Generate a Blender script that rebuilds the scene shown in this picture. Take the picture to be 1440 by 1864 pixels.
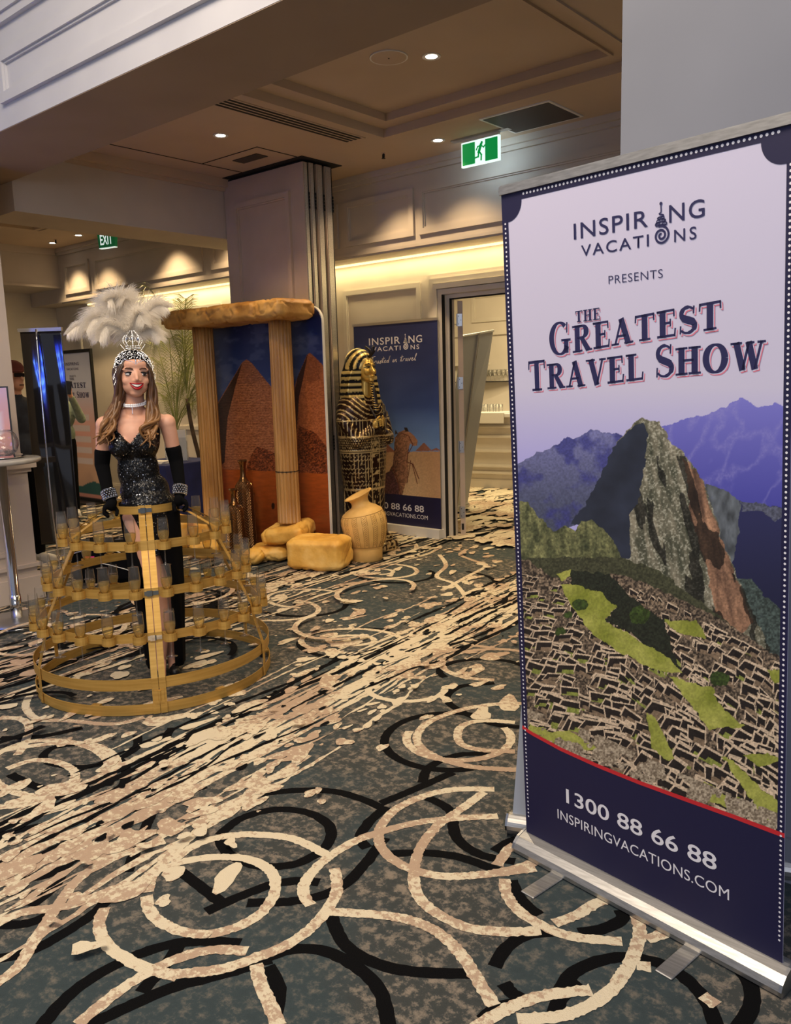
import bpy, bmesh, math, random
import numpy as np
from mathutils import Vector, Matrix
PI = math.pi
for o in list(bpy.data.objects): bpy.data.objects.remove(o, do_unlink=True)
SC = bpy.context.scene
C = SC.collection
random.seed(7); RNG = np.random.default_rng(11)

# ------------------------------------------------------------------ camera
CX, CY, F = 720., 932., 1496.
H = 1.53
pitch, roll, yaw = math.radians(9.378), math.radians(1.66), math.radians(-40.5)
_fw = np.array([math.sin(yaw)*math.cos(pitch), math.cos(yaw)*math.cos(pitch), -math.sin(pitch)])
_ri = np.array([math.cos(yaw), -math.sin(yaw), 0.]); _do = np.cross(_fw, _ri)
_r = math.cos(roll)*_ri + math.sin(roll)*_do; _d = -math.sin(roll)*_ri + math.cos(roll)*_do
CM = np.array([_r, _d, _fw]); CO = np.array([0, 0, H])
cam = bpy.data.objects.new('camera', bpy.data.cameras.new('camera')); C.objects.link(cam)
cam.matrix_world = Matrix(((_r[0], -_d[0], -_fw[0], 0), (_r[1], -_d[1], -_fw[1], 0), (_r[2], -_d[2], -_fw[2], H), (0, 0, 0, 1)))
cam.data.sensor_fit = 'VERTICAL'; cam.data.sensor_height = 24; cam.data.lens = F/1864*24
cam.data.clip_start = 0.05; cam.data.clip_end = 100
SC.camera = cam

def ray(x, y):
    v = CM.T @ np.array([x-CX, y-CY, F]); return v/np.linalg.norm(v)
def at_z(x, y, z=0): v = ray(x, y); return CO + v*(z-H)/v[2]
def at_y(x, y, Y): v = ray(x, y); return CO + v*Y/v[1]
def proj(P):
    c = (np.asarray(P, float)-CO) @ CM.T
    return CX+F*c[..., 0]/c[..., 2], CY+F*c[..., 1]/c[..., 2]

# ------------------------------------------------------------------ world, lamps, exposure
w = bpy.data.worlds.new('world'); SC.world = w; w.use_nodes = True
w.node_tree.nodes['Background'].inputs[0].default_value = (0.70, 0.74, 0.90, 1)
w.node_tree.nodes['Background'].inputs[1].default_value = 0.27
SC.view_settings.view_transform = 'Standard'; SC.view_settings.look = 'None'
SC.view_settings.gamma = 1; SC.view_settings.use_curve_mapping = False
SC.view_settings.exposure = 0.15
WARM = (1.0, 0.70, 0.38); WARM2 = (1.0, 0.80, 0.56); COOL = (0.78, 0.84, 1.0)
def area(name, loc, rot, sx, sy, power, col):
    l = bpy.data.lights.new(name, 'AREA'); l.shape = 'RECTANGLE'; l.size = sx; l.size_y = sy; l.energy = power; l.color = col
    o = bpy.data.objects.new(name, l); o.location = loc; o.rotation_euler = rot; C.objects.link(o); return o
def spot(name, loc, power, col, ang=100, blend=.5, rot=(0, 0, 0), r=.035):
    l = bpy.data.lights.new(name, 'SPOT'); l.energy = power; l.color = col; l.spot_size = math.radians(ang); l.spot_blend = blend; l.shadow_soft_size = r
    o = bpy.data.objects.new(name, l); o.location = loc; o.rotation_euler = rot; C.objects.link(o); return o
# daylight from the atrium behind and to the right of the camera
area('daylight_window', (2.2, -2.6, 2.9), (math.radians(62), 0, math.radians(25)), 4.5, 2.6, 100, COOL)
# added warm fill lamp over the near space, outside the frame
area('near_warm_fill', (-2.0, 0.2, 4.6), (math.radians(18), 0, math.radians(20)), 2.8, 1.6, 175, (1.0, .83, .64))
# ------------------------------------------------------------------ materials
def s2l(c):
    c = np.asarray(c, float)/255.; return np.where(c <= .04045, c/12.92, ((c+.055)/1.055)**2.4)
def col(r, g, b): v = s2l((r, g, b)); return (float(v[0]), float(v[1]), float(v[2]), 1)
def mat(name, base, rough=.6, metal=0., **k):
    m = bpy.data.materials.new(name); m.use_nodes = True; b = m.node_tree.nodes['Principled BSDF']
    b.inputs['Base Color'].default_value = base; b.inputs['Roughness'].default_value = rough; b.inputs['Metallic'].default_value = metal
    for kk, v in k.items(): b.inputs[kk].default_value = v
    return m
def N(m, t, **k):
    n = m.node_tree.nodes.new(t)
    for kk, v in k.items(): setattr(n, kk, v)
    return n
def LK(m, a, b): m.node_tree.links.new(a, b)
def bsdf(m): return m.node_tree.nodes['Principled BSDF']
def ramp(m, fac, stops, interp='LINEAR'):
    r = N(m, 'ShaderNodeValToRGB'); r.color_ramp.interpolation = interp
    e = r.color_ramp.elements
    while len(e) < len(stops): e.new(0.5)
    for i, (p, c) in enumerate(stops): e[i].position = p; e[i].color = c
    LK(m, fac, r.inputs[0]); return r.outputs[0]
def noise_mat(name, stops, scale=5, detail=4, rough=.6, metal=0, bump=0, bscale=None, dist=.02, stretch=None, **k):
    m = mat(name, stops[0][1], rough, metal, **k)
    tc = N(m, 'ShaderNodeTexCoord'); mp = N(m, 'ShaderNodeMapping'); LK(m, tc.outputs['Object'], mp.inputs[0])
    if stretch: mp.inputs['Scale'].default_value = stretch
    n = N(m, 'ShaderNodeTexNoise'); n.inputs['Scale'].default_value = scale; n.inputs['Detail'].default_value = detail; LK(m, mp.outputs[0], n.inputs[0])
    LK(m, ramp(m, n.outputs[0], stops), bsdf(m).inputs['Base Color'])
    if bump:
        n2 = N(m, 'ShaderNodeTexNoise'); n2.inputs['Scale'].default_value = bscale or scale*4; n2.inputs['Detail'].default_value = 5; LK(m, mp.outputs[0], n2.inputs[0])
        bp = N(m, 'ShaderNodeBump'); bp.inputs['Strength'].default_value = bump; bp.inputs['Distance'].default_value = dist
        LK(m, n2.outputs[0], bp.inputs['Height']); LK(m, bp.outputs[0], bsdf(m).inputs['Normal'])
    return m
def attr_mat(name, rough=.6, metal=0, **k):
    m = mat(name, (1, 1, 1, 1), rough, metal, **k)
    a = N(m, 'ShaderNodeAttribute'); a.attribute_name = 'col'; LK(m, a.outputs['Color'], bsdf(m).inputs['Base Color']); return m
def emis(name, c, s):
    m = mat(name, c, .5); bsdf(m).inputs['Emission Color'].default_value = c; bsdf(m).inputs['Emission Strength'].default_value = s; return m
M = {}
M['wall'] = noise_mat('cream_wall_paint', [(.3, col(205, 196, 182)), (.7, col(214, 205, 191))], 3, 2, .75)
M['upper'] = noise_mat('upper_wall_paint', [(.3, col(188, 178, 166)), (.7, col(196, 186, 174))], 3, 2, .75)
M['ceil'] = noise_mat('ceiling_paint', [(.3, col(188, 168, 144)), (.7, col(196, 176, 152))], 2, 2, .8)
M['pier'] = noise_mat('pier_wall_paint', [(.3, col(186, 172, 158)), (.7, col(194, 180, 166))], 3, 2, .75)
M['soffit'] = noise_mat('shaded_soffit_paint', [(.3, col(150, 130, 110)), (.7, col(158, 138, 118))], 2, 2, .85)  # darker than the ceiling paint: the soffit's shade is put into the colour
M['white_wall'] = noise_mat('pale_grey_wall_paint', [(.3, col(196, 196, 202)), (.7, col(204, 204, 209))], 3, 2, .75)
M['column_grey'] = noise_mat('mid_grey_wall_paint', [(.3, col(122, 125, 134)), (.7, col(128, 131, 140))], 3, 2, .8)
M['door'] = noise_mat('satin_door_paint', [(.3, col(186, 168, 150)), (.7, col(196, 178, 160))], 4, 2, .5)
M['trim'] = noise_mat('satin_trim_paint', [(.3, col(206, 198, 184)), (.7, col(214, 206, 192))], 4, 2, .45)
M['dark'] = mat('black_gap', (.006, .006, .006, 1), .8)
M['darkwall'] = mat('charcoal_wall', col(60, 62, 68), .7)
M['grille'] = mat('dark_grille', col(62, 54, 46), .6)
M['whitepl'] = mat('white_plastic', col(225, 222, 215), .4)
M['alu'] = noise_mat('brushed_aluminium', [(.3, col(170, 168, 164)), (.7, col(200, 198, 194))], 2, 3, .40, .85, stretch=(1, 80, 80))
M['chrome'] = mat('polished_chrome', (.75, .75, .76, 1), .08, 1)
M['steel'] = mat('satin_steel', (.5, .5, .5, 1), .35, 1)
M['gold'] = noise_mat('brushed_gold_strip', [(.3, col(190, 148, 70)), (.7, col(212, 170, 90))], 4, 3, .52, .5, stretch=(1, 1, 20))
M['navy'] = mat('navy_print', col(24, 22, 62), .55)
M['navytx'] = mat('navy_lettering', col(38, 38, 82), .5)
M['lav'] = mat('pale_banner_vinyl', col(203, 199, 222), .42)
M['whitetx'] = mat('white_lettering', col(232, 230, 236), .5)
M['pink'] = mat('pink_outline', col(226, 120, 140), .5)
M['redline'] = mat('red_print', col(200, 40, 48), .5)
M['greyback'] = mat('grey_banner_back', col(168, 174, 184), .35)
M['print'] = attr_mat('printed_vinyl', .5)
M['printg'] = attr_mat('glossy_printed_panel', .35)
M['black'] = mat('black_plastic', (.008, .008, .009, 1), .35)
M['blackcl'] = mat('black_cloth', (.0035, .0035, .004, 1), 1.0, 0, **{'Specular IOR Level': .12})
M['skin'] = noise_mat('skin', [(.35, col(214, 158, 130)), (.7, col(226, 172, 144))], 14, 3, .5, **{'Subsurface Weight': .08})
M['skin'].node_tree.nodes['Principled BSDF'].inputs['Subsurface Radius'].default_value = (.02, .008, .004)
M['lips'] = mat('red_lipstick', col(170, 18, 30), .3)
M['teeth'] = mat('teeth', col(240, 234, 226), .25)
M['eye'] = mat('eye_white', col(228, 224, 220), .2)
M['iris'] = mat('brown_iris', col(40, 26, 20), .2)
M['brow'] = mat('brow_hair', col(84, 52, 36), .8)
M['lash'] = mat('dark_lashes', col(22, 14, 14), .7)
M['gemw'] = mat('white_rhinestone', (.9, .9, .93, 1), .35, .2)
M['gem'] = mat('rhinestone', (.55, .56, .60, 1), .18, .9)
M['tableblue'] = noise_mat('navy_tablecloth', [(.3, col(20, 28, 74)), (.7, col(28, 38, 92))], 8, 3, .85)
M['acrylic'] = mat('clear_acrylic', (.95, .97, .98, 1), .08, 0, **{'Transmission Weight': .85, 'IOR': 1.3})
M['paper'] = mat('white_paper', col(220, 215, 205), .7)
def thin_glass(name, tint, ior, k, diff=0, dc=(1, 1, 1, 1)):
    m = bpy.data.materials.new(name); m.use_nodes = True; nt = m.node_tree; nt.nodes.clear(); out = nt.nodes.new('ShaderNodeOutputMaterial')
    tr = nt.nodes.new('ShaderNodeBsdfTransparent'); lw0 = nt.nodes.new('ShaderNodeLayerWeight'); rp = nt.nodes.new('ShaderNodeValToRGB'); rp.color_ramp.elements[0].position = .35; rp.color_ramp.elements[0].color = tint; rp.color_ramp.elements[1].position = 1.0; rp.color_ramp.elements[1].color = (tint[0]*.45, tint[1]*.45, tint[2]*.45, 1); nt.links.new(lw0.outputs['Facing'], rp.inputs[0]); nt.links.new(rp.outputs[0], tr.inputs[0]); gl = nt.nodes.new('ShaderNodeBsdfGlossy'); gl.inputs['Roughness'].default_value = .03
    lw = nt.nodes.new('ShaderNodeLayerWeight'); pw = nt.nodes.new('ShaderNodeMath'); pw.operation = 'POWER'; pw.inputs[1].default_value = 3.5; nt.links.new(lw.outputs['Facing'], pw.inputs[0])
    mu = nt.nodes.new('ShaderNodeMath'); mu.operation = 'MULTIPLY_ADD'; mu.inputs[1].default_value = k; mu.inputs[2].default_value = .035; nt.links.new(pw.outputs[0], mu.inputs[0])
    a = tr.outputs[0]
    if diff: df = nt.nodes.new('ShaderNodeBsdfTranslucent'); df.inputs[0].default_value = dc; d2 = nt.nodes.new('ShaderNodeBsdfDiffuse'); d2.inputs[0].default_value = dc; ad = nt.nodes.new('ShaderNodeMixShader'); nt.links.new(df.outputs[0], ad.inputs[1]); nt.links.new(d2.outputs[0], ad.inputs[2]); mx = nt.nodes.new('ShaderNodeMixShader'); mx.inputs[0].default_value = diff; nt.links.new(a, mx.inputs[1]); nt.links.new(ad.outputs[0], mx.inputs[2]); a = mx.outputs[0]
    m2 = nt.nodes.new('ShaderNodeMixShader'); nt.links.new(mu.outputs[0], m2.inputs[0]); nt.links.new(a, m2.inputs[1]); nt.links.new(gl.outputs[0], m2.inputs[2]); nt.links.new(m2.outputs[0], out.inputs[0]); return m
M['glass'] = thin_glass('clear_glass', (.975, .975, .965, 1), 1.45, 1.0, .04, (.95, .95, .92, 1))
M['champ'] = thin_glass('champagne', (.95, .84, .48, 1), 1.33, .4, .20, (1, .74, .26, 1))
# sequins: sparse glints painted in as pale metallic cells
m = M['sequin'] = mat('black_sequins', (.004, .004, .005, 1), .3, 0, **{'Specular IOR Level': .35})
tc = N(m, 'ShaderNodeTexCoord'); v = N(m, 'ShaderNodeTexVoronoi'); v.inputs['Scale'].default_value = 210; LK(m, tc.outputs['Object'], v.inputs['Vector'])
g = N(m, 'ShaderNodeNewGeometry'); s1 = N(m, 'ShaderNodeVectorMath', operation='SUBTRACT'); s1.inputs[1].default_value = (.5, .5, .5); LK(m, v.outputs['Color'], s1.inputs[0])
s2 = N(m, 'ShaderNodeVectorMath', operation='SCALE'); s2.inputs['Scale'].default_value = .75; LK(m, s1.outputs[0], s2.inputs[0])
s3 = N(m, 'ShaderNodeVectorMath', operation='ADD'); LK(m, s2.outputs[0], s3.inputs[0]); LK(m, g.outputs['Normal'], s3.inputs[1])
s4 = N(m, 'ShaderNodeVectorMath', operation='NORMALIZE'); LK(m, s3.outputs[0], s4.inputs[0]); LK(m, s4.outputs[0], bsdf(m).inputs['Normal'])
sx = N(m, 'ShaderNodeSeparateColor'); LK(m, v.outputs['Color'], sx.inputs[0])
LK(m, ramp(m, sx.outputs[0], [(.0, (.004, .004, .005, 1)), (.975, (.005, .005, .006, 1)), (.985, (.8, .82, .88, 1))]), bsdf(m).inputs['Base Color'])
LK(m, ramp(m, sx.outputs[0], [(.0, (0, 0, 0, 1)), (.975, (0, 0, 0, 1)), (.985, (1, 1, 1, 1))]), bsdf(m).inputs['Metallic'])
# hair: darker at the roots
m = M['hair'] = mat('brown_blonde_hair', col(120, 84, 52), .42)
tc = N(m, 'ShaderNodeTexCoord'); sp = N(m, 'ShaderNodeSeparateXYZ'); LK(m, tc.outputs['Object'], sp.inputs[0])
mr = N(m, 'ShaderNodeMapRange'); mr.inputs[1].default_value = 1.66; mr.inputs[2].default_value = 1.2; LK(m, sp.outputs[2], mr.inputs[0])
n = N(m, 'ShaderNodeTexNoise'); n.inputs['Scale'].default_value = 40; LK(m, tc.outputs['Object'], n.inputs[0])
ad = N(m, 'ShaderNodeMath', operation='MULTIPLY_ADD'); LK(m, n.outputs[0], ad.inputs[0]); ad.inputs[1].default_value = .5; LK(m, mr.outputs[0], ad.inputs[2])
LK(m, ramp(m, ad.outputs[0], [(.25, col(48, 32, 22)), (.7, col(92, 62, 38)), (1.0, col(146, 104, 62))]), bsdf(m).inputs['Base Color'])
m = M['feather'] = mat('ostrich_feather', col(250, 245, 236), .8)
tl_ = N(m, 'ShaderNodeBsdfTranslucent'); tl_.inputs[0].default_value = col(250, 245, 236); mx_ = N(m, 'ShaderNodeMixShader'); mx_.inputs[0].default_value = .6
LK(m, bsdf(m).outputs[0], mx_.inputs[1]); LK(m, tl_.outputs[0], mx_.inputs[2]); LK(m, mx_.outputs[0], m.node_tree.nodes['Material Output'].inputs[0])
M['foam'] = noise_mat('painted_ochre_foam', [(.3, col(170, 118, 50)), (.5, col(202, 150, 76)), (.7, col(226, 180, 104))], 5, 6, .5, bump=.35, bscale=26, dist=.01)
M['foamy'] = noise_mat('painted_yellow_foam_rock', [(.3, col(210, 152, 60)), (.5, col(238, 186, 88)), (.7, col(248, 208, 124))], 6, 6, .5, bump=.35, bscale=30, dist=.01)
M['column'] = noise_mat('wood_toned_plaster', [(.3, col(146, 102, 54)), (.5, col(176, 130, 72)), (.72, col(200, 154, 92))], 3, 5, .38, stretch=(3, 3, .6), bump=.08)
M['clay'] = noise_mat('ochre_clay', [(.3, col(216, 170, 92)), (.7, col(236, 194, 118))], 7, 5, .62, bump=.2, bscale=50, dist=.004)
m = M['vase'] = mat('ribbed_bronze', col(150, 112, 74), .22, .9)
tc = N(m, 'ShaderNodeTexCoord'); sp = N(m, 'ShaderNodeSeparateXYZ'); LK(m, tc.outputs['Object'], sp.inputs[0])
at = N(m, 'ShaderNodeMath', operation='ARCTAN2'); LK(m, sp.outputs[1], at.inputs[0]); LK(m, sp.outputs[0], at.inputs[1])
pp = N(m, 'ShaderNodeMath', operation='PINGPONG'); pp.inputs[1].default_value = .45; LK(m, at.outputs[0], pp.inputs[0])
z1 = N(m, 'ShaderNodeMath', operation='MULTIPLY_ADD'); LK(m, pp.outputs[0], z1.inputs[0]); z1.inputs[1].default_value = .09; LK(m, sp.outputs[2], z1.inputs[2])
z2 = N(m, 'ShaderNodeMath', operation='MULTIPLY'); LK(m, z1.outputs[0], z2.inputs[0]); z2.inputs[1].default_value = 260; z3 = N(m, 'ShaderNodeMath', operation='SINE'); LK(m, z2.outputs[0], z3.inputs[0])
bp = N(m, 'ShaderNodeBump'); bp.inputs['Strength'].default_value = .9; bp.inputs['Distance'].default_value = .006; LK(m, z3.outputs[0], bp.inputs['Height']); LK(m, bp.outputs[0], bsdf(m).inputs['Normal'])
M['leaf'] = noise_mat('palm_leaf', [(.3, col(96, 106, 54)), (.7, col(158, 160, 90))], 6, 3, .5)
M['trunk'] = noise_mat('palm_trunk', [(.3, col(48, 36, 28)), (.7, col(84, 64, 48))], 12, 4, .8)
M['sarc'] = attr_mat('gilded_statue', .3, .55)
M['exitg'] = emis('exit_green', col(0, 150, 70), .55); M['exitw'] = emis('exit_white', (.8, 1, .93, 1), .9)
M['exitg2'] = emis('exit_green_dim', col(10, 96, 52), .35); M['exitw2'] = emis('exit_white_dim', (.85, 1, .95, 1), .6)
M['lamp'] = emis('lamp_face', (1, .93, .78, 1), 12); M['strip'] = emis('led_strip', (1, .80, .40, 1), 1.6)
M['knit'] = noise_mat('sage_sweatshirt', [(.3, col(120, 134, 118)), (.7, col(148, 160, 142))], 30, 4, .9, bump=.3)
M['jacket'] = noise_mat('dark_blue_jacket', [(.3, col(34, 40, 54)), (.7, col(54, 62, 78))], 10, 3, .8)
M['ginger'] = mat('ginger_hair', col(110, 54, 40), .7)
M['marble'] = noise_mat('pale_stone_top', [(.3, col(150, 146, 140)), (.7, col(178, 174, 168))], 6, 5, .2)
M['film'] = mat('dark_glossy_film', col(26, 25, 25), .10, 0, **{'Specular IOR Level': .8, 'Coat Weight': .6, 'Coat Roughness': .04})
M['neon'] = emis('blue_neon', (.03, .06, 1, 1), 8); M['neonp'] = emis('pink_neon', (1, .05, .4, 1), 9); M['neonc'] = emis('ice_blue_neon', (.25, .55, 1, 1), 14)
# carpet
m = M['carpet'] = mat('carpet_base', col(60, 64, 62), .95)
tc = N(m, 'ShaderNodeTexCoord')
n1 = N(m, 'ShaderNodeTexNoise'); n1.inputs['Scale'].default_value = 26; n1.inputs['Detail'].default_value = 6; n1.inputs['Roughness'].default_value = .72; LK(m, tc.outputs['Object'], n1.inputs[0])
n2 = N(m, 'ShaderNodeTexNoise'); n2.inputs['Scale'].default_value = 1.6; n2.inputs['Detail'].default_value = 2; LK(m, tc.outputs['Object'], n2.inputs[0])
c1 = ramp(m, n1.outputs[0], [(.0, col(44, 47, 44)), (.49, col(60, 63, 60)), (.535, col(102, 96, 86)), (.62, col(136, 124, 108))])
c2 = ramp(m, n1.outputs[0], [(.0, col(40, 50, 52)), (.5, col(52, 64, 66)), (.56, col(76, 80, 76)), (.66, col(108, 102, 92))])
mx = N(m, 'ShaderNodeMix', data_type='RGBA'); LK(m, ramp(m, n2.outputs[0], [(.46, (0, 0, 0, 1)), (.56, (1, 1, 1, 1))]), mx.inputs[0]); LK(m, c1, mx.inputs[6]); LK(m, c2, mx.inputs[7])
LK(m, mx.outputs[2], bsdf(m).inputs['Base Color'])
def pile(m, sc=420, st=.5):
    tc = N(m, 'ShaderNodeTexCoord'); n = N(m, 'ShaderNodeTexNoise'); n.inputs['Scale'].default_value = sc; n.inputs['Detail'].default_value = 2; LK(m, tc.outputs['Object'], n.inputs[0])
    bp = N(m, 'ShaderNodeBump'); bp.inputs['Strength'].default_value = st; bp.inputs['Distance'].default_value = .004; LK(m, n.outputs[0], bp.inputs['Height']); LK(m, bp.outputs[0], bsdf(m).inputs['Normal'])
pile(m)
m = M['cream'] = mat('carpet_cream_pile', col(226, 204, 160), .95)
tc = N(m, 'ShaderNodeTexCoord'); n1 = N(m, 'ShaderNodeTexNoise'); n1.inputs['Scale'].default_value = 38; n1.inputs['Detail'].default_value = 5; n1.inputs['Roughness'].default_value = .7; LK(m, tc.outputs['Object'], n1.inputs[0])
n2 = N(m, 'ShaderNodeTexNoise'); n2.inputs['Scale'].default_value = 2.2; LK(m, tc.outputs['Object'], n2.inputs[0])
ad = N(m, 'ShaderNodeMath', operation='ADD'); LK(m, n1.outputs[0], ad.inputs[0]); LK(m, n2.outputs[0], ad.inputs[1])
LK(m, ramp(m, ad.outputs[0], [(.0, col(168, 140, 116)), (.94, col(186, 160, 134)), (1.0, col(216, 200, 168)), (1.0, col(222, 208, 178))]), bsdf(m).inputs['Base Color']); pile(m, 300, .7)
m = M['blackpile'] = mat('carpet_black_pile', col(12, 12, 13), .97, 0, **{'Specular IOR Level': .1}); pile(m)

# ------------------------------------------------------------------ mesh helpers
WSET = set()   # things whose parts are written in world coordinates
def link(name, me, m, parent=None, smooth=False):
    if m is not None and not me.materials: me.materials.append(m)
    o = bpy.data.objects.new(name, me); C.objects.link(o)
    if parent is not None:
        o.parent = parent
        if parent.name in WSET: o.matrix_parent_inverse = (Matrix.Translation(parent.location) @ parent.rotation_euler.to_matrix().to_4x4()).inverted()
    if smooth: me.shade_smooth()
    return o
def mesh(name, vs, fs, m, parent=None, smooth=False):
    me = bpy.data.meshes.new(name); me.from_pydata([tuple(map(float, v)) for v in vs], [], [tuple(map(int, f)) for f in fs]); me.update()
    return link(name, me, m, parent, smooth)
class MB:
    def __init__(s): s.v = []; s.f = []
    def add(s, vs, fs):
        n = len(s.v); s.v += [tuple(map(float, v)) for v in vs]; s.f += [tuple(i+n for i in f) for f in fs]; return s
    def box(s, x0, x1, y0, y1, z0, z1, R=None, o=(0, 0, 0), bev=0):
        if bev:
            b = bev; vs = []
            for (z, i) in ((z0, b), (z0+b, 0), (z1-b, 0), (z1, b)):
                vs += [(x0+i+b, y0+i, z), (x1-i-b, y0+i, z), (x1-i, y0+i+b, z), (x1-i, y1-i-b, z), (x1-i-b, y1-i, z), (x0+i+b, y1-i, z), (x0+i, y1-i-b, z), (x0+i, y0+i+b, z)]
            fs = [tuple(range(7, -1, -1)), tuple(range(24, 32))]
            for r in range(3):
                for k in range(8): a = r*8+k; c = r*8+(k+1) % 8; fs.append((a, c, c+8, a+8))
        else:
            vs = [(x, y, z) for z in (z0, z1) for x, y in ((x0, y0), (x1, y0), (x1, y1), (x0, y1))]
            fs = [(0, 3, 2, 1), (4, 5, 6, 7), (0, 1, 5, 4), (1, 2, 6, 5), (2, 3, 7, 6), (3, 0, 4, 7)]
        if R is not None: vs = [R @ Vector(v)+Vector(o) for v in vs]
        elif any(o): vs = [Vector(v)+Vector(o) for v in vs]
        return s.add(vs, fs)
    def lathe(s, prof, n=24, c=(0, 0, 0), caps=True, fl=None):
        vs = []; fs = []
        for r, z in prof:
            for k in range(n):
                a = 2*PI*k/n; rr = r*(fl(a, z) if fl else 1); vs.append((c[0]+rr*math.cos(a), c[1]+rr*math.sin(a), c[2]+z))
        for i in range(len(prof)-1):
            for k in range(n):
                a = i*n+k; b = i*n+(k+1) % n; fs.append((a, b, b+n, a+n))
        if caps: fs.append(tuple(range(n-1, -1, -1))); fs.append(tuple(range((len(prof)-1)*n, len(prof)*n)))
        return s.add(vs, fs)
    def tube(s, pts, r, n=8, caps=True, flat=1.0):
        pts = [Vector(p) for p in pts]; rs = r if hasattr(r, '__len__') else [r]*len(pts)
        vs = []; fs = []; prev = None
        for i, p in enumerate(pts):
            t = (pts[min(i+1, len(pts)-1)]-pts[max(i-1, 0)]).normalized()
            if prev is None: u = t.orthogonal().normalized()
            else: u = (prev-t*prev.dot(t)).normalized()
            prev = u; w_ = t.cross(u)
            for k in range(n):
                a = 2*PI*k/n; vs.append(p+(u*math.cos(a)+w_*math.sin(a)*flat)*rs[i])
        for i in range(len(pts)-1):
            for k in range(n): a = i*n+k; b = i*n+(k+1) % n; fs.append((a, b, b+n, a+n))
        if caps: fs.append(tuple(range(n-1, -1, -1))); fs.append(tuple(range((len(pts)-1)*n, len(pts)*n)))
        return s.add(vs, fs)
    def ball(s, c, r, n=8, m_=6, R=None):
        r = r if hasattr(r, '__len__') else (r, r, r); vs = [(0, 0, -r[2])]; fs = []
        for i in range(1, m_):
            ph = -PI/2+PI*i/m_
            for k in range(n): a = 2*PI*k/n; vs.append((r[0]*math.cos(ph)*math.cos(a), r[1]*math.cos(ph)*math.sin(a), r[2]*math.sin(ph)))
        vs.append((0, 0, r[2])); L = len(vs)-1
        for k in range(n):
            fs.append((0, 1+(k+1) % n, 1+k)); fs.append((L, L-n+k, L-n+(k+1) % n))
            for i in range(m_-2): a = 1+i*n+k; b = 1+i*n+(k+1) % n; fs.append((a, b, b+n, a+n))
        if R is not None: vs = [R @ Vector(v) for v in vs]
        return s.add([(v[0]+c[0], v[1]+c[1], v[2]+c[2]) for v in vs], fs)
    def cap(s, p0, p1, r0, r1=None, n=12):
        r1 = r0 if r1 is None else r1; p0 = Vector(p0); p1 = Vector(p1); d = p1-p0; L = d.length; d.normalize()
        pts = []; rs = []
        for k in range(4): a = PI/2*(k+.4)/4; pts.append(p0-d*r0*math.cos(a)); rs.append(r0*math.sin(a))
        pts.append(p0); rs.append(r0); pts.append(p1); rs.append(r1)
        for k in range(3, -1, -1): a = PI/2*(k+.4)/4; pts.append(p1+d*r1*math.cos(a)); rs.append(r1*math.sin(a))
        return s.tube(pts, rs, n)
    def ribbon(s, pts, w_, nrm=(0, 0, 1), close=False):
        """flat band along pts; w_ full width (scalar or list)"""
        pts = [Vector(p) for p in pts]; n = len(pts); ws = w_ if hasattr(w_, '__len__') else [w_]*n; nrm = Vector(nrm); vs = []
        for i, p in enumerate(pts):
            a = pts[(i-1) % n] if close or i > 0 else p; b = pts[(i+1) % n] if close or i < n-1 else p
            sd = nrm.cross((b-a).normalized()).normalized()*ws[i]/2; vs += [p+sd, p-sd]
        fs = [(2*i, 2*i+1, 2*i+3, 2*i+2) for i in range(n-1)]
        if close: fs.append((2*n-2, 2*n-1, 1, 0))
        return s.add(vs, fs)
    def xf(s, R=None, o=(0, 0, 0)):
        s.v = [tuple((R @ Vector(v) if R is not None else Vector(v))+Vector(o)) for v in s.v]; return s
    def obj(s, name, m, parent=None, smooth=False): return mesh(name, s.v, s.f, m, parent, smooth)
def RX(d): return Matrix.Rotation(math.radians(d), 3, 'X')
def RY(d): return Matrix.Rotation(math.radians(d), 3, 'Y')
def RZ(d): return Matrix.Rotation(math.radians(d), 3, 'Z')
def catmull(P, n=6, close=False):
    P = [np.array(p, float) for p in P]; out = []; L = len(P)
    for i in range(L if close else L-1):
        p0 = P[(i-1) % L] if close or i > 0 else P[i]; p1 = P[i]; p2 = P[(i+1) % L]; p3 = P[(i+2) % L] if close or i+2 < L else P[min(i+1, L-1)]
        for k in range(n):
            t = k/n; out.append(.5*((2*p1)+(-p0+p2)*t+(2*p0-5*p1+4*p2-p3)*t*t+(-p0+3*p1-3*p2+p3)*t**3))
    if not close: out.append(P[-1])
    return out
def remesh(mb, vox, smooth=3):
    me = bpy.data.meshes.new('tmp'); me.from_pydata(mb.v, [], mb.f); me.update()
    o = bpy.data.objects.new('tmp', me); C.objects.link(o)
    md = o.modifiers.new('r', 'REMESH'); md.mode = 'VOXEL'; md.voxel_size = vox
    if smooth: sm = o.modifiers.new('s', 'SMOOTH'); sm.iterations = smooth; sm.factor = .5
    dg = bpy.context.evaluated_depsgraph_get(); e = bpy.data.meshes.new_from_object(o.evaluated_get(dg))
    bpy.data.objects.remove(o, do_unlink=True); e.materials.clear(); return e
def verts(me): a = np.empty(len(me.vertices)*3); me.vertices.foreach_get('co', a); return a.reshape(-1, 3)
def setverts(me, a): me.vertices.foreach_set('co', a.astype(np.float32).ravel()); me.update()
def vcol(me, rgb):
    """rgb sRGB 0-255 per vertex"""
    c = np.ones((len(rgb), 4), np.float32); c[:, :3] = s2l(np.clip(rgb, 0, 255)); at_ = me.color_attributes.new('col', 'FLOAT_COLOR', 'POINT'); at_.data.foreach_set('color', c.ravel())
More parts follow.
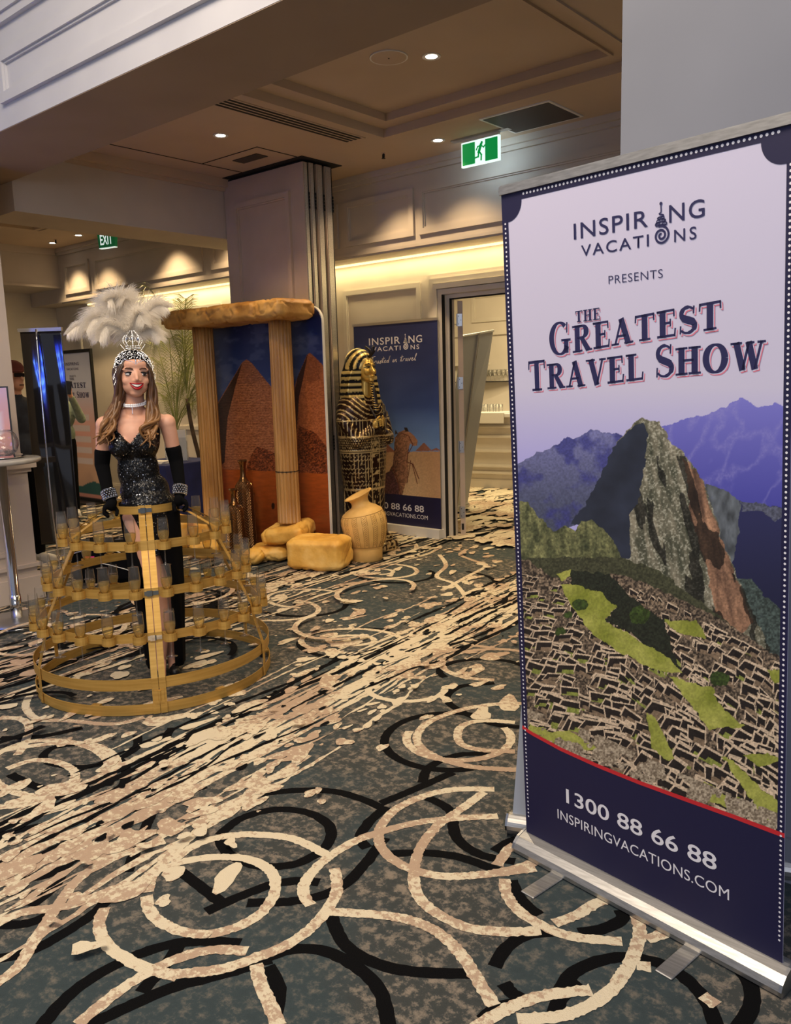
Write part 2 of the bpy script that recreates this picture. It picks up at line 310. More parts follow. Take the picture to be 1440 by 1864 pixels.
def noise2(x, y, seed=0):
    """value noise"""
    xi = np.floor(x).astype(np.int64); yi = np.floor(y).astype(np.int64); xf = x-xi; yf = y-yi; xf = xf*xf*(3-2*xf); yf = yf*yf*(3-2*yf)
    def h(a, b):
        n = (a*374761393+b*668265263+seed*974634777) & 0xffffffff; n = ((n ^ (n >> 13))*1274126177) & 0xffffffff; return ((n ^ (n >> 16)) & 0xffff)/65535.
    return (h(xi, yi)*(1-xf)+h(xi+1, yi)*xf)*(1-yf)+(h(xi, yi+1)*(1-xf)+h(xi+1, yi+1)*xf)*yf
def fbm(x, y, o=4, seed=0):
    s = 0; a = .5
    for i in range(o): s = s+a*noise2(x, y, seed+i); x = x*2.03+7; y = y*2.03+3; a *= .5
    return s/(1-.5**o)
def noise3(p, sc, seed=0): return (fbm(p[:, 0]*sc+p[:, 2]*sc*.7, p[:, 1]*sc-p[:, 2]*sc*.8, 3, seed)+fbm(p[:, 2]*sc, p[:, 0]*sc+p[:, 1]*sc*.5, 3, seed+9))/2
def inpoly(px, py, poly):
    r = np.zeros(px.shape, bool); n = len(poly)
    for i in range(n):
        x0, y0 = poly[i]; x1, y1 = poly[(i+1) % n]
        if y0 == y1: continue
        c = ((y0 > py) != (y1 > py)) & (px < (x1-x0)*(py-y0)/(y1-y0)+x0); r ^= c
    return r
# ------------------------------------------------------------------ tagging
def tag(o, label, cat=None, group=None, kind=None):
    if label: o['label'] = label
    if cat: o['category'] = cat
    if group: o['group'] = group
    if kind: o['kind'] = kind
    return o
def thing(name, loc, label, cat, rz=0, group=None, world=False):
    o = bpy.data.objects.new(name, None); o.empty_display_size = .1; C.objects.link(o); o.location = loc; o.rotation_euler = (0, 0, rz)
    if world: WSET.add(o.name)
    return tag(o, label, cat, group)
def struct(o, label=None): o['kind'] = 'structure'; (label and o.__setitem__('label', label)); return o
def copy_tree(root, loc, rz=None):
    r = root.copy(); C.objects.link(r); r.location = loc
    if rz is not None: r.rotation_euler = (0, 0, rz)
    for ch in list(root.children):
        c = ch.copy(); C.objects.link(c); c.parent = r
        for g_ in ch.children: d = g_.copy(); C.objects.link(d); d.parent = c
    return r
def text(name, s, m, parent, origin, ex, ez, width, height, off=.0008, space=1.0, shear=0, bold=0):
    """flat lettering: origin = lower left corner, ex/ez unit vectors of the surface, real width and height"""
    cu = bpy.data.curves.new(name, 'FONT'); cu.body = s; cu.space_character = space; cu.shear = shear; cu.offset = bold; cu.resolution_u = 4
    o = bpy.data.objects.new('t', cu); C.objects.link(o)
    me = bpy.data.meshes.new_from_object(o.evaluated_get(bpy.context.evaluated_depsgraph_get())); bpy.data.objects.remove(o, do_unlink=True)
    a = verts(me); lo = a.min(0); hi = a.max(0); u = (a[:, 0]-lo[0])/(hi[0]-lo[0])*width; v_ = (a[:, 1]-lo[1])/(hi[1]-lo[1])*height
    ex = np.array(ex, float); ez = np.array(ez, float); nn = np.cross(ex, ez)
    setverts(me, np.array(origin)+u[:, None]*ex+v_[:, None]*ez+nn*off); me.materials.clear(); return link(name, me, m, parent)
# ------------------------------------------------------------------ setting
ZC = 3.32; YW = 6.16; YP = 5.80
def S(name, mb, m, label=None): return struct(mb.obj(name, m), label)
def frame_mould(mb, x0, x1, z0, z1, y, w_=.035, d=.018, axis='y', sgn=-1):
    """raised picture-frame moulding on a wall facing -y (axis y) or +x (axis x)"""
    for (a0, a1, b0, b1) in ((x0, x1, z0, z0+w_), (x0, x1, z1-w_, z1), (x0, x0+w_, z0+w_, z1-w_), (x1-w_, x1, z0+w_, z1-w_)):
        if axis == 'y': mb.box(a0, a1, min(y, y+sgn*d), max(y, y+sgn*d), b0, b1)
        else: mb.box(min(y, y+sgn*d), max(y, y+sgn*d), a0, a1, b0, b1)
    i = w_*.62
    for (a0, a1, b0, b1) in ((x0+i, x1-i, z0+i, z0+w_+.012), (x0+i, x1-i, z1-w_-.012, z1-i), (x0+i, x0+w_+.012, z0+w_+.012, z1-w_-.012), (x1-w_-.012, x1-i, z0+w_+.012, z1-w_-.012)):
        if axis == 'y': mb.box(a0, a1, min(y, y+sgn*d*.5), max(y, y+sgn*d*.5), b0, b1)
        else: mb.box(min(y, y+sgn*d*.5), max(y, y+sgn*d*.5), a0, a1, b0, b1)
floor = S('floor', MB().box(-14, 4, -5, 12, -.1, 0), M['carpet'])
# ceiling with a two-step coffer
cx0, cx1, cy0, cy1 = -4.28, -2.2, 3.05, 5.0
b = MB(); t = ZC+.3
b.box(-12.4, cx0, 2.5, 6.5, ZC, t).box(cx1, 3, 2.5, 6.5, ZC, t).box(cx0, cx1, cy1, 6.5, ZC, t).box(cx0, cx1, 2.5, cy0, ZC, t)
i = .17
b.box(cx0, cx0+i, cy0, cy1, ZC+.05, t).box(cx1-i, cx1, cy0, cy1, ZC+.05, t).box(cx0+i, cx1-i, cy1-i, cy1, ZC+.05, t).box(cx0+i, cx1-i, cy0, cy0+i, ZC+.05, t)
b.box(cx0+i, cx1-i, cy0+i, cy1-i, ZC+.09, t)
S('ceiling', b, M['ceil'])
b = MB()
for (z, q, w_, d) in ((ZC, 0, .03, .012), (ZC+.05, i, .02, .014)):
    x0, x1, y0, y1 = cx0-w_+q, cx1+w_-q, cy0-w_+q, cy1+w_-q
    b.box(x0, x1, y0, y0+w_, z-d, z).box(x0, x1, y1-w_, y1, z-d, z).box(x0, x0+w_, y0+w_, y1-w_, z-d, z).box(x1-w_, x1, y0+w_, y1-w_, z-d, z)
S('trim_1', b, M['ceil'])
# coffer of the room on the left
b = MB()
for q, d in ((0, .03), (.12, .045)): 
    x0, x1, y0, y1 = -9.5+q, -6.9-q, 4.3+q, 4.95-q
    b.box(x0, x1, y1-.05, y1, ZC-d, ZC).box(x0, x0+.05, 3.0, y1-.05, ZC-d, ZC)
S('trim_2', b, M['ceil'])
# beam: panelled face to the atrium, plain soffit
ZB = 3.02; BY0, BY1 = 2.455, 3.045
S('trim_3', MB().box(-12.4, 3, BY0, BY1, ZB+.004, 5.2), M['white_wall'])
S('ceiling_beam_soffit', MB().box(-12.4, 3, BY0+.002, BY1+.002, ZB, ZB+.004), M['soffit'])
b = MB(); 
for x0, x1 in ((-4.99, -1.3), (-9.2, -5.25), (-1.0, 3.0)):
    frame_mould(b, x0, x1, 3.15, 3.42, BY0, .055, .028)
b.box(-12.4, 3, BY0-.03, BY0, 3.555, 3.60).box(-12.4, 3, BY0-.045, BY0, 3.60, 3.64)
S('trim_4', b, M['white_wall'])
# back wall (lower part) with the doorway
DX0, DX1, DZ = -4.585, -2.75, 2.24
b = MB().box(-12.4, DX0, YW, YW+.08, 0, 2.66).box(DX1, 3, YW, YW+.08, 0, 2.66).box(DX0, DX1, YW, YW+.08, DZ, 2.66)
S('wall_back', b, M['wall'])
# pelmet: projecting upper wall over the light cove
S('wall_upper', MB().box(-10.75, 3, YP, YW+.08, 2.635, ZC), M['upper'])
b = MB()
for x0, x1 in ((-5.46, -4.64), (-4.585, -2.35), (-2.2, .6), (-6.05, -5.55), (-7.47, -6.5), (-9.85, -7.62), (-10.6, -9.98)): frame_mould(b, x0, x1, 2.725, 3.12, YP, .05, .022)
S('trim_5', b, M['upper'])
b = MB().box(-12.4, 3, YP-.03, YP, 3.235, 3.27).box(-12.4, 3, YP-.06, YP, 3.27, ZC-.0).box(-10.75, 3, YP-.012, YP, 2.635, 2.66).box(-10.75, 3, YP, YP+.03, 2.62, 2.635)
S('trim_6', b, M['upper'])
b = MB()
frame_mould(b, -5.86, -4.87, .95, 2.38, YW, .045, .02); frame_mould(b, -5.86, -4.87, .16, .85, YW, .045, .02); frame_mould(b, -2.5, -1.0, .95, 2.38, YW, .045, .02)
for x0, x1 in ((-7.6, -6.4), (-9.3, -7.8), (-11.0, -9.5)): frame_mould(b, x0, x1, .95, 2.42, YW, .045, .02)
S('trim_7', b, M['trim'])
S('baseboard_back', MB().box(-12.4, -4.8, YW-.02, YW, 0, .14).box(-12.4, -4.8, YW-.012, YW, .14, .165).box(-2.55, 3, YW-.02, YW, 0, .14), M['trim'])
# door architrave, stepped
b = MB()
for (w_, d) in ((.19, .03), (.15, .055), (.10, .075), (.05, .06)):
    b.box(DX0-w_, DX0-w_+.045, YW-d, YW, 0, DZ+w_).box(DX1+w_-.045, DX1+w_, YW-d, YW, 0, DZ+w_).box(DX0-w_+.045, DX1+w_-.045, YW-d, YW, DZ+w_-.045, DZ+w_)
b.box(DX0-.145, DX0-.0, YW-.02, YW, 0, DZ).box(DX1, DX1+.14, YW-.02, YW, 0, DZ)
b.box(DX0, DX0+.03, YW, YW+.08, 0, DZ-.03).box(DX1-.03, DX1, YW, YW+.08, 0, DZ-.03).box(DX0, DX1, YW, YW+.08, DZ-.03, DZ)
S('trim_8', b, M['trim'])
S('trim_9', MB().box(DX0-.005, DX0+.0, YW-.062, YW-.02, 0, DZ).box(DX0+.03, DX0+.042, YW+.01, YW+.03, 0, DZ-.03).box(DX0+.03, DX1-.03, YW+.01, YW+.03, DZ-.042, DZ-.03), M['dark'])
# led strip in the cove
st = S('trim_10', MB().box(-10.7, -6.1, YW-.02, YW-.004, 2.612, 2.63).box(-5.0, .6, YW-.02, YW-.004, 2.612, 2.63).box(-6.1, -5.0, YW-.02, YW-.004, 2.612, 2.63), M['strip'], 'glowing light strip in the cove')
area('cove_light', (-4.0, YW-.09, 2.61), (0, 0, 0), 4.4, .05, 17, (1, .76, .36)); area('cove_light', (-8.4, YW-.09, 2.61), (0, 0, 0), 4.4, .05, 20, (1, .78, .40))
# bulkhead that carries the folding wall
XB0, XB1 = -6.72, -6.2; ZK = 2.81
S('wall_bulkhead', MB().box(XB0, XB1, BY1, YP, ZK, ZC), M['upper'])
b = MB().box(XB1, XB1+.03, BY1, YP, ZC-.1, ZC-.07).box(XB1, XB1+.07, BY1, YP, ZC-.07, ZC-.0)
S('trim_11', b, M['ceil'])
b = MB().box(-5.856, -5.85, BY1, 5.0, ZC-.004, ZC).box(-5.856, -5.15, 4.5, 4.507, ZC-.004, ZC).box(-5.157, -5.15, 4.5, 5.0, ZC-.004, ZC).box(-6.15, -5.1, 4.93, 5.4, ZC-.005, ZC)
S('trim_12', b, M['dark'], 'black track slot and hatch joint in the ceiling')
# left room: side wall with its own bulkhead
S('wall_left', MB().box(-12.4, -11.6, -2, 6.3, 0, ZC), M['wall'])
S('wall_left_upper', MB().box(-11.6, -10.75, 3.05, YP, 2.82, ZC).box(-11.6, -10.75, YP, YW, 2.635, ZC), M['upper'])
S('trim_13', MB().box(-10.75, -10.70, 3.05, YP-.06, 3.24, ZC).box(-10.75, -10.73, 3.05, YP, 2.82, 2.85), M['upper'])
S('door_2', MB().box(-11.6, -11.56, 4.5, 5.3, 0, 2.45), M['darkwall'], 'charcoal panel in the left wall')
S('wall_far_left', MB().box(-12.4, -11.6, -4.8, -2, 0, ZC), M['wall'])
# pier on the left with its pedestal
b = MB().box(-7.2, -5.85, 1.5, 2.74, 1.06, ZB)
S('wall_pier', b, M['pier'])
b = MB().box(-7.3, -5.83, 1.4, 2.765, .2, .93).box(-7.33, -5.80, 1.37, 2.795, .0, .17).box(-7.32, -5.815, 1.38, 2.78, .17, .2).box(-7.33, -5.80, 1.37, 2.795, .24, .265)
b.box(-7.33, -5.81, 1.37, 2.785, .93, .96).box(-7.36, -5.785, 1.34, 2.815, .96, 1.0).box(-7.3, -5.84, 1.4, 2.75, 1.0, 1.06)
frame_mould(b, 1.5, 2.60, .34, .85, -5.83, .03, .014, 'x', 1)
S('wall_pier_base', b, M['pier'])
# pale column behind the big banner
S('wall_column', MB().box(-1.165, .35, 2.46, 3.0, 0, ZB), M['column_grey'])
S('baseboard_column', MB().box(-1.18, .365, 2.445, 3.015, 0, .14), M['column_grey'])
# corridor behind the doorway
S('wall_corridor', MB().box(-9.2, 3, 10.6, 10.7, 0, 3.4).box(-9.3, -9.2, 6.24, 10.7, 0, 3.4).box(2.9, 3, 6.24, 10.7, 0, 3.4), M['wall'])
S('ceiling_corridor', MB().box(-9.3, 3, 6.24, 10.7, 3.4, 3.5), M['ceil'])
b = MB()
for x0, x1 in ((-9.0, -7.6), (-7.4, -6.6), (-6.45, -5.2), (-5.0, -3.5)): frame_mould(b, x0, x1, 2.3, 2.72, 10.6, .05, .02)
b.box(-9.2, 3, 10.56, 10.6, 2.86, 2.93).box(-9.2, 3, 10.57, 10.6, 2.1, 2.16)
S('trim_14', b, M['trim'])
area('corridor_light', (-5.6, 8.6, 3.36), (0, 0, 0), 2.4, 1.6, 120, (1, .80, .46))
spot('bar_spot', (-6.6, 9.4, 3.3), 70, (1, .84, .55), 80)

# ---- ceiling fittings
def downlight(loc, label, power=34, ang=105, r=.05, s=True):
    t = thing('downlight', loc, label, 'light', group='recessed downlights')
    MB().lathe([(.056, -.001), (.056, -.006), (.036, -.004), (.034, -.001)], 24, caps=False).obj('trim_ring', M['whitepl'], t)
    MB().lathe([(.0345, -.0045), (.0345, -.002)], 16).obj('lamp_face', M['lamp'], t)
    if s: spot('downlight_beam', (loc[0], loc[1], loc[2]-.03), power, WARM, ang, .6)
    return t
downlight((-5.10, 4.11, ZC), 'round recessed downlight left of the long slot vent, nearest the folding wall')
downlight((-4.06, 5.385, ZC), 'round recessed downlight between the sprinkler and the green running-man sign', 40)
downlight((-3.21, 4.21, ZC+.09), 'round recessed downlight beside the round ceiling speaker')
downlight((-10.27, 5.49, ZC), 'left of the two lit downlights in the far left room ceiling', 70, 95)
downlight((-9.56, 5.45, ZC), 'right of the two lit downlights in the far left room ceiling', 70, 95)
# further lamps of the same rows that the picture only shows the light of
for x, y, p_ in ((-8.1, 5.45, 75), (-7.0, 5.45, 60), (-4.75, 5.42, 44), (-2.2, 5.35, 30), (-8.3, 4.0, 75), (-10.0, 4.2, 75), (-1.2, 4.4, 30)): spot('downlight_beam', (x, y, ZC-.03), p_, WARM, 100, .6)
spot('downlight_beam', (-4.9, 3.4, ZC-.03), 40, WARM2, 110, .6); spot('downlight_beam', (-3.1, 3.3, ZC-.0), 40, WARM2, 110, .6)
t = thing('ceiling_speaker', (-3.4, 4.04, ZC+.09), 'large round flush speaker in the coffered ceiling', 'speaker')
MB().lathe([(.115, 0), (.115, -.007), (.107, -.007), (.107, 0)], 32, caps=False).obj('rim', M['whitepl'], t); MB().lathe([(.106, -.0075), (.106, -.0062)], 32).obj('grille', M['ceil'], t); MB().lathe([(.004, -.011), (.004, -.0076)], 8).obj('centre_screw', M['dark'], t)
def sprinkler(loc, label):
    t = thing('sprinkler', loc, label, 'sprinkler'); MB().lathe([(.018, -.004), (.018, 0)], 12).obj('escutcheon', M['ceil'], t)
    MB().lathe([(.006, -.04), (.006, -.004)], 8).box(-.012, -.009, -.003, .003, -.036, -.008).box(.009, .012, -.003, .003, -.036, -.008).obj('frame', M['dark'], t); MB().lathe([(.016, -.043), (.016, -.04)], 10).obj('deflector', M['dark'], t)
p_ = at_z(698, 281, ZC-.01); sprinkler((p_[0], p_[1], ZC), 'small dark fire sprinkler in the ceiling right of the folding wall')
sprinkler((-10.02, 5.40, ZC), 'small dark fire sprinkler between the two lamps of the far left ceiling')
# slot diffuser running along y
t = thing('slot_vent', (-4.49, 4.0, ZC), 'long ceiling slot vent with parallel black slots', 'air vent', world=True)
MB().box(-4.585, -4.40, 3.05, 4.93, ZC-.006, ZC).obj('frame', M['ceil'], t)
for k in range(4): MB().box(-4.568+k*.043, -4.545+k*.043, 3.07, 4.90, ZC-.008, ZC-.006).obj('slot', M['dark'], t)
t = thing('slot_vent', (-1.95, 4.0, ZC), 'ceiling slot vent cut off by the pale column at the top edge', 'air vent', world=True)
MB().box(-2.05, -1.87, 3.05, 3.95, ZC-.006, ZC).obj('frame', M['whitepl'], t)
for k in range(4): MB().box(-2.035+k*.043, -2.01+k*.043, 3.07, 3.93, ZC-.008, ZC-.006).obj('slot', M['dark'], t)
t = thing('return_air_grille', (-3.24, 5.41, ZC), 'dark square return-air grille with white rim beside the running-man sign', 'air vent', world=True)
MB().box(-3.53, -2.96, 5.17, 5.65, ZC-.008, ZC).obj('rim', M['whitepl'], t); g_ = MB()
MB().box(-3.51, -2.98, 5.19, 5.63, ZC-.010, ZC-.008).obj('mesh_panel', M['grille'], t)
# running-man exit sign
def bar2(mb, p, q, w_, y0, y1):
    (x0, z0), (x1, z1) = p, q; L = math.hypot(x1-x0, z1-z0); dx, dz = (x1-x0)/L, (z1-z0)/L; e = w_/2
    c = [(x0-dz*e-dx*e, z0+dx*e-dz*e), (x0+dz*e-dx*e, z0-dx*e-dz*e), (x1+dz*e+dx*e, z1-dx*e+dz*e), (x1-dz*e+dx*e, z1+dx*e+dz*e)]
    mb.add([(a, y0, b_) for a, b_ in c]+[(a, y1, b_) for a, b_ in c], [(0, 1, 2, 3), (7, 6, 5, 4), (0, 4, 5, 1), (1, 5, 6, 2), (2, 6, 7, 3), (3, 7, 4, 0)])
ex0, ey = -3.74, 5.50
t = thing('exit_sign', (ex0, ey, ZC), 'glowing green and white running-man exit sign under the ceiling', 'exit sign')
MB().box(-.26, .26, -.03, .03, -.012, 0).obj('mounting_plate', M['alu'], t)
MB().box(-.165, .165, -.014, .014, -.035, -.012).obj('hanger', M['whitepl'], t)
MB().box(-.172, .172, -.012, .012, -.215, -.035).obj('panel', M['exitw'], t)
MB().box(-.160, -.045, -.016, -.012, -.203, -.047).obj('green_field', M['exitg'], t); MB().box(.05, .160, -.016, -.012, -.203, -.047).obj('green_field', M['exitg'], t)
b = MB(); b.ball((.018, -.014, -.064), (.011, .002, .011), 12, 8)
for p, q, w_ in (((.01, -.08), (-.008, -.125), .022), ((.012, -.082), (.036, -.10), .009), ((.036, -.10), (.046, -.088), .009), ((.006, -.082), (-.02, -.088), .009), ((-.02, -.088), (-.03, -.108), .009), ((-.004, -.125), (.014, -.15), .012), ((.014, -.15), (.012, -.185), .012), ((-.01, -.125), (-.014, -.16), .012), ((-.014, -.16), (-.04, -.163), .011)): bar2(b, p, q, w_, -.016, -.0125)
b.obj('running_figure', M['exitg'], t)
area('exit_sign_glow', (ex0, ey+.02, ZC-.13), (math.radians(-78), 0, 0), .33, .16, 1.1, (.66, .74, 1.0))
# left-room exit sign
p_ = at_z(196, 437, 3.12)
t = thing('exit_sign', (p_[0], p_[1], ZC), 'dark green EXIT sign in the far left room, cut by the bulkhead edge', 'exit sign', math.radians(12))
MB().box(-.012, .012, -.012, .012, -.11, 0).obj('hanger', M['whitepl'], t)
b = MB().add([(-.14, -.02, -.11), (.14, -.02, -.11), (.12, -.02, -.28), (-.12, -.02, -.28), (-.14, .02, -.11), (.14, .02, -.11), (.12, .02, -.28), (-.12, .02, -.28)], [(0, 3, 2, 1), (4, 5, 6, 7), (0, 1, 5, 4), (1, 2, 6, 5), (2, 3, 7, 6), (3, 0, 4, 7)])
b.obj('panel', M['exitg2'], t)
MB().box(-.12, .12, -.021, .021, -.288, -.28).obj('lower_rim', M['exitw2'], t)
text('lettering', 'EXIT', M['exitw2'], t, (-.095, -.02, -.25), (1, 0, 0), (0, 0, 1), .19, .11, .002, bold=.02)

# ---- folding wall stack
lx0, lx1, ly = -6.19, -5.16, 4.99; zt = ZC-.012
kw = dict(world=True)
def leaf(y, x0, x1, d, label):
    t = thing('folding_wall_leaf', ((x0+x1)/2, y, 0), label, 'folding door', group='stacked folding wall leaves', world=True)
    MB().box(x0, x1, y, y+d, .02, zt-.012).obj('slab', M['door'], t)
    b = MB(); frame_mould(b, x0+.14, x1-.16, 1.45, zt-.22, y, .045, .028); frame_mould(b, x0+.14, x1-.16, .2, 1.3, y, .045, .028); b.obj('panel_moulding', M['door'], t)
    MB().box(x0+.02, x1-.02, y+.003, y+d-.003, zt-.012, zt).obj('top_seal', M['dark'], t)
    MB().box(x1, x1+.006, y+.008, y+d-.008, .02, zt-.02).obj('edge_strip', M['alu'], t)
    MB().box(x1, x1+.008, y+d-.007, y+d, .02, zt-.02).obj('rubber_seal', M['dark'], t)
    for z in (.9, 2.93):
        b = MB()
        for k in range(5): b.lathe([(.006, 0), (.006, .022)], 8, (x1+.012, y+d, z+k*.027))
        b.obj('hinge', M['dark'], t)
leaf(ly, lx0, lx1, .052, 'front leaf of the stacked folding wall showing its framed panel')
leaf(ly+.062, lx0, lx1+.01, .052, 'second thin leaf edge of the folding wall stack, just behind the framed panel')
leaf(ly+.145, lx0, lx1+.01, .07, 'middle leaf edge of the folding wall stack with a black seal')
leaf(ly+.245, lx0, lx1+.01, .075, 'rearmost leaf edge of the folding wall stack, nearest the sarcophagus head')
# guide box above the leaves
t = tag(MB().box(-5.6, -5.3, 4.62, 4.74, ZC-.006, ZC-.001).obj('ceiling_hatch_plate', M['grille']), 'small brown plate in the ceiling hatch above the folding wall', 'ceiling plate')

# ---- door leaf in the doorway, seen on its edge
t = thing('door', (DX0+.06, YW+.09, 0), 'open door leaf seen on its hinge edge beside the doorway', 'door', math.radians(36))
MB().box(0, .046, 0, .80, .012, DZ-.05).obj('door_leaf', M['door'], t)
for z in (.24, .86, 1.45, 2.02):
    h = MB().box(-.004, .040, -.004, 0, z-.055, z+.055).lathe([(.007, -.055), (.007, .055)], 10, (-.006, -.006, z)).obj('hinge', M['steel'], t)
    b = MB()
    for q in (-.035, 0, .035): b.lathe([(.004, 0), (.004, .002)], 8, (0, 0, 0)).v; 
    MB().box(.006, .012, -.006, -.004, z-.04, z-.032).box(.026, .032, -.006, -.004, z-.006, z+.002).box(.006, .012, -.006, -.004, z+.03, z+.038).obj('screw', M['dark'], h)
MB().box(.008, .03, -.004, -.0, .07, .13).obj('floor_bolt', M['dark'], t)
# ------------------------------------------------------------------ carpet motif: cut-pile bands and splashes lying in the floor
def A(l): return [(x/1.6, y/1.6+1250) for x, y in l]          # traced from one part of the photograph
def B(l): return [(x/2.6667+900, y/2.6667+1250) for x, y in l]
def E(cx, cy, rx, ry, a0=0, a1=360): return [(cx+rx*math.cos(math.radians(a)), cy+ry*math.sin(math.radians(a))) for a in np.linspace(a0, a1, 14)]
creamL = [A([(430, 600), (450, 545), (530, 512), (620, 498), (720, 503), (790, 540), (800, 600), (760, 660), (680, 705), (590, 722), (500, 705), (440, 660), (428, 610)]),
 A([(500, 512), (570, 462), (660, 436), (760, 432), (860, 446), (950, 490)]), A([(975, 530), (980, 600), (930, 680), (850, 745), (760, 785), (640, 825), (480, 840)]),
 A([(305, 645), (288, 700), (315, 755), (370, 795), (430, 822), (520, 845)]), A([(1440, 300), (1330, 300), (1240, 318), (1150, 360), (1105, 420), (1115, 475), (1180, 525), (1290, 553), (1440, 545), (1560, 530)]),
 A([(1450, 378), (1320, 385), (1200, 400), (1060, 440), (960, 495), (895, 560), (885, 605), (905, 638)]), A([(1410, 308), (1340, 360), (1270, 410), (1220, 480), (1205, 560), (1225, 620), (1290, 672), (1370, 705), (1460, 715)]),
 A([(965, 657), (1080, 664), (1190, 680), (1280, 720), (1350, 790), (1400, 870), (1440, 930)]), A([(225, 985), (330, 900), (420, 840), (520, 792), (620, 768), (720, 772)]), A([(745, 810), (765, 880), (800, 960), (812, 990)]),
 A([(-80, 900), (40, 830), (100, 740), (160, 650), (230, 560), (330, 500), (480, 450)]), A([(-60, 720), (60, 660), (200, 640), (330, 590), (420, 560), (600, 400), (760, 290), (900, 200)]),
 A([(0, 190), (80, 175), (180, 165), (270, 170), (330, 200), (340, 240), (300, 275)]), A([(20, 240), (100, 215), (180, 225), (220, 255), (200, 290), (130, 330), (30, 350), (-60, 350)]), A([(-80, 430), (90, 380), (230, 340), (340, 300), (460, 290)]),
 A([(1560, 50), (1440, 52), (1330, 72), (1240, 110), (1215, 160), (1270, 205), (1380, 235), (1560, 245)]), A([(1500, 105), (1400, 100), (1340, 120), (1340, 165), (1400, 185), (1500, 190)]),
 A([(0, 90), (60, 95), (85, 120), (70, 170), (50, 200)]), A([(90, 20), (75, 60), (110, 95), (200, 100), (330, 110), (420, 90)]), A([(-60, 120), (-10, 95), (60, 92)]),
 B([(50, 935), (60, 1010), (120, 1090), (230, 1160), (380, 1215), (620, 1240)]), B([(640, 1065), (695, 1130), (700, 1230), (650, 1360), (560, 1480), (440, 1560), (300, 1605), (110, 1615)]),
 B([(-20, 910), (100, 885), (240, 838)]), B([(-90, 1180), (60, 1192), (225, 1187)]), B([(290, 1150), (400, 1110), (500, 1050), (590, 1028)]), B([(740, 1230), (870, 1185)]), B([(-120, 1680), (0, 1600), (120, 1540), (260, 1498), (470, 1475)]),
 B([(690, 1355), (760, 1365)]), B([(15, 870), (60, 800), (100, 770)]), B([(1010, 1500), (1080, 1550)]),
 # far floor
 E(640, 1167, 92, 22), E(640, 1166, 42, 9), E(700, 1040, 60, 13), E(690, 1041, 26, 5), E(835, 1345, 95, 40, -30, 200), E(560, 1090, 75, 17, 100, 330), E(900, 1210, 95, 28, 90, 300),
 [(850, 1000), (838, 1010), (860, 1020), (885, 1030), (850, 1050), (805, 1075)], [(800, 1010), (812, 1030), (795, 1050), (830, 1065), (850, 1100), (810, 1130)], [(930, 1060), (880, 1085), (835, 1110), (800, 1140), (840, 1170), (900, 1180)],
 [(790, 985), (800, 995), (780, 1008), (735, 1020), (690, 1028)], [(752, 985), (755, 1000), (700, 1016)], E(500, 1110, 80, 20, -60, 200), E(90, 1400, 110, 52, -150, 170), E(440, 1345, 60, 20, 0, 220), E(740, 1255, 70, 22, 0, 300)]
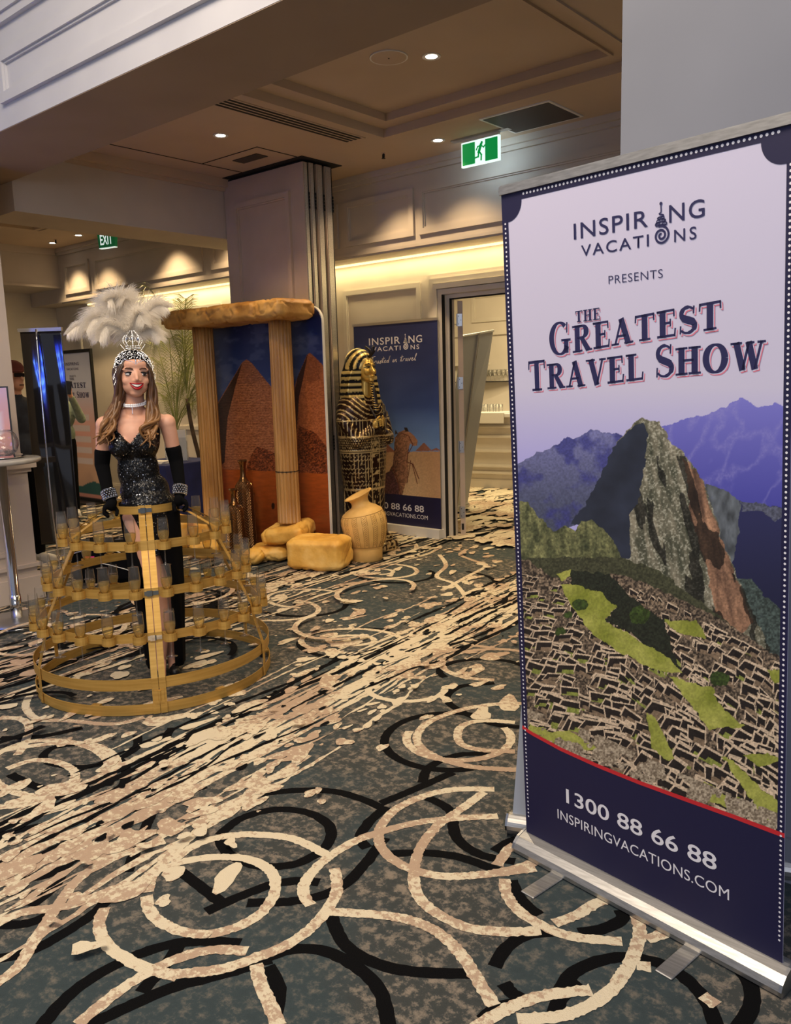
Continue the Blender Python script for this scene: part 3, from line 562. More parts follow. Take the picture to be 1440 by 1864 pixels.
blackL = [A([(640, 432), (700, 385), (800, 358), (900, 368), (962, 410), (950, 465), (890, 505), (830, 522), (750, 522), (670, 490), (637, 440)]), A([(520, 470), (600, 400), (720, 325), (850, 303), (970, 305), (1060, 330), (1110, 352)]),
 A([(1125, 350), (1075, 395), (1048, 440), (1070, 470)]), A([(1120, 440), (1060, 520), (990, 585), (880, 622), (720, 630)]), A([(522, 535), (600, 595), (640, 625)]), A([(600, 655), (690, 615), (780, 580), (860, 566), (930, 570)]),
 A([(962, 660), (1000, 745), (1080, 800), (1200, 830), (1370, 836)]), A([(770, 792), (850, 765), (950, 772), (1050, 825), (1110, 895), (1135, 1000)]), A([(250, 990), (400, 920), (520, 870), (640, 840), (790, 793)]), A([(110, 1000), (200, 900), (300, 830), (430, 770), (560, 742), (700, 748)]),
 A([(780, 815), (812, 880), (800, 965)]), A([(530, 740), (490, 800), (410, 890)]), A([(1118, 488), (1240, 484), (1350, 500), (1460, 540)]), A([(1235, 320), (1310, 360), (1330, 440), (1400, 490), (1500, 510)]), A([(1320, 250), (1240, 285), (1110, 340)]), A([(1440, 195), (1330, 200), (1250, 235), (1230, 280)]),
 A([(-80, 450), (120, 405), (300, 380), (450, 340), (600, 290)]), A([(450, 350), (420, 420), (370, 540)]), A([(230, 470), (190, 520), (160, 580), (90, 640)]), A([(-60, 800), (90, 770), (260, 670), (330, 600)]), A([(400, 140), (395, 180), (330, 215), (230, 235), (130, 215), (150, 180), (240, 165)]),
 A([(30, 255), (90, 285), (180, 310), (260, 290)]), A([(1440, -10), (1340, 0), (1300, 35), (1340, 70), (1440, 110), (1560, 120)]), A([(0, 150), (120, 145), (240, 120)]), A([(500, 120), (490, 155), (560, 190), (420, 210)]), A([(-40, 545), (60, 560), (160, 540), (260, 470)]), A([(-60, 690), (80, 690), (180, 640)]),
 B([(85, 940), (130, 1035), (215, 1110)]), B([(0, 1360), (60, 1265), (160, 1205), (290, 1190)]), B([(410, 1195), (520, 1178), (620, 1130), (610, 1085)]), B([(320, 1480), (370, 1400), (460, 1348), (570, 1318), (700, 1320), (820, 1350), (930, 1420), (1010, 1500), (1060, 1600), (1080, 1680)]),
 B([(1120, 1325), (1200, 1385), (1245, 1460), (1245, 1560), (1170, 1680)]), B([(45, 1440), (90, 1490), (160, 1535)]), B([(-60, 1620), (20, 1560), (130, 1535)]), B([(0, 800), (60, 760), (110, 740)]), B([(290, 1600), (330, 1500), (420, 1440)]),
 E(655, 1172, 110, 28, 20, 300), E(720, 1046, 70, 15, -30, 170), E(820, 1350, 120, 52, 60, 300), E(545, 1100, 85, 22, 0, 210), E(880, 1222, 80, 22, 150, 380), [(850, 1040), (890, 1050), (900, 1065), (860, 1085)], E(110, 1410, 120, 58, -60, 60), [(640, 1010), (690, 1018), (760, 1012)]]
cr = MB(); bk = MB()
zi = [0]
def jag_ribbon(mb, pts, w_, z, step=.012, j=.0022):
    P = [np.array(p[:2]) for p in pts]; q = []
    for i in range(len(P)-1):
        L = np.linalg.norm(P[i+1]-P[i]); n = max(1, int(L/step)); q += [P[i]+(P[i+1]-P[i])*k/n for k in range(n)]
    q.append(P[-1]); q = np.array(q)
    if len(q) < 3: return
    t_ = np.gradient(q, axis=0); t_ /= np.linalg.norm(t_, axis=1)[:, None]+1e-9; nn = np.stack([-t_[:, 1], t_[:, 0]], 1)
    jl = RNG.normal(0, j, len(q)); jr = RNG.normal(0, j, len(q)); ww = np.full(len(q), w_/2) if np.isscalar(w_) else np.interp(np.linspace(0, 1, len(q)), np.linspace(0, 1, len(w_)), w_)/2
    l = q+nn*(ww+jl)[:, None]; r = q-nn*(ww+jr)[:, None]; vs = []
    for a_, b_ in zip(l, r): vs += [(a_[0], a_[1], z), (b_[0], b_[1], z)]
    mb.add(vs, [(2*i, 2*i+1, 2*i+3, 2*i+2) for i in range(len(q)-1)])
def floorpath(l):
    c = catmull(l, 5); return [at_z(max(-400, x), y)[:2] for x, y in c]
def nz(base):
    zi[0] += 1; return base+zi[0]*3e-6
for l in blackL: jag_ribbon(bk, floorpath(l), .039, nz(.0006), j=.0009)
for l in creamL: jag_ribbon(cr, floorpath(l), .0365, nz(.0016), step=.007, j=.0014)
def splat(mb, x, y, r, z, el=1., ang=0, n=14):
    ph = RNG.uniform(0, 6.28, 3); am = RNG.uniform(.06, .28, 3); c_, s_ = math.cos(ang), math.sin(ang); vs = [(x, y, z)]
    for k in range(n):
        a = 2*PI*k/n; rr = r*(1+am[0]*math.cos(2*a+ph[0])+am[1]*math.cos(3*a+ph[1])+am[2]*.35*math.cos(5*a+ph[2])); u = rr*math.cos(a)*el; v_ = rr*math.sin(a)
        vs.append((x+u*c_-v_*s_, y+u*s_+v_*c_, z))
    mb.add(vs, [(0, 1+k, 1+(k+1) % n) for k in range(n)])
# the broad streaked band that crosses the floor, its parallels farther back, and the splashes around them
p0 = at_z(20, 1560)[:2]; p1 = at_z(900, 1110)[:2]; dr = (p1-p0)/np.linalg.norm(p1-p0); nr = np.array([-dr[1], dr[0]]); ang = math.atan2(dr[1], dr[0])
def band(off, sp, nC, nB, nS, u0, u1, keep=lambda p: True):
    for i in range(nC+nB):
        u = RNG.uniform(u0, u1); v_ = off+RNG.normal(0, sp*.62); L = RNG.uniform(.4, 2.2); c_ = p0+dr*u+nr*v_; bend = RNG.normal(0, .03)
        n = 9; pts = [c_+dr*L*t_+nr*(bend*math.sin(PI*t_)+.012*math.sin(9*t_+i)) for t_ in np.linspace(-.5, .5, n)]
        if not keep(c_): continue
        wd = RNG.uniform(.012, .034); ws = [wd*.3, wd*.9, wd, wd*RNG.uniform(.6, 1.2), wd*RNG.uniform(.6, 1.2), wd, wd*.8, wd*.3]
        jag_ribbon(cr if i < nC else bk, pts, ws, nz(.0014 if i < nC else .0022), .03, .003)
    for i in range(nS):
        u = RNG.uniform(u0, u1); v_ = off+RNG.normal(0, sp*1.1); c_ = p0+dr*u+nr*v_
        if not keep(c_): continue
        splat(cr, c_[0], c_[1], abs(RNG.normal(.014, .012))+.006, nz(.0012), RNG.uniform(1, 2.6), ang+RNG.normal(0, .3))
    for i in range(nS//8):
        u = RNG.uniform(u0, u1); v_ = off+RNG.normal(0, sp*.5); c_ = p0+dr*u+nr*v_
        if keep(c_): splat(bk, c_[0], c_[1], RNG.uniform(.005, .014), nz(.0024), RNG.uniform(1, 3), ang)
band(0.0, .30, 150, 46, 900, -.6, 6.5)
band(1.75, .42, 130, 60, 900, -2.5, 6)
band(3.3, .4, 120, 60, 800, -4, 6)
band(4.9, .5, 120, 50, 700, -5, 6)
band(6.6, .6, 120, 50, 600, -5, 8)
band(8.6, .8, 140, 60, 700, -5, 9)
# blobs scattered through the near floor, and rings farther away
for i in range(260):
    x, y = RNG.uniform(-.3, 9), RNG.uniform(-.3, 6); c_ = p0+dr*RNG.uniform(-.6, 7)+nr*RNG.uniform(-.7, 2.2)
    splat(cr, c_[0], c_[1], abs(RNG.normal(.010, .010))+.004, nz(.0012), RNG.uniform(1, 2), RNG.uniform(0, 3))
for i in range(1500):                      # dense splashes seen through the doorway
    c_ = p0+dr*RNG.uniform(5.2, 10.5)+nr*RNG.uniform(.6, 4.2)
    splat(cr, c_[0], c_[1], abs(RNG.normal(.03, .02))+.012, nz(.0012), RNG.uniform(1.5, 4), ang+RNG.normal(0, .25))
for i in range(90):
    c_ = p0+dr*RNG.uniform(0, 8)+nr*RNG.uniform(.5, 7.5); r_ = RNG.uniform(.14, .5); a0 = RNG.uniform(0, 6.28); a1 = a0+RNG.uniform(2.5, 6.2); el = RNG.uniform(.6, 1)
    pts = [c_+dr*r_*math.cos(a)*1.0+nr*r_*el*math.sin(a) for a in np.linspace(a0, a1, 24)]
    jag_ribbon(cr if i % 5 < 3 else bk, pts, .036, nz(.0018 if i % 5 < 3 else .0008), .03, .002)
o = cr.obj('carpet_cream_motif', M['cream'], floor); o['kind'] = 'stuff'
o = bk.obj('carpet_black_motif', M['blackpile'], floor); o['kind'] = 'stuff'
for o_ in (o,): pass
# ------------------------------------------------------------------ lettering drawn as strokes: a slab-serif capital alphabet
TH, TN, SE = .235, .085, .075
def arc(cx, cy, rx, ry, a0, a1, n=22): return [(cx+rx*math.cos(math.radians(a)), cy+ry*math.sin(math.radians(a))) for a in np.linspace(a0, a1, n)]
def serif_glyph(ch):
    """list of (points, widths) in a box of height 1; returns strokes, advance"""
    S_ = []
    def v(x, y0=0, y1=1, w_=TH): S_.append(([(x, y0), (x, y1)], w_))
    def h(x0, x1, y, w_=SE): S_.append(([(x0, y), (x1, y)], w_))
    def ser(x, top=True, bot=True, e=.115):
        if bot: h(x-TH/2-e, x+TH/2+e, SE/2)
        if top: h(x-TH/2-e, x+TH/2+e, 1-SE/2)
    def curve(pts, wmin=TN, wmax=TH):
        ws = []
        for i in range(len(pts)):
            a = pts[max(i-1, 0)]; b_ = pts[min(i+1, len(pts)-1)]; L = math.hypot(b_[0]-a[0], b_[1]-a[1])+1e-9; ws.append(wmin+(wmax-wmin)*abs((b_[1]-a[1])/L)**1.6)
        S_.append((pts, ws))
    if ch == 'T': v(.42); ser(.42, False); h(.03, .81, 1-SE*.6, SE*1.2); S_.append(([(.06, 1), (.045, .72)], .06)); S_.append(([(.78, 1), (.795, .72)], .06)); return S_, .84
    if ch == 'H': v(.24); v(.74); ser(.24); ser(.74); h(.3, .7, .52, TN); return S_, .98
    if ch in 'EL':
        v(.24); h(.02, .72, SE/2+.005, SE*1.15); S_.append(([(.70, .0), (.73, .30)], .06)); h(.01, .3, 1-SE/2)
        if ch == 'E': h(.02, .68, 1-SE/2, SE*1.1); S_.append(([(.67, 1), (.685, .72)], .06)); h(.3, .54, .52, TN); S_.append(([(.54, .38), (.54, .66)], .055))
        else: h(.02, .47, 1-SE/2)
        return S_, .77
    if ch == 'R': v(.24); ser(.24); curve([(.24, 1-TN/2), (.46, 1-TN/2)]+arc(.46, .745, .20, .213, 90, -90)+[(.24, .532)]); S_.append(([(.44, .52), (.74, .03)], [TH*.8, TH*.95])); h(.66, .92, SE/2); return S_, .90
    if ch == 'A': S_.append(([(.44, .98), (.16, .02)], TN)); S_.append(([(.42, 1), (.72, 0)], TH)); h(.0, .32, SE/2); h(.55, .93, SE/2); h(.26, .62, .33, TN); return S_, .92
    if ch == 'V': S_.append(([(.22, 1), (.50, 0)], TH)); S_.append(([(.50, .02), (.77, 1)], TN)); h(.0, .42, 1-SE/2); h(.62, .92, 1-SE/2); return S_, .90
    if ch == 'W':
        for x in (.2, .62): S_.append(([(x, 1), (x+.22, 0)], TH*.95)); S_.append(([(x+.22, .02), (x+.44, 1)], TN))
        h(.0, .40, 1-SE/2); h(.55, .82, 1-SE/2); h(.92, 1.2, 1-SE/2); return S_, 1.2
    if ch == 'O': curve(arc(.46, .5, .34, .49, 0, 360, 40), TN, TH*1.05); return S_, .94
    if ch == 'G': curve(arc(.48, .5, .36, .49, 48, 330, 34), TN, TH*1.05); v(.76, .04, .44, TH*.9); h(.55, .96, .44); S_.append(([(.80, .66), (.815, .98)], .06)); return S_, .97
    if ch == 'S':
        pts = arc(.37, .725, .24, .235, 35, 180, 12)+[(.15, .66), (.24, .56), (.40, .49), (.55, .42), (.615, .33)]+arc(.36, .285, .27, .245, 10, -150, 14)
        ws = [TN]*4+[TN*1.5]*4+[TH*.7]*4+[TH*.85, TH*1.1, TH*1.15, TH*1.1, TH*.9]+[TH*.8]*4+[TN*1.4]*4+[TN]*6; ws = ws[:len(pts)]+[TN]*(len(pts)-len(ws)); S_.append((pts, ws))
        S_.append(([(.585, .70), (.60, .98)], .06)); S_.append(([(.105, .32), (.09, .03)], .06)); return S_, .70
    return S_, .4
class Board:
    """a flat printed board: maps its own (u, v) metres to space"""
    def __init__(s, o, ex, ez): s.o = np.array(o, float); s.ex = np.array(ex, float); s.ez = np.array(ez, float); s.n = np.cross(s.ex, s.ez); s.n /= np.linalg.norm(s.n)
    def p(s, u, v, d=0): return s.o+s.ex*u+s.ez*v+s.n*d
    def uv(s, x, y):
        v = ray(x, y); k = ((s.o-CO)@s.n)/(v@s.n); q = CO+v*k-s.o; A_ = np.stack([s.ex, s.ez], 1); return tuple(np.linalg.lstsq(A_, q, rcond=None)[0])
    def poly(s, mb, pts, d): mb.add([s.p(a, b_, d) for a, b_ in pts], [tuple(range(len(pts)))])
    def stroke(s, mb, pts, w_, d): mb.ribbon([s.p(a, b_, d) for a, b_ in pts], w_, s.n)
    def disc(s, mb, u, v, r, d, n=10): s.poly(mb, [(u+r*math.cos(2*PI*k/n), v+r*math.sin(2*PI*k/n)) for k in range(n)], d)
    def image(s, name, u0, u1, v0, v1, nu, nv, paint, m, parent, d):
        U, V = np.meshgrid(np.linspace(u0, u1, nu), np.linspace(v0, v1, nv)); P = s.o+U[..., None]*s.ex+V[..., None]*s.ez+s.n*d; P = P.reshape(-1, 3)
        X, Y = proj(P); I = np.arange(nu*nv).reshape(nv, nu); fs = np.stack([I[:-1, :-1], I[:-1, 1:], I[1:, 1:], I[1:, :-1]], -1).reshape(-1, 4)
        me = bpy.data.meshes.new(name); me.vertices.add(len(P)); me.vertices.foreach_set('co', P.astype(np.float32).ravel()); me.loops.add(fs.size); me.loops.foreach_set('vertex_index', fs.astype(np.int32).ravel())
        me.polygons.add(len(fs)); me.polygons.foreach_set('loop_start', np.arange(0, fs.size, 4, dtype=np.int32)); me.polygons.foreach_set('loop_total', np.full(len(fs), 4, np.int32)); me.update(calc_edges=True); me.validate()
        vcol(me, paint(X, Y, U.ravel(), V.ravel())); return link(name, me, m, parent)
    def serif(s, mb, word, us, base, top, d, off=(0, 0)):
        """word set between us[0]..us[1]; base/top are functions of u; the first letter of capitals given by '^' is taller"""
        gl = []; x = 0; big = False
        for ch in word:
            if ch == '^': big = True; continue
            if ch == ' ': x += .38; continue
            g, adv = serif_glyph(ch); k = 1.22 if big else 1.0; gl.append((x, k, g, big)); x += (adv+.06)*(1.1 if big else 1.0); big = False
        sc = (us[1]-us[0])/x
        for gx, k, g, bg in gl:
            for pts, ws in g:
                q = []; 
                for (a, b_) in pts:
                    u = us[0]+(gx+a*(1.1 if bg else 1))*sc; bs = base(u); tp = top(u); hh = (tp-bs)*k; q.append((u+off[0], bs-((k-1)*.10*(tp-bs) if bg else 0)+b_*hh+off[1]))
                hgt = (top(us[0])-base(us[0]))
                if len(q) > 2:
                    # widths are measured across the stroke
                    s.stroke(mb, q, [w_*sc*.98 for w_ in ws], d)
                else:
                    horiz = abs(pts[0][1]-pts[1][1]) < 1e-6
                    if horiz: s.stroke(mb, q, (ws if np.isscalar(ws) else ws[0])*hgt*k, d)
                    else: s.stroke(mb, q, [w_*sc for w_ in ws] if not np.isscalar(ws) else ws*sc, d)
    def swirl(s, mb, u, v0, v1, d, w_):
        """the spiral that stands for the O, with loops and a dot rising above it"""
        R_ = (v1-v0)*.23; cy = v0+R_
        s.stroke(mb, [(u+R_*(.12+.88*t_)*math.cos(2*PI*(2.1*t_)+PI*.4), cy+R_*(.12+.88*t_)*math.sin(2*PI*(2.1*t_)+PI*.4)) for t_ in np.linspace(0, 1, 50)], w_, d)
        y = cy+R_*1.02; H_ = v1-y; pts = []
        for k, (hw, yy) in enumerate(((.62, .02), (.5, .14), (.40, .26), (.30, .37), (.20, .47))):
            sg = 1 if k % 2 else -1; pts += [(u-sg*R_*hw, y+H_*yy), (u+sg*R_*hw*.7, y+H_*(yy+.035)), (u+sg*R_*hw, y+H_*(yy+.07))]
        pts += [(u, y+H_*.60), (u, y+H_*.9)]; s.stroke(mb, [tuple(q) for q in catmull(pts, 4)], w_*.6, d)
        s.disc(mb, u, y+H_*.97, w_*.8, d)
        for k in range(3):
            for sg in (-1, 1): s.stroke(mb, arc(u+sg*R_*(.42-.1*k), y+H_*(.06+.14*k), R_*(.28-.06*k), R_*(.17-.03*k), 0, 360, 12), w_*.5, d)
    def logo(s, m, parent, u0, u1, vb1, vt1, vb2, vt2, w_, bold_=.004):
        W_ = u1-u0; kw_ = dict(bold=bold_)
        text('lettering', 'INSPIR', m, parent, s.p(u0, vb1), s.ex, s.ez, W_*.60, vt1-vb1, .001, 1.12, **kw_)
        text('lettering', 'NG', m, parent, s.p(u0+W_*.755, vb1), s.ex, s.ez, W_*.245, vt1-vb1, .001, 1.12, **kw_)
        text('lettering', 'VACATI', m, parent, s.p(u0+W_*.06, vb2), s.ex, s.ez, W_*.545, vt2-vb2, .001, 1.2, **kw_)
        text('lettering', 'NS', m, parent, s.p(u0+W_*.79, vb2), s.ex, s.ez, W_*.155, vt2-vb2, .001, 1.3, **kw_)
        mb = MB(); s.swirl(mb, u0+W_*.697, vb2-(vt2-vb2)*.05, vt1+(vt1-vb1)*.22, .0012, w_); mb.obj('spiral_emblem', m, parent)
def mixc(a, b_, t_): t_ = np.clip(t_, 0, 1)[:, None]; return a*(1-t_)+b_*t_
def cc(*c): return np.array(c, float)
def fill(img, mask, c): img[mask] = c[mask] if getattr(c, 'ndim', 1) == 2 else c

# ------------------------------------------------------------------ big roll-up banner
def paint_peaks(X, Y, U, V):
    n = len(X); Q = lambda l: [(a/2.769+920, b_/2.769+700) for a, b_ in l]; Q2 = lambda l: [(a/2.6667+900, b_/2.6667+1250) for a, b_ in l]
    wx = X+(fbm(X*.09, Y*.09, 3, 5)-.5)*9; wy = Y+(fbm(X*.09+50, Y*.09, 3, 6)-.5)*9
    img = mixc(cc(203, 199, 222), cc(178, 174, 230), np.clip((Y-705)/130, 0, 1))
    t1 = fbm(X*.03, Y*.03, 5, 1); t2 = fbm(X*.12, Y*.05, 4, 2); f1 = fbm(X*.35, Y*.35, 3, 3)
    m = inpoly(wx, wy, Q([(790, 215), (880, 180), (1000, 150), (1090, 120), (1185, 65), (1280, 115), (1370, 95), (1500, 140), (1500, 760), (1000, 760), (800, 400)]))
    rid = np.abs(fbm(X*.022+Y*.012, Y*.012-X*.008, 4, 21)-.5)*2
    fill(img, m, mixc(mixc(cc(124, 122, 206), cc(74, 74, 166), (Y-725)/200), cc(150, 146, 206), np.clip(.55-rid*2.6, 0, .6)*(f1*1.3)))
    m = inpoly(wx, wy, Q([(60, 410), (150, 350), (270, 300), (310, 262), (350, 272), (430, 228), (520, 238), (620, 262), (560, 420), (400, 680), (250, 760), (60, 640)]))
    fill(img, m, mixc(mixc(cc(116, 118, 168), cc(74, 80, 104), (Y-790)/150), cc(60, 62, 130), np.clip((t1-.5)*5, 0, .8))*(.82+.36*f1[:, None]))
    m = inpoly(wx, wy, Q([(1010, 500), (1100, 530), (1185, 592), (1300, 600), (1500, 650), (1500, 1500), (1100, 1400)]))
    fill(img, m, mixc(cc(44, 46, 88), cc(24, 26, 50), (Y-950)/250))
    m = inpoly(wx, wy, Q([(1010, 500), (1100, 525), (1185, 590), (1175, 760), (1130, 960), (1040, 700)])); fill(img, m, cc(88, 94, 100)*(.55+.9*t2[:, None]))
    m = inpoly(wx, wy, Q([(1185, 590), (1300, 600), (1440, 640), (1360, 690), (1290, 640), (1200, 640)])); fill(img, m, cc(86, 90, 108)*(.6+.8*f1[:, None]))
    m = inpoly(wx, wy, Q([(1150, 970), (1240, 980), (1300, 1060), (1500, 1220), (1500, 1460), (1330, 1400)])); fill(img, m, cc(66, 78, 74)*(.4+1.2*f1[:, None]))
    # central peak
    pk = Q([(595, 245), (640, 200), (690, 168), (780, 195), (830, 280), (900, 350), (1000, 490), (1050, 640), (1100, 800), (1170, 960), (1250, 1150), (1340, 1350), (1200, 1300), (1000, 1130), (860, 1060), (600, 960), (400, 700), (420, 600), (490, 450), (540, 320)])
    m = inpoly(wx, wy, pk); st = fbm(X*.11-Y*.02, Y*.022, 4, 8); rock = mixc(mixc(cc(60, 64, 50), cc(158, 150, 128), st*1.5-.25), cc(168, 166, 150), np.clip((f1-.55)*4, 0, .7))
    brown = inpoly(wx, wy, Q([(900, 370), (990, 480), (1040, 640), (1120, 850), (1250, 1200), (1180, 1260), (1060, 1150), (1010, 900), (940, 700)]))
    rock = np.where(brown[:, None], mixc(cc(84, 62, 50), cc(176, 134, 104), st*1.6-.3), rock); rock *= (.72+.55*f1[:, None])
    fill(img, m, rock)
    dk = (fbm(X*.05-Y*.012, Y*.014, 3, 31) > .56) & m & (Y > 830); img[dk] *= .42
    fill(img, inpoly(wx, wy, Q([(600, 245), (650, 205), (700, 190), (715, 260), (690, 480), (670, 600), (620, 660), (628, 880), (590, 880), (540, 800), (470, 700), (330, 700), (410, 600), (490, 440), (540, 320)])), cc(44, 50, 66)*(.75+.5*t1[:, None]))
    # hills on the left
    m = inpoly(wx, wy, Q([(70, 590), (110, 590), (170, 670), (250, 745), (300, 708), (350, 745), (380, 690), (440, 684), (500, 730), (570, 830), (600, 960), (350, 960), (60, 930)])); fill(img, m, mixc(cc(50, 56, 38), cc(138, 138, 92), t2*1.5-.2)*(.6+.8*f1[:, None]))
    # lower town: rows of roofless rooms
    fill(img, (wy > np.interp(wx, [920, 1130, 1200, 1440], [1015, 1015, 1040, 1220])) & (wx < 1380), cc(70, 72, 52)*(.5+.9*f1[:, None]))
    base = wy > np.interp(wx, [920, 960, 1000, 1050, 1110, 1150, 1200, 1300, 1370, 1440], [1015, 1018, 1050, 1054, 1044, 1052, 1072, 1120, 1165, 1210])
    a = math.radians(30); ps = np.clip(.42+(wy-1010)/450*1.25, .3, 2.2); gx = (wx-1180)/ps; gy = np.log(ps)*450/1.25; rx = gx*math.cos(a)+gy*math.sin(a); ry = -gx*math.sin(a)+gy*math.cos(a)
    a2 = .35; qx = rx+ry*a2
    cw = 30.*(1+.0*X); ch = 14.; ii = np.floor(qx/cw); jj = np.floor(ry/ch+noise2(ii*1.0, ii*0., 41)); qx = qx+4*np.sin(ry*.07); ii = np.floor(qx/cw); fx = qx/cw-ii; fy = ry/ch+noise2(ii*1.0, ii*0., 41)-jj; hsh = noise2(ii*7.3+.5, jj*5.1+.5, 42)
    wl = (fx < .12+.12*hsh) | (fy < .22); wl = wl & (noise2(X*.06, Y*.06, 77) > .25); top_ = mixc(cc(228, 206, 178), cc(140, 116, 94), f1*1.3); inn = mixc(cc(34, 28, 26), cc(104, 86, 68), (fy-.3)*1.1+hsh*.5-.3)
    rub = mixc(cc(58, 48, 40), cc(180, 156, 128), f1*2-.5); h2 = noise2(ii*3.1+.5, jj*9.7+.5, 55); h3 = noise2(ii*5.7+.5, jj*2.3+.5, 56); wl = ((fx < .13) & (h2 > .35)) | ((fy < .24) & (h3 > .3)); sh = (fx-.13 < (1-fy)*.55) & (h2 > .35)
    flr = mixc(cc(120, 100, 80), cc(158, 134, 108), h3*1.2); flr = np.where((h3 > .83)[:, None], cc(120, 126, 60), flr); inn = np.where((sh | (fy < .62) | (h3 < .35))[:, None], cc(26, 22, 22)+26*f1[:, None], flr)
    town = np.where(wl[:, None], top_, inn); town = np.where((hsh > .72)[:, None], rub, town)
    fill(img, base, mixc(cc(40, 34, 30), cc(168, 146, 120), f1*1.9-.5)*(.8+.4*t1[:, None]))
    rg = np.random.default_rng(3); rooms = []
    for yy in np.arange(1040, 1520, 5.2):
        p_ = .42+(yy-1010)/450*1.25
        for k_ in range(int(9/p_**.7)): rooms.append((rg.uniform(945, 1440), yy+rg.uniform(-4, 4), p_))
    for cx_, cy_, p_ in rooms:
        if cy_ < np.interp(cx_, [920, 960, 1000, 1110, 1200, 1300, 1370, 1440], [1030, 1030, 1065, 1056, 1085, 1130, 1175, 1220]): continue
        w_ = p_*rg.uniform(16, 42); h_ = p_*rg.uniform(12, 24); th_ = math.radians(rg.normal(30 if cx_ > 1120 else 14, 7)); ux, uy = w_*math.cos(th_), w_*math.sin(th_); vx, vy = h_*rg.uniform(-.9, .2), h_
        ix = np.nonzero((X > cx_-w_-h_) & (X < cx_+w_+h_) & (Y > cy_-h_-w_) & (Y < cy_+w_+h_) & base)[0]
        if not len(ix): continue
        dx_, dy_ = X[ix]-cx_, Y[ix]-cy_; D_ = ux*vy-uy*vx; r_ = (dx_*vy-dy_*vx)/D_; q_ = (ux*dy_-uy*dx_)/D_; n_ = f1[ix]
        ins = (r_ > 0) & (r_ < 1) & (q_ > 0) & (q_ < 1); lit = cc(218, 194, 164)*(.72+.5*n_[:, None]); dkc = cc(30, 25, 24)*(.7+.9*n_[:, None]); fl_c = (cc(132, 112, 90) if rg.random() < .75 else cc(134, 142, 66))*(.7+.6*n_[:, None])
        c_ = np.where((q_ < .60)[:, None], dkc, fl_c); c_ = np.where((r_ < .35)[:, None] & (q_ < .9)[:, None], dkc*1.15, c_)
        edge = (q_ < .16) | (r_ < .07) | ((r_ > .94) & (q_ < .8)); c_ = np.where(edge[:, None], lit, c_); img[ix[ins]] = c_[ins]
    gr = mixc(cc(128, 136, 48), cc(190, 190, 96), t1*1.6-.3)*(.82+.3*f1[:, None])
    for g_ in (Q([(275, 1005), (330, 1010), (480, 1040), (560, 1130), (490, 1190), (620, 1250), (700, 1310), (800, 1350), (890, 1455), (760, 1440), (560, 1340), (430, 1250), (330, 1110)]), Q([(250, 950), (330, 935), (350, 960), (290, 990)]),
               Q([(820, 1470), (1030, 1530), (1110, 1662), (1000, 1662)]), Q2([(880, 0), (1060, 0), (1095, 100), (1215, 195), (1040, 205), (950, 80)]), Q2([(740, 120), (790, 160), (880, 350), (830, 355), (765, 300)]), Q([(1320, 1440), (1420, 1440), (1420, 1510), (1350, 1500)]),
               Q2([(1100, 330), (1180, 380), (1300, 500), (1390, 570), (1395, 700), (1320, 640), (1240, 540)]), Q2([(1210, 335), (1320, 320), (1395, 360), (1290, 385)]), Q2([(170, 180), (230, 200), (300, 230), (160, 240)]), Q2([(215, 240), (360, 215), (510, 300), (330, 320)]), Q([(800, 1185), (960, 1190), (1020, 1280), (860, 1250)]), Q2([(930, 450), (1060, 480), (1200, 600), (1050, 560)])):
        fill(img, inpoly(wx, wy, g_), gr)
    fill(img, inpoly(wx, wy, Q([(330, 940), (520, 950), (640, 1080), (800, 1190), (840, 1330), (890, 1450), (790, 1350), (700, 1310), (640, 1250), (500, 1190), (560, 1130), (480, 1040), (330, 1010)])), cc(30, 34, 26)*(.6+1.3*f1[:, None]))
    for cx_, cy_, r_ in ((1057, 1101, 14), (1310, 1235, 17), (1165, 1120, 20), (1035, 1120, 8), (1020, 1150, 9)):
        m = ((wx-cx_)/r_)**2+((wy-cy_)/(r_*.8))**2 < 1; fill(img, m, cc(52, 68, 30)*(.5+1.1*f1[:, None]))
    m = (Y > np.interp(X, [960, 1085, 1245, 1440], [1290, 1335, 1410, 1490])) & base & (t1 < .56); fill(img, m, mixc(cc(96, 82, 66), cc(206, 190, 164), f1*1.7-.3))
    return img
bt = at_z(960, 1545); bv = at_z(1428, 1795)-bt; bex = bv/np.linalg.norm(bv); bn = np.array([bex[1], -bex[0], 0]); ba = math.radians(1.5)
bez = np.array([0, 0, 1])*math.cos(ba)+bn*math.sin(ba)-bex*.022; BW = .826
T1 = thing('rollup_banner', (float(bt[0]), float(bt[1]), 0), 'large near roll-up banner printed with a mountain peak and stone ruins', 'banner', world=True)
b1 = Board(bt, bex, bez)
def boxb(B_, mb, u0, u1, v0, v1, d0, d1):
    vs = [B_.p(u, v, d) for d in (d0, d1) for u, v in ((u0, v0), (u1, v0), (u1, v1), (u0, v1))]
    mb.add(vs, [(0, 3, 2, 1), (4, 5, 6, 7), (0, 1, 5, 4), (1, 2, 6, 5), (2, 3, 7, 6), (3, 0, 4, 7)])
mb = MB(); boxb(b1, mb, 0, BW, .05, 2.03, -.0016, -.0004); mb.obj('banner_sheet', M['lav'], T1)
b1.image('photo_print', .0215, BW-.018, .375, 1.52, 540, 740, paint_peaks, M['print'], T1, .0002)
mb = MB(); NV = []
red = lambda u: np.interp(u, [0, .03, .15, .28, .42, .56, .7, .83], [.418, .409, .394, .388, .388, .393, .399, .402])
us = np.linspace(0, BW, 40); b1.poly(mb, [(u, red(u)) for u in us]+[(BW, .05), (0, .05)], .0006)
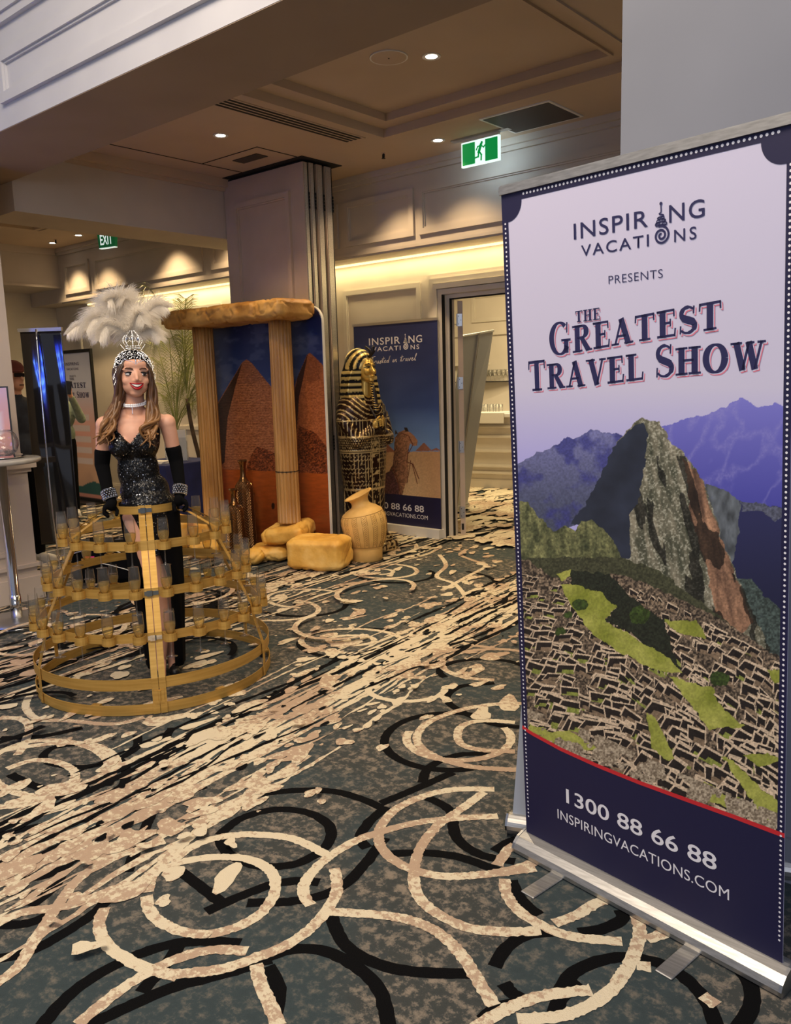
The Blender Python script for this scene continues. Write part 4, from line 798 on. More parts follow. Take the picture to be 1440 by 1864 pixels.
b1.poly(mb, [(0, .4), (.0225, .4), (.0225, 1.97), (0, 1.97)], .0005); b1.poly(mb, [(BW-.018, .38), (BW, .38), (BW, 1.97), (BW-.018, 1.97)], .0005); b1.poly(mb, [(0, 2.008), (BW, 2.008), (BW, 2.034), (0, 2.034)], .0005)
for s_, u_ in ((1, 0), (-1, BW)):
    q = [(u_, 2.01)]+[(u_+s_*(.022+.052*math.cos(a)), 2.008-.054*math.sin(a)) for a in np.linspace(0, PI/2, 12)]+[(u_, 1.954)]
    b1.poly(mb, q if s_ > 0 else q[::-1], .0007)
mb.obj('navy_border', M['navy'], T1)
mb = MB(); b1.stroke(mb, [(u, red(u)+.004) for u in us], .012, .0009); mb.obj('red_line', M['redline'], T1)
mb = MB()
for u in np.arange(.082, .80, .01265): b1.disc(mb, u, 2.0215, .0036, .0010, 8)
for v_ in np.arange(.12, 1.955, .0128): b1.disc(mb, .0115, v_, .0030, .0010, 8); b1.disc(mb, BW-.009, v_, .0030, .0010, 8)
for u in np.arange(.07, .75, .0125): b1.disc(mb, u, .052+.006, .0030, .0010, 8)
o = mb.obj('white_dot_border', M['whitetx'], T1); o['kind'] = 'stuff'
b1.logo(M['navytx'], T1, .2495, .621, 1.8745, 1.9155, 1.828, 1.857, .0052)
text('lettering', 'PRESENTS', M['navytx'], T1, b1.p(.3555, 1.7495), b1.ex, b1.ez, .156, .0205, .001, 1.08, bold=-.01)
for nm, mm, d, off in (('letter_outline', M['pink'], .0008, (.0042, -.0048)), ('letter_gap', M['lav'], .0010, (.0022, -.0026)), ('headline_lettering', M['navytx'], .0013, (0, 0))):
    mb = MB()
    b1.serif(mb, 'THE', (.247, .329), lambda u: 1.660+(u-.247)*.03, lambda u: 1.689+(u-.247)*.05, d, (off[0]*.5, off[1]*.5))
    b1.serif(mb, '^GREATEST', (.156, .668), lambda u: np.interp(u, [.15, .24, .43, .56, .67], [1.578, 1.579, 1.599, 1.609, 1.620]), lambda u: np.interp(u, [.15, .24, .43, .56, .67], [1.648, 1.651, 1.663, 1.675, 1.684]), d, off)
    b1.serif(mb, '^TRAVEL ^SHOW', (.076, .772), lambda u: np.interp(u, [.07, .15, .33, .46, .57, .77], [1.477, 1.482, 1.493, 1.505, 1.514, 1.524]), lambda u: np.interp(u, [.07, .15, .33, .46, .57, .77], [1.547, 1.552, 1.562, 1.572, 1.580, 1.587]), d, off)
    mb.obj(nm, mm, T1)
text('lettering', '1300 88 66 88', M['whitetx'], T1, b1.p(.166, .2285), b1.ex, b1.ez, .486, .0475, .001, 1.0, bold=.012)
text('lettering', 'INSPIRINGVACATIONS.COM', M['whitetx'], T1, b1.p(.1305, .1625), b1.ex, b1.ez, .556, .0315, .001, 1.02)
mb = MB(); boxb(b1, mb, -.003, BW+.003, 2.030, 2.052, -.012, .008); boxb(b1, mb, -.003, BW+.003, 2.052, 2.056, -.007, .003); mb.obj('top_rail', M['alu'], T1)
# cassette: a rounded aluminium case on two swing-out feet
fx = Matrix(((bex[0], -bn[0], 0), (bex[1], -bn[1], 0), (0, 0, 1)))
prof = [(-.052, .006), (-.055, .02), (-.048, .036), (-.030, .052), (-.006, .060), (.006, .062), (.016, .060), (.040, .05), (.05, .03), (.05, .008), (.044, .002), (-.046, .002)]
def extrude(mb, prof, u0, u1):
    n = len(prof); vs = [(u, y, z) for u in (u0, u1) for y, z in prof]; mb.add(vs, [tuple(range(n)), tuple(range(2*n-1, n-1, -1))]+[(k, k+n, (k+1) % n+n, (k+1) % n) for k in range(n)]); return mb
T1o = (float(bt[0]), float(bt[1]), 0)
extrude(MB(), prof, -.01, BW+.014).xf(fx, T1o).obj('cassette', M['alu'], T1)
for u0 in (-.018, BW+.014): extrude(MB(), [(y*1.03, z*1.03) for y, z in prof], u0, u0+.008).xf(fx, T1o).obj('end_cap', M['steel'], T1)
for u0, a_ in ((.155, 0), (.605, 0)):
    MB().box(u0-.02, u0+.028, -.19, .05, .000, .006, bev=.002).xf(fx, T1o).obj('foot', M['alu'], T1)
# support pole behind
mb = MB(); mb.tube([b1.p(BW/2, .05, -.03), b1.p(BW/2, 2.03, -.016)], .009, 10); mb.obj('support_pole', M['alu'], T1)
# second banner standing back to back, turned a little
c0 = at_z(932, 1540, .0); ex2 = np.array([math.cos(math.radians(14)), math.sin(math.radians(14)), 0]); n2 = np.array([ex2[1], -ex2[0], 0])
c0 = (float(bt[0])-.088, float(bt[1])+.048, 0)
T2 = thing('rollup_banner', c0, 'roll-up banner seen from its silver-grey back, behind the left edge of the mountain banner', 'banner', math.radians(20))
mb = MB(); mb.v = [(0, .0, .05), (.84, .0, .05), (.84, .035, 2.0), (.15, .035, 2.0), (0, .002, .05), (.84, .002, .05), (.84, .037, 2.0), (.15, .037, 2.0)]; mb.f = [(0, 1, 2, 3), (7, 6, 5, 4), (0, 4, 5, 1), (1, 5, 6, 2), (2, 6, 7, 3), (3, 7, 4, 0)]
mb.obj('banner_sheet', M['greyback'], T2)
ring = [(.036*math.cos(a), .038+.036*math.sin(a)) for a in np.linspace(0, 2*PI, 18)[:-1]]
extrude(MB(), ring, -.01, .85).obj('cassette', M['alu'], T2); extrude(MB(), [(y*1.1, (z-.038)*1.1+.0385) for y, z in ring], -.016, -.01).obj('end_cap', M['chrome'], T2); extrude(MB(), [(y*.2, (z-.038)*.2+.0385) for y, z in ring], -.018, -.016).obj('screw', M['dark'], T2)
MB().box(.145, .84, .025, .047, 2.0, 2.02).obj('top_rail', M['alu'], T2); MB().box(.15, .20, -.05, .16, 0, .005).obj('foot', M['alu'], T2)

# ------------------------------------------------------------------ camel banner at the back wall
def paint_camel(X, Y, U, V):
    img = mixc(cc(38, 48, 96), cc(62, 92, 158), (Y-600)/180); img = mixc(img, cc(112, 150, 206), (Y-740)/70)
    f1 = fbm(X*.5, Y*.5, 3, 2); img += (fbm(X*.02+Y*.015, Y*.03, 3, 4)-.5)[:, None]*18
    Q = lambda l: [(a/3.729+580, b_/3.728+560) for a, b_ in l]
    fill(img, Y > 823-(X-690)*.012, mixc(cc(196, 160, 120), cc(214, 182, 140), (Y-830)/60)*(.9+.2*f1[:, None]))
    fill(img, Y > 823-(X-690)*.012, mixc(img, cc(176, 128, 86), ((X-750)/50)*.5))
    for q in (Q([(390, 985), (440, 898), (520, 978)]), Q([(655, 975), (715, 915), (770, 972)]), Q([(760, 970), (800, 950), (830, 972)])): fill(img, inpoly(X, Y, q), cc(150, 100, 82)*(.85+.25*f1[:, None]))
    body = [(440, 1130), (480, 1110), (505, 1060), (510, 1000), (515, 920), (520, 880), (545, 845), (585, 830), (620, 845), (650, 870), (672, 900), (668, 935), (650, 940), (620, 920), (612, 960), (605, 1020), (610, 1090), (600, 1170), (560, 1290), (450, 1290), (440, 1200)]
    fill(img, inpoly(X+(f1-.5)*2, Y, Q(body)), mixc(cc(84, 56, 46), cc(170, 122, 92), (X-712)/26+(f1-.5))*(.75+.45*f1[:, None]))
    fill(img, inpoly(X, Y, Q([(430, 1130), (500, 1110), (540, 1200), (550, 1290), (440, 1290)])), cc(92, 58, 62)*(.4+1.1*f1[:, None]))
    fill(img, inpoly(X, Y, Q([(580, 815), (600, 812), (612, 840), (590, 842)])), cc(40, 30, 30)); fill(img, inpoly(X, Y, Q([(518, 860), (522, 828), (540, 855)])), cc(40, 30, 30))
    for l in ([(610, 960), (600, 1050), (640, 1060), (680, 1160)], [(625, 1040), (600, 1190)], [(635, 1060), (670, 1195)], [(560, 850), (610, 870), (640, 930), (612, 985)], [(500, 1080), (530, 1150), (560, 1280)]):
        q = Q(l)
        for (x0, y0), (x1, y1) in zip(q, q[1:]):
            t_ = np.clip(((X-x0)*(x1-x0)+(Y-y0)*(y1-y0))/((x1-x0)**2+(y1-y0)**2), 0, 1); fill(img, (X-x0-t_*(x1-x0))**2+(Y-y0-t_*(y1-y0))**2 < .5, cc(96, 44, 34))
    return img
b2 = Board((-5.665, 6.075, 0), (1, 0, 0), (0, 0, 1)); W2 = 1.04
T3 = thing('rollup_banner', (-5.15, 6.075, 0), 'navy roll-up banner with a camel and desert against the back wall', 'banner', world=True)
mb = MB(); boxb(b2, mb, 0, W2, .09, 2.02, -.002, -.0005); mb.obj('banner_sheet', M['navy'], T3)
b2.image('photo_print', .0, W2, .385, 2.02, 220, 340, paint_camel, M['print'], T3, .0003)
mb = MB(); boxb(b2, mb, 0, W2, .09, .387, -.0003, .0006); mb.obj('navy_footer', M['navy'], T3)
u, v_ = b2.uv(672, 634); u2, v2 = b2.uv(769, 616)
b2.logo(M['whitetx'], T3, .200, .860, 1.832, 1.900, 1.772, 1.815, .009, .010)
text('lettering', '1300 88 66 88', M['whitetx'], T3, b2.p(.175, .235), b2.ex, b2.ez, .66, .065, .0012, 1.0, bold=.012)
text('lettering', 'INSPIRINGVACATIONS.COM', M['whitetx'], T3, b2.p(.13, .168), b2.ex, b2.ez, .75, .04, .0012, 1.02)
# handwritten line
mb = MB(); sc = .66/36.
word = {'T': [[(0, 3.4), (3.2, 4.3)], [(1.8, 4.0), (1.3, 1.5), (.9, -.3)]], 'r': [[(0, 0), (.7, 1.6), (.7, 1.4), (1.5, 1.5)]], 'u': [[(0, 1.5), (.1, .2), (.8, .3), (1.3, 1.5), (1.3, .1), (1.7, .2)]], 's': [[(0, 0), (.9, 1.7), (.9, .8), (.6, -.1), (0, .1)]], 't': [[(.1, 0), (.9, 3.6), (.6, .6), (1.2, .2)], [(-.2, 2.2), (1.8, 2.7)]],
        'e': [[(0, .4), (.9, 1.2), (.6, 1.6), (.2, .8), (.5, 0), (1.3, .4)]], 'd': [[(1.2, 1.3), (.3, 1.1), (.3, .1), (1.1, .6), (2.1, 3.8), (1.4, .3), (1.8, .1)]], 'i': [[(0, 0), (.4, 1.4), (.5, .1), (.9, .2)]], 'n': [[(0, 0), (.3, 1.4), (.4, .6), (1.1, 1.5), (1.2, .1), (1.7, .2)]], 'a': [[(1.2, 1.3), (.3, 1.2), (.2, .1), (1.1, .9), (1.2, 1.4), (1.2, .1), (1.6, .2)]],
        'v': [[(0, 1.5), (.5, 0), (1.3, 1.5), (1.6, 1.3)]], 'l': [[(0, .2), (1.2, 2.8), (1.3, 3.9), (.8, 2.6), (.7, .1), (1.3, .3)]]}
x = 0
for ch in 'Trusted in travel':
    if ch == ' ': x += 1.9; continue
    for st_ in word[ch]: b2.stroke(mb, [(.205+(x+a+b_*.18)*sc, 1.655+b_*sc*.9+x*sc*.03) for a, b_ in [tuple(q) for q in catmull(st_, 5)]], .0065, .0012)
    x += {'T': 2.9, 'u': 2.0, 'n': 2.1, 'd': 2.4, 'i': 1.2, 't': 1.6, 'a': 2.0, 'v': 1.9, 'l': 1.6, 's': 1.5, 'e': 1.6}.get(ch, 1.9)
mb.obj('handwritten_line', M['whitetx'], T3)
mb = MB(); boxb(b2, mb, -.005, W2+.005, 2.02, 2.045, -.012, .01); mb.obj('top_rail', M['alu'], T3)
mb = MB(); boxb(b2, mb, -.01, W2+.01, .005, .092, -.04, .05); mb.obj('cassette', M['whitepl'], T3)
for u in (.2, .8): mb = MB(); boxb(b2, mb, u-.02, u+.02, 0, .006, -.04, .16); mb.obj('foot', M['whitepl'], T3)
mb = MB(); mb.tube([b2.p(W2/2, .09, -.018), b2.p(W2/2, 2.02, -.010)], .008, 8); mb.obj('support_pole', M['alu'], T3)
# ------------------------------------------------------------------ pyramid backdrop
def paint_pyr(X, Y, U, V):
    Q = lambda l: [(a/3.729+280, b_/3.728+520) for a, b_ in l]
    f1 = fbm(X*.5, Y*.7, 3, 2); t1 = fbm(X*.06, Y*.06, 4, 3)
    img = mixc(cc(26, 40, 84), cc(58, 84, 140), (Y-570)/170)
    img = mixc(img, cc(120, 130, 160), np.clip((fbm(X*.03, Y*.05, 4, 9)-.56)*4, 0, .35))
    for cx_, cy_, rx_, ry_ in ((408, 690, 16, 12), (598, 668, 12, 12), (484, 616, 12, 6), (404, 715, 12, 14), (560, 622, 20, 12)):
        g = np.exp(-(((X-cx_)/rx_)**2+((Y-cy_)/ry_)**2)); img = mixc(img, cc(120, 124, 148), g*.55*(fbm(X*.15, Y*.15, 3, 7)+.3))
    bands = .5+.5*np.sin(Y*2.1+2.2*noise2(X*.25, Y*.4, 5)); brick = mixc(cc(104, 56, 34), cc(226, 150, 100), bands*.55+f1*.75-.2)
    m = inpoly(X, Y, Q([(350, 900), (450, 770), (600, 520), (630, 500), (660, 520), (800, 690), (900, 840), (1100, 1120), (1250, 1300), (350, 1300)])); fill(img, m, brick)
    m = inpoly(X, Y, Q([(350, 950), (450, 780), (600, 525), (560, 660), (500, 900), (480, 1200), (350, 1300)])); fill(img, m, brick*.42)
    m = inpoly(X, Y, Q([(900, 900), (975, 620), (1040, 470), (1060, 455), (1100, 490), (1260, 660), (1300, 1310), (900, 1310)])); fill(img, m, mixc(cc(124, 64, 34), cc(204, 122, 70), f1*1.2+bands*.25-.2))
    m = inpoly(X, Y, Q([(900, 1000), (975, 620), (1045, 465), (1015, 625), (985, 760), (970, 1000)])); fill(img, m, cc(70, 36, 24)*(.7+.5*f1[:, None]))
    m = inpoly(X, Y, Q([(985, 950), (1100, 1000), (1250, 1200), (1260, 1310), (960, 1290)])); fill(img, m, mixc(cc(50, 22, 12), cc(170, 88, 44), f1*1.8-.4))
    m = inpoly(X, Y, Q([(660, 1150), (700, 1090), (760, 1110), (850, 1150), (1000, 1180), (1260, 1290), (1260, 1330), (620, 1260)])); fill(img, m, mixc(cc(60, 26, 14), cc(176, 96, 56), f1*1.9-.45))
    m = Y > 520+(1245+(X-400)*.16)/3.728; fill(img, m, mixc(cc(178, 88, 34), cc(120, 54, 22), (Y-860)/110)*(.85+.25*fbm(X*.1, Y*.4, 3, 4)[:, None]))
    for cx_, cy_ in ((497, 921), (460, 900)):
        fill(img, (((X-cx_)/3)**2+((Y-cy_)/6)**2 < 1), cc(30, 16, 16))
    return img
YB = 4.86
b3 = Board((-6.35, YB, 0), (1, 0, 0), (0, 0, 1)); W3 = 1.47; H3 = 2.12
TB = thing('backdrop_panel', (-5.6, YB, 0), 'tall printed backdrop of two pyramids with rounded top corners and white edge', 'backdrop', world=True)
out = [(0, .0), (W3, .0), (W3, H3-.13)]+[(W3-.13+.13*math.sin(a), H3-.13+.13*math.cos(a)) for a in np.linspace(PI/2, 0, 10)]+[(.13-.13*math.sin(a), H3-.13+.13*math.cos(a)) for a in np.linspace(0, PI/2, 10)]
n = len(out); mb = MB().add([b3.p(a, b_, d) for d in (-.024, 0) for a, b_ in out], [tuple(range(n-1, -1, -1)), tuple(range(n, 2*n))]+[(k, (k+1) % n, (k+1) % n+n, k+n) for k in range(n)]); mb.obj('board', M['whitepl'], TB)
im = b3.image('photo_print', .006, W3-.006, .0, H3-.006, 250, 380, paint_pyr, M['printg'], TB, .001)
bm = bmesh.new(); bm.from_mesh(im.data)
dl = [f for f in bm.faces for c_ in [f.calc_center_median()] if c_.z > H3-.136 and ((c_.x < -6.35+.136 and math.hypot(c_.x+6.35-.136, c_.z-(H3-.136)) > .13) or (c_.x > -6.35+W3-.136 and math.hypot(c_.x-(-6.35+W3-.136), c_.z-(H3-.136)) > .13))]
bmesh.ops.delete(bm, geom=dl, context='FACES'); bm.to_mesh(im.data); bm.free()

# ------------------------------------------------------------------ foam ruins
def rough(name, mb, m, parent, vox=.012, amp=.012, sc=7, seed=1, ridge=0, smooth=2):
    me = remesh(mb, vox, smooth); a = verts(me); nr_ = np.array([v.normal[:] for v in me.vertices]); d = (noise3(a, sc, seed)-.5)*2*amp+(noise3(a, sc*3.3, seed+3)-.5)*amp*.6
    if ridge: r_ = np.abs(noise3(a, sc*.9, seed+20)-.5); d = d-np.clip(.022-r_, 0, .022)/.022*ridge
    setverts(me, a+nr_*d[:, None]); me.materials.clear(); return link(name, me, m, parent, True)
def bxm(x0, x1, y0, y1, z0, z1, rz=0, ry=0, rx=0, bev=.03):
    cx_, cy_, cz_ = (x0+x1)/2, (y0+y1)/2, (z0+z1)/2; return MB().box(x0-cx_, x1-cx_, y0-cy_, y1-cy_, z0-cz_, z1-cz_, bev=bev).xf(RZ(rz) @ RY(ry) @ RX(rx), (cx_, cy_, cz_))
t = thing('stone_archway', (-5.66, 4.68, 0), 'tall prop archway: rough ochre lintel on two fluted columns before the pyramid backdrop', 'archway', world=True)
rough('lintel', bxm(-6.52, -4.90, 4.42, 4.83, 2.005, 2.165, bev=.035), M['foam'], t, .014, .014, 6, 4, ridge=.02)
def fluted(cx_, cy_, z0, z1, r, name='column'):
    fl_ = lambda a, z: 1-.11*(.5+.5*math.cos(16*a))**3
    pr = [(r*1.02, z0), (r*1.02, z0+.01)]+[(r*(1-.06*((z-z0)/(z1-z0))), z) for z in np.linspace(z0+.012, z1-.001, 10)]
    o = MB().lathe(pr, 128, (cx_, cy_, 0), fl=fl_).obj(name, M['column'], t, True); return o
c1_ = fluted(-5.17, 4.66, .33, 2.03, .098); c2_ = fluted(-6.20, 4.66, .28, 2.03, .098)
MB().lathe([(.0975, .765), (.0975, .772)], 64, (-5.17, 4.66, 0)).obj('joint', M['dark'], c1_)
G = 'yellow foam rocks'
def rock(name, mb, loc, label, seed, amp=.014, sc=6):
    t_ = thing(name, loc, label, 'rock', world=True)
    o = rough('rock_body', mb, M['foamy'], t_, .012, amp, sc, seed, ridge=.012)
    C.objects.unlink(o); bpy.data.objects.remove(t_); o.parent = None; o.matrix_parent_inverse = Matrix.Identity(4); C.objects.link(o); o.name = name; me = o.data; a = verts(me); setverts(me, a-np.array(loc)); o.location = loc; return tag(o, label, 'rock')
def rk(nm, x0, x1, y0, y1, z0, z1, rz, label, seed, ry=0, rx=0, bev=.035): rock(nm, bxm(x0, x1, y0, y1, z0, z1, rz, ry, rx, bev), ((x0+x1)/2, (y0+y1)/2, 0), label, seed)
q0 = at_z(540, 1045); q1 = at_z(652, 1030)
rk('foam_rock', -4.97, -4.50, 4.41, 4.76, 0.012, .262, 24, 'large squared yellow rock lying frontmost before the right column', 3)
rk('foam_rock', -5.39, -5.00, 4.49, 4.84, .17, .315, 20, 'flat yellow slab under the right column, leaning on the frontmost squared rock', 5, ry=-8, rx=6)
rk('foam_rock', -5.50, -5.16, 4.42, 4.72, .012, .13, 35, 'small low yellow rock at the left foot of the rock pile, under the slab', 7)
mb = MB().ball((-5.30, 4.36, .075), (.10, .09, .07), 12, 8); rock('foam_rock', mb, (-5.30, 4.36, 0), 'rounded small yellow rock at the front left of the rock pile', 9)
rk('foam_rock', -6.42, -6.0, 4.46, 4.80, .012, .27, 10, 'yellow rock block under the left column, behind the champagne glasses', 11)
rk('foam_rock', -6.42, -6.12, 4.10, 4.38, .012, .36, 40, 'upright pointed yellow rock beside the black-gloved hand', 13, ry=12)
rk('foam_rock', -5.98, -5.72, 4.18, 4.38, .012, .16, 40, 'squared small yellow rock left of the tall bronze vases', 15)
# ------------------------------------------------------------------ bronze vases
def vase(loc, h, label):
    t_ = thing('bronze_vase', loc, label, 'vase', group='bronze floor vases'); k = h
    pr = [(.055, 0), (.075, .004*k), (.092, .03*k), (.093, .1*k), (.090, .3*k), (.085, .5*k), (.083, .66*k), (.078, .72*k), (.058, .76*k), (.036, .79*k), (.026, .83*k), (.024, .90*k), (.028, .95*k), (.040, .985*k), (.043, 1.0*k), (.038, 1.0*k), (.022, .95*k)]
    MB().lathe(pr, 40, caps=False).obj('body', M['vase'], t_, True)
    MB().lathe([(.060, .755*k), (.036, .79*k+.002), (.027, .83*k), (.025, .90*k), (.029, .95*k), (.041, .985*k)], 40, caps=False).obj('neck', mat('plain_bronze', col(140, 104, 66), .2, .95), t_, True)
    MB().lathe([(.054, .0), (.054, .003)], 30).obj('foot', M['vase'], t_); return t_
q = at_z(457, 1000); vase((-5.70, 4.50, 0), .60, 'shorter ribbed bronze floor vase in front of its taller twin')
vase((-5.80, 4.70, 0), .83, 'taller ribbed bronze floor vase behind the shorter one, at the backdrop')
# ------------------------------------------------------------------ clay urn, leaning
U0 = (-4.625, 5.02, 0)
t = thing('clay_urn', U0, 'big ochre clay urn with incised leaf bands and flared tilted rim', 'urn')
pr = [(.0, 0), (.125, .0), (.135, .01), (.138, .10), (.142, .125), (.150, .132), (.172, .19), (.188, .26), (.195, .32), (.190, .37), (.168, .415), (.128, .445), (.092, .462), (.078, .475), (.074, .495), (.076, .515), (.088, .535), (.112, .552), (.125, .558), (.126, .563), (.105, .560), (.076, .54), (.062, .51), (.06, .45)]
mb = MB().lathe(pr, 72, caps=False); dx, dy = -math.cos(math.radians(48)), -math.sin(math.radians(48))   # leans to image left
nv = []
for v in mb.v:
    z = v[2]; k = max(0, z-.12)/.44; ang_ = math.radians(24)*k*k; ax = Vector((-dy, dx, 0)); c_ = Vector((dx*.055*k*k, dy*.055*k*k, z)); p = Vector((v[0], v[1], 0)); p.rotate(Matrix.Rotation(ang_, 3, ax)); nv.append(c_+p)
mb.v = nv
me_o = mb.obj('body', M['clay'], t, True)
def urn_pt(a, z, dr_=.002):
    zs = [p[1] for p in pr[2:12]]; r_ = float(np.interp(z, zs, [p[0] for p in pr[2:12]]))+dr_; k = max(0, z-.12)/.44; ang_ = math.radians(24)*k*k; p = Vector((r_*math.cos(a), r_*math.sin(a), 0)); p.rotate(Matrix.Rotation(ang_, 3, Vector((-dy, dx, 0)))); return Vector((dx*.055*k*k, dy*.055*k*k, z))+p
M['groove'] = mat('incised_groove', col(134, 94, 40), .8)
mb = MB()
for a in np.linspace(0, 2*PI, 29)[:-1]: mb.tube([urn_pt(a, z, .000) for z in np.linspace(.135, .40, 9)], .0016, 5)
for z in (.130, .405): mb.tube([urn_pt(a, z, 0) for a in np.linspace(0, 2*PI, 60)], .002, 5)
mb.obj('incised_lines', M['groove'], t)
mb = MB()
for i_, a in enumerate(np.linspace(0, 2*PI, 29)[:-1]):
    if i_ % 2: continue
    a += PI/28
    for z in np.linspace(.15, .38, 15):
        for s_ in (-1, 1): mb.tube([urn_pt(a, z, .0002), urn_pt(a+s_*.075, z+.014, .0002)], .0014, 4)
mb.obj('incised_leaf_bands', M['groove'], t)

# ------------------------------------------------------------------ sarcophagus figure, front faces local -y
SP = (-4.96, 5.40, 0); SR = math.radians(88)
t = thing('sarcophagus_statue', SP, 'life-size black and gold sarcophagus statue with striped headdress and crossed hands', 'statue', SR)
mb = MB()
def ell(z, rx, ry, cy=0, n=36, p_=2.4):
    return [(rx*math.copysign(abs(math.cos(a))**(2/p_), math.cos(a)), cy+ry*math.copysign(abs(math.sin(a))**(2/p_), math.sin(a)), z) for a in np.linspace(0, 2*PI, n+1)[:-1]]
secs = [(0, .235, .20, .0), (.09, .235, .20, .0), (.10, .205, .175, .0), (.13, .20, .165, .005), (.3, .185, .145, .01), (.5, .19, .145, .01), (.7, .215, .15, .01), (.9, .235, .155, .01), (1.05, .25, .155, .01), (1.18, .262, .15, .01), (1.27, .255, .14, .02), (1.33, .22, .12, .03), (1.38, .14, .10, .03), (1.42, .08, .08, .02)]
vs = []; fs = []
for z, rx, ry, cy in secs: vs += ell(z, rx, ry, cy)
for i in range(len(secs)-1):
    for k in range(36): a = i*36+k; b_ = i*36+(k+1) % 36; fs.append((a, b_, b_+36, a+36))
fs += [tuple(range(35, -1, -1)), tuple(range((len(secs)-1)*36, len(secs)*36))]; mb.add(vs, fs)
mb.box(-.10, .10, -.30, -.10, .0, .09, bev=.012); mb.add([(-.095, -.20, .09), (.095, -.20, .09), (.095, -.0, .09), (-.095, -.0, .09), (-.06, -.15, .30), (.06, -.15, .30), (.06, 0, .30), (-.06, 0, .30)], [(0, 3, 2, 1), (4, 5, 6, 7), (0, 1, 5, 4), (1, 2, 6, 5), (2, 3, 7, 6), (3, 0, 4, 7)])
mb.box(-.085, .085, -.27, -.12, .08, .155, bev=.03)
for s_ in (-1, 1): mb.cap((s_*.245, .0, 1.18), (s_*.20, -.11, .98), .062, .055); mb.cap((s_*.20, -.11, .98), (s_*-.03, -.175, 1.12), .052, .038)
mb.cap((0, .0, 1.34), (0, -.0, 1.5), .062, .06)
me = remesh(mb, .0085, 3); a = verts(me); ang_ = np.arctan2(a[:, 0], -(a[:, 1])); z = a[:, 2]; nr_ = np.array([v.normal[:] for v in me.vertices])
gold = cc(214, 190, 140); dark = cc(26, 13, 9); g = np.zeros(len(a), bool); x_ = a[:, 0]; sarc_s = ang_*.2
front = np.abs(x_) < .052
g |= (z > 1.17) & (np.sin(np.hypot(x_, (z-1.42))*150) > .82)                    # collar rings
g |= (z > 1.02) & (z < 1.17) & (np.sin(sarc_s*260) > .82) & ~front             # vertical rays
for zz in (1.16, 1.02, .90, .88, .56, .545, .30, .285, .105, .015): g |= np.abs(z-zz) < .005
dd = ((sarc_s*60+.5*(np.floor(z*48) % 2)) % 1-.5)**2+((z*48) % 1-.5)**2 < .08; g |= (z > .905) & (z < 1.01) & dd
g |= (z > .565) & (z < .875) & ~front & ((np.sin(sarc_s*200) > .9) | ((np.sin(z*170+np.abs(np.sin(sarc_s*100))*2.2) > .93)))
arcs = np.hypot(np.abs(sarc_s)-.0, (z-.62)) ; g |= (z > .31) & (z < .54) & ~front & (np.sin(arcs*125) > .92)
g |= (z < .28) & (z > .10) & ~front & ((np.sin(sarc_s*130) > .8) | (np.abs(((z*20) % 1)-.5) < .05))
hz = noise2(x_*70, z*52, 3); g |= front & (z < 1.0) & (a[:, 1] < 0) & ((hz > .60) & (np.sin(z*120) > -.6) | (np.abs(np.abs(x_)-.048) < .006) | (np.abs((z*11) % 1-.5) < .03))
g |= (z < .09) & (z > .02) & (noise2(sarc_s*90, z*60, 6) > .6)
setverts(me, a+nr_*np.where(g, .004, 0)[:, None]); c_ = np.where(g[:, None], gold, dark+cc(30, 12, 8)*noise3(a, 9)[:, None]); vcol(me, c_); link('mummy_case', me, M['sarc'], t, True)
# headdress with stripes
mb = MB(); mb.ball((0, .03, 1.63), (.125, .135, .15), 28, 18); 
for s_ in (-1, 1): mb.add([(s_*.085, -.06, 1.70), (s_*.16, -.03, 1.56), (s_*.185, .0, 1.40), (s_*.14, -.12, 1.20), (s_*.055, -.135, 1.19), (s_*.065, -.075, 1.42), (s_*.085, .10, 1.70), (s_*.15, .11, 1.56), (s_*.17, .12, 1.38), (s_*.14, .06, 1.22), (s_*.03, .0, 1.22), (s_*.055, .09, 1.42)],
    [f if s_ > 0 else f[::-1] for f in [(0, 5, 4, 3, 2, 1), (6, 7, 8, 9, 10, 11), (0, 1, 7, 6), (1, 2, 8, 7), (2, 3, 9, 8), (3, 4, 10, 9), (4, 5, 11, 10), (5, 0, 6, 11)]])
mb.box(-.11, .11, .03, .15, 1.15, 1.62, bev=.04)
me = remesh(mb, .008, 5); a = verts(me); nr_ = np.array([v.normal[:] for v in me.vertices])
s_ = np.where(a[:, 2] > 1.60, np.hypot(a[:, 2]-1.60, a[:, 0]*.9)*.9+(a[:, 1])*.55+1.60, a[:, 2]); st = np.sin(s_*2*PI/.052) > 0
vcol(me, np.where(st[:, None], cc(226, 200, 128), cc(20, 16, 16))); setverts(me, a+nr_*np.where(st, .003, 0)[:, None]); link('striped_headdress', me, M['sarc'], t, True)
GO = mat('bright_gold_paint', col(214, 176, 92), .28, .6); BK = mat('black_gold_lacquer', col(30, 20, 16), .35, .3)
mb = MB(); mb.ball((0, -.055, 1.60), (.078, .075, .105), 24, 18).ball((0, -.075, 1.535), (.055, .055, .05), 16, 12).cap((0, -.125, 1.615), (0, -.150, 1.572), .012, .017).ball((0, -.138, 1.540), (.028, .014, .009), 12, 8).ball((0, -.136, 1.528), (.024, .013, .008), 12, 8).ball((0, -.120, 1.503), (.025, .022, .02), 12, 8)
for s_ in (-1, 1): mb.ball((s_*.04, -.11, 1.575), (.03, .022, .028), 12, 8).cap((s_*.014, -.132, 1.637), (s_*.055, -.112, 1.637), .008, .007).ball((s_*.096, -.03, 1.59), (.014, .018, .034), 12, 8)
mb.cap((0, -.04, 1.52), (0, -.03, 1.38), .05, .062)
fc = link('face', remesh(mb, .0055, 2), GO, t, True)
mb = MB()
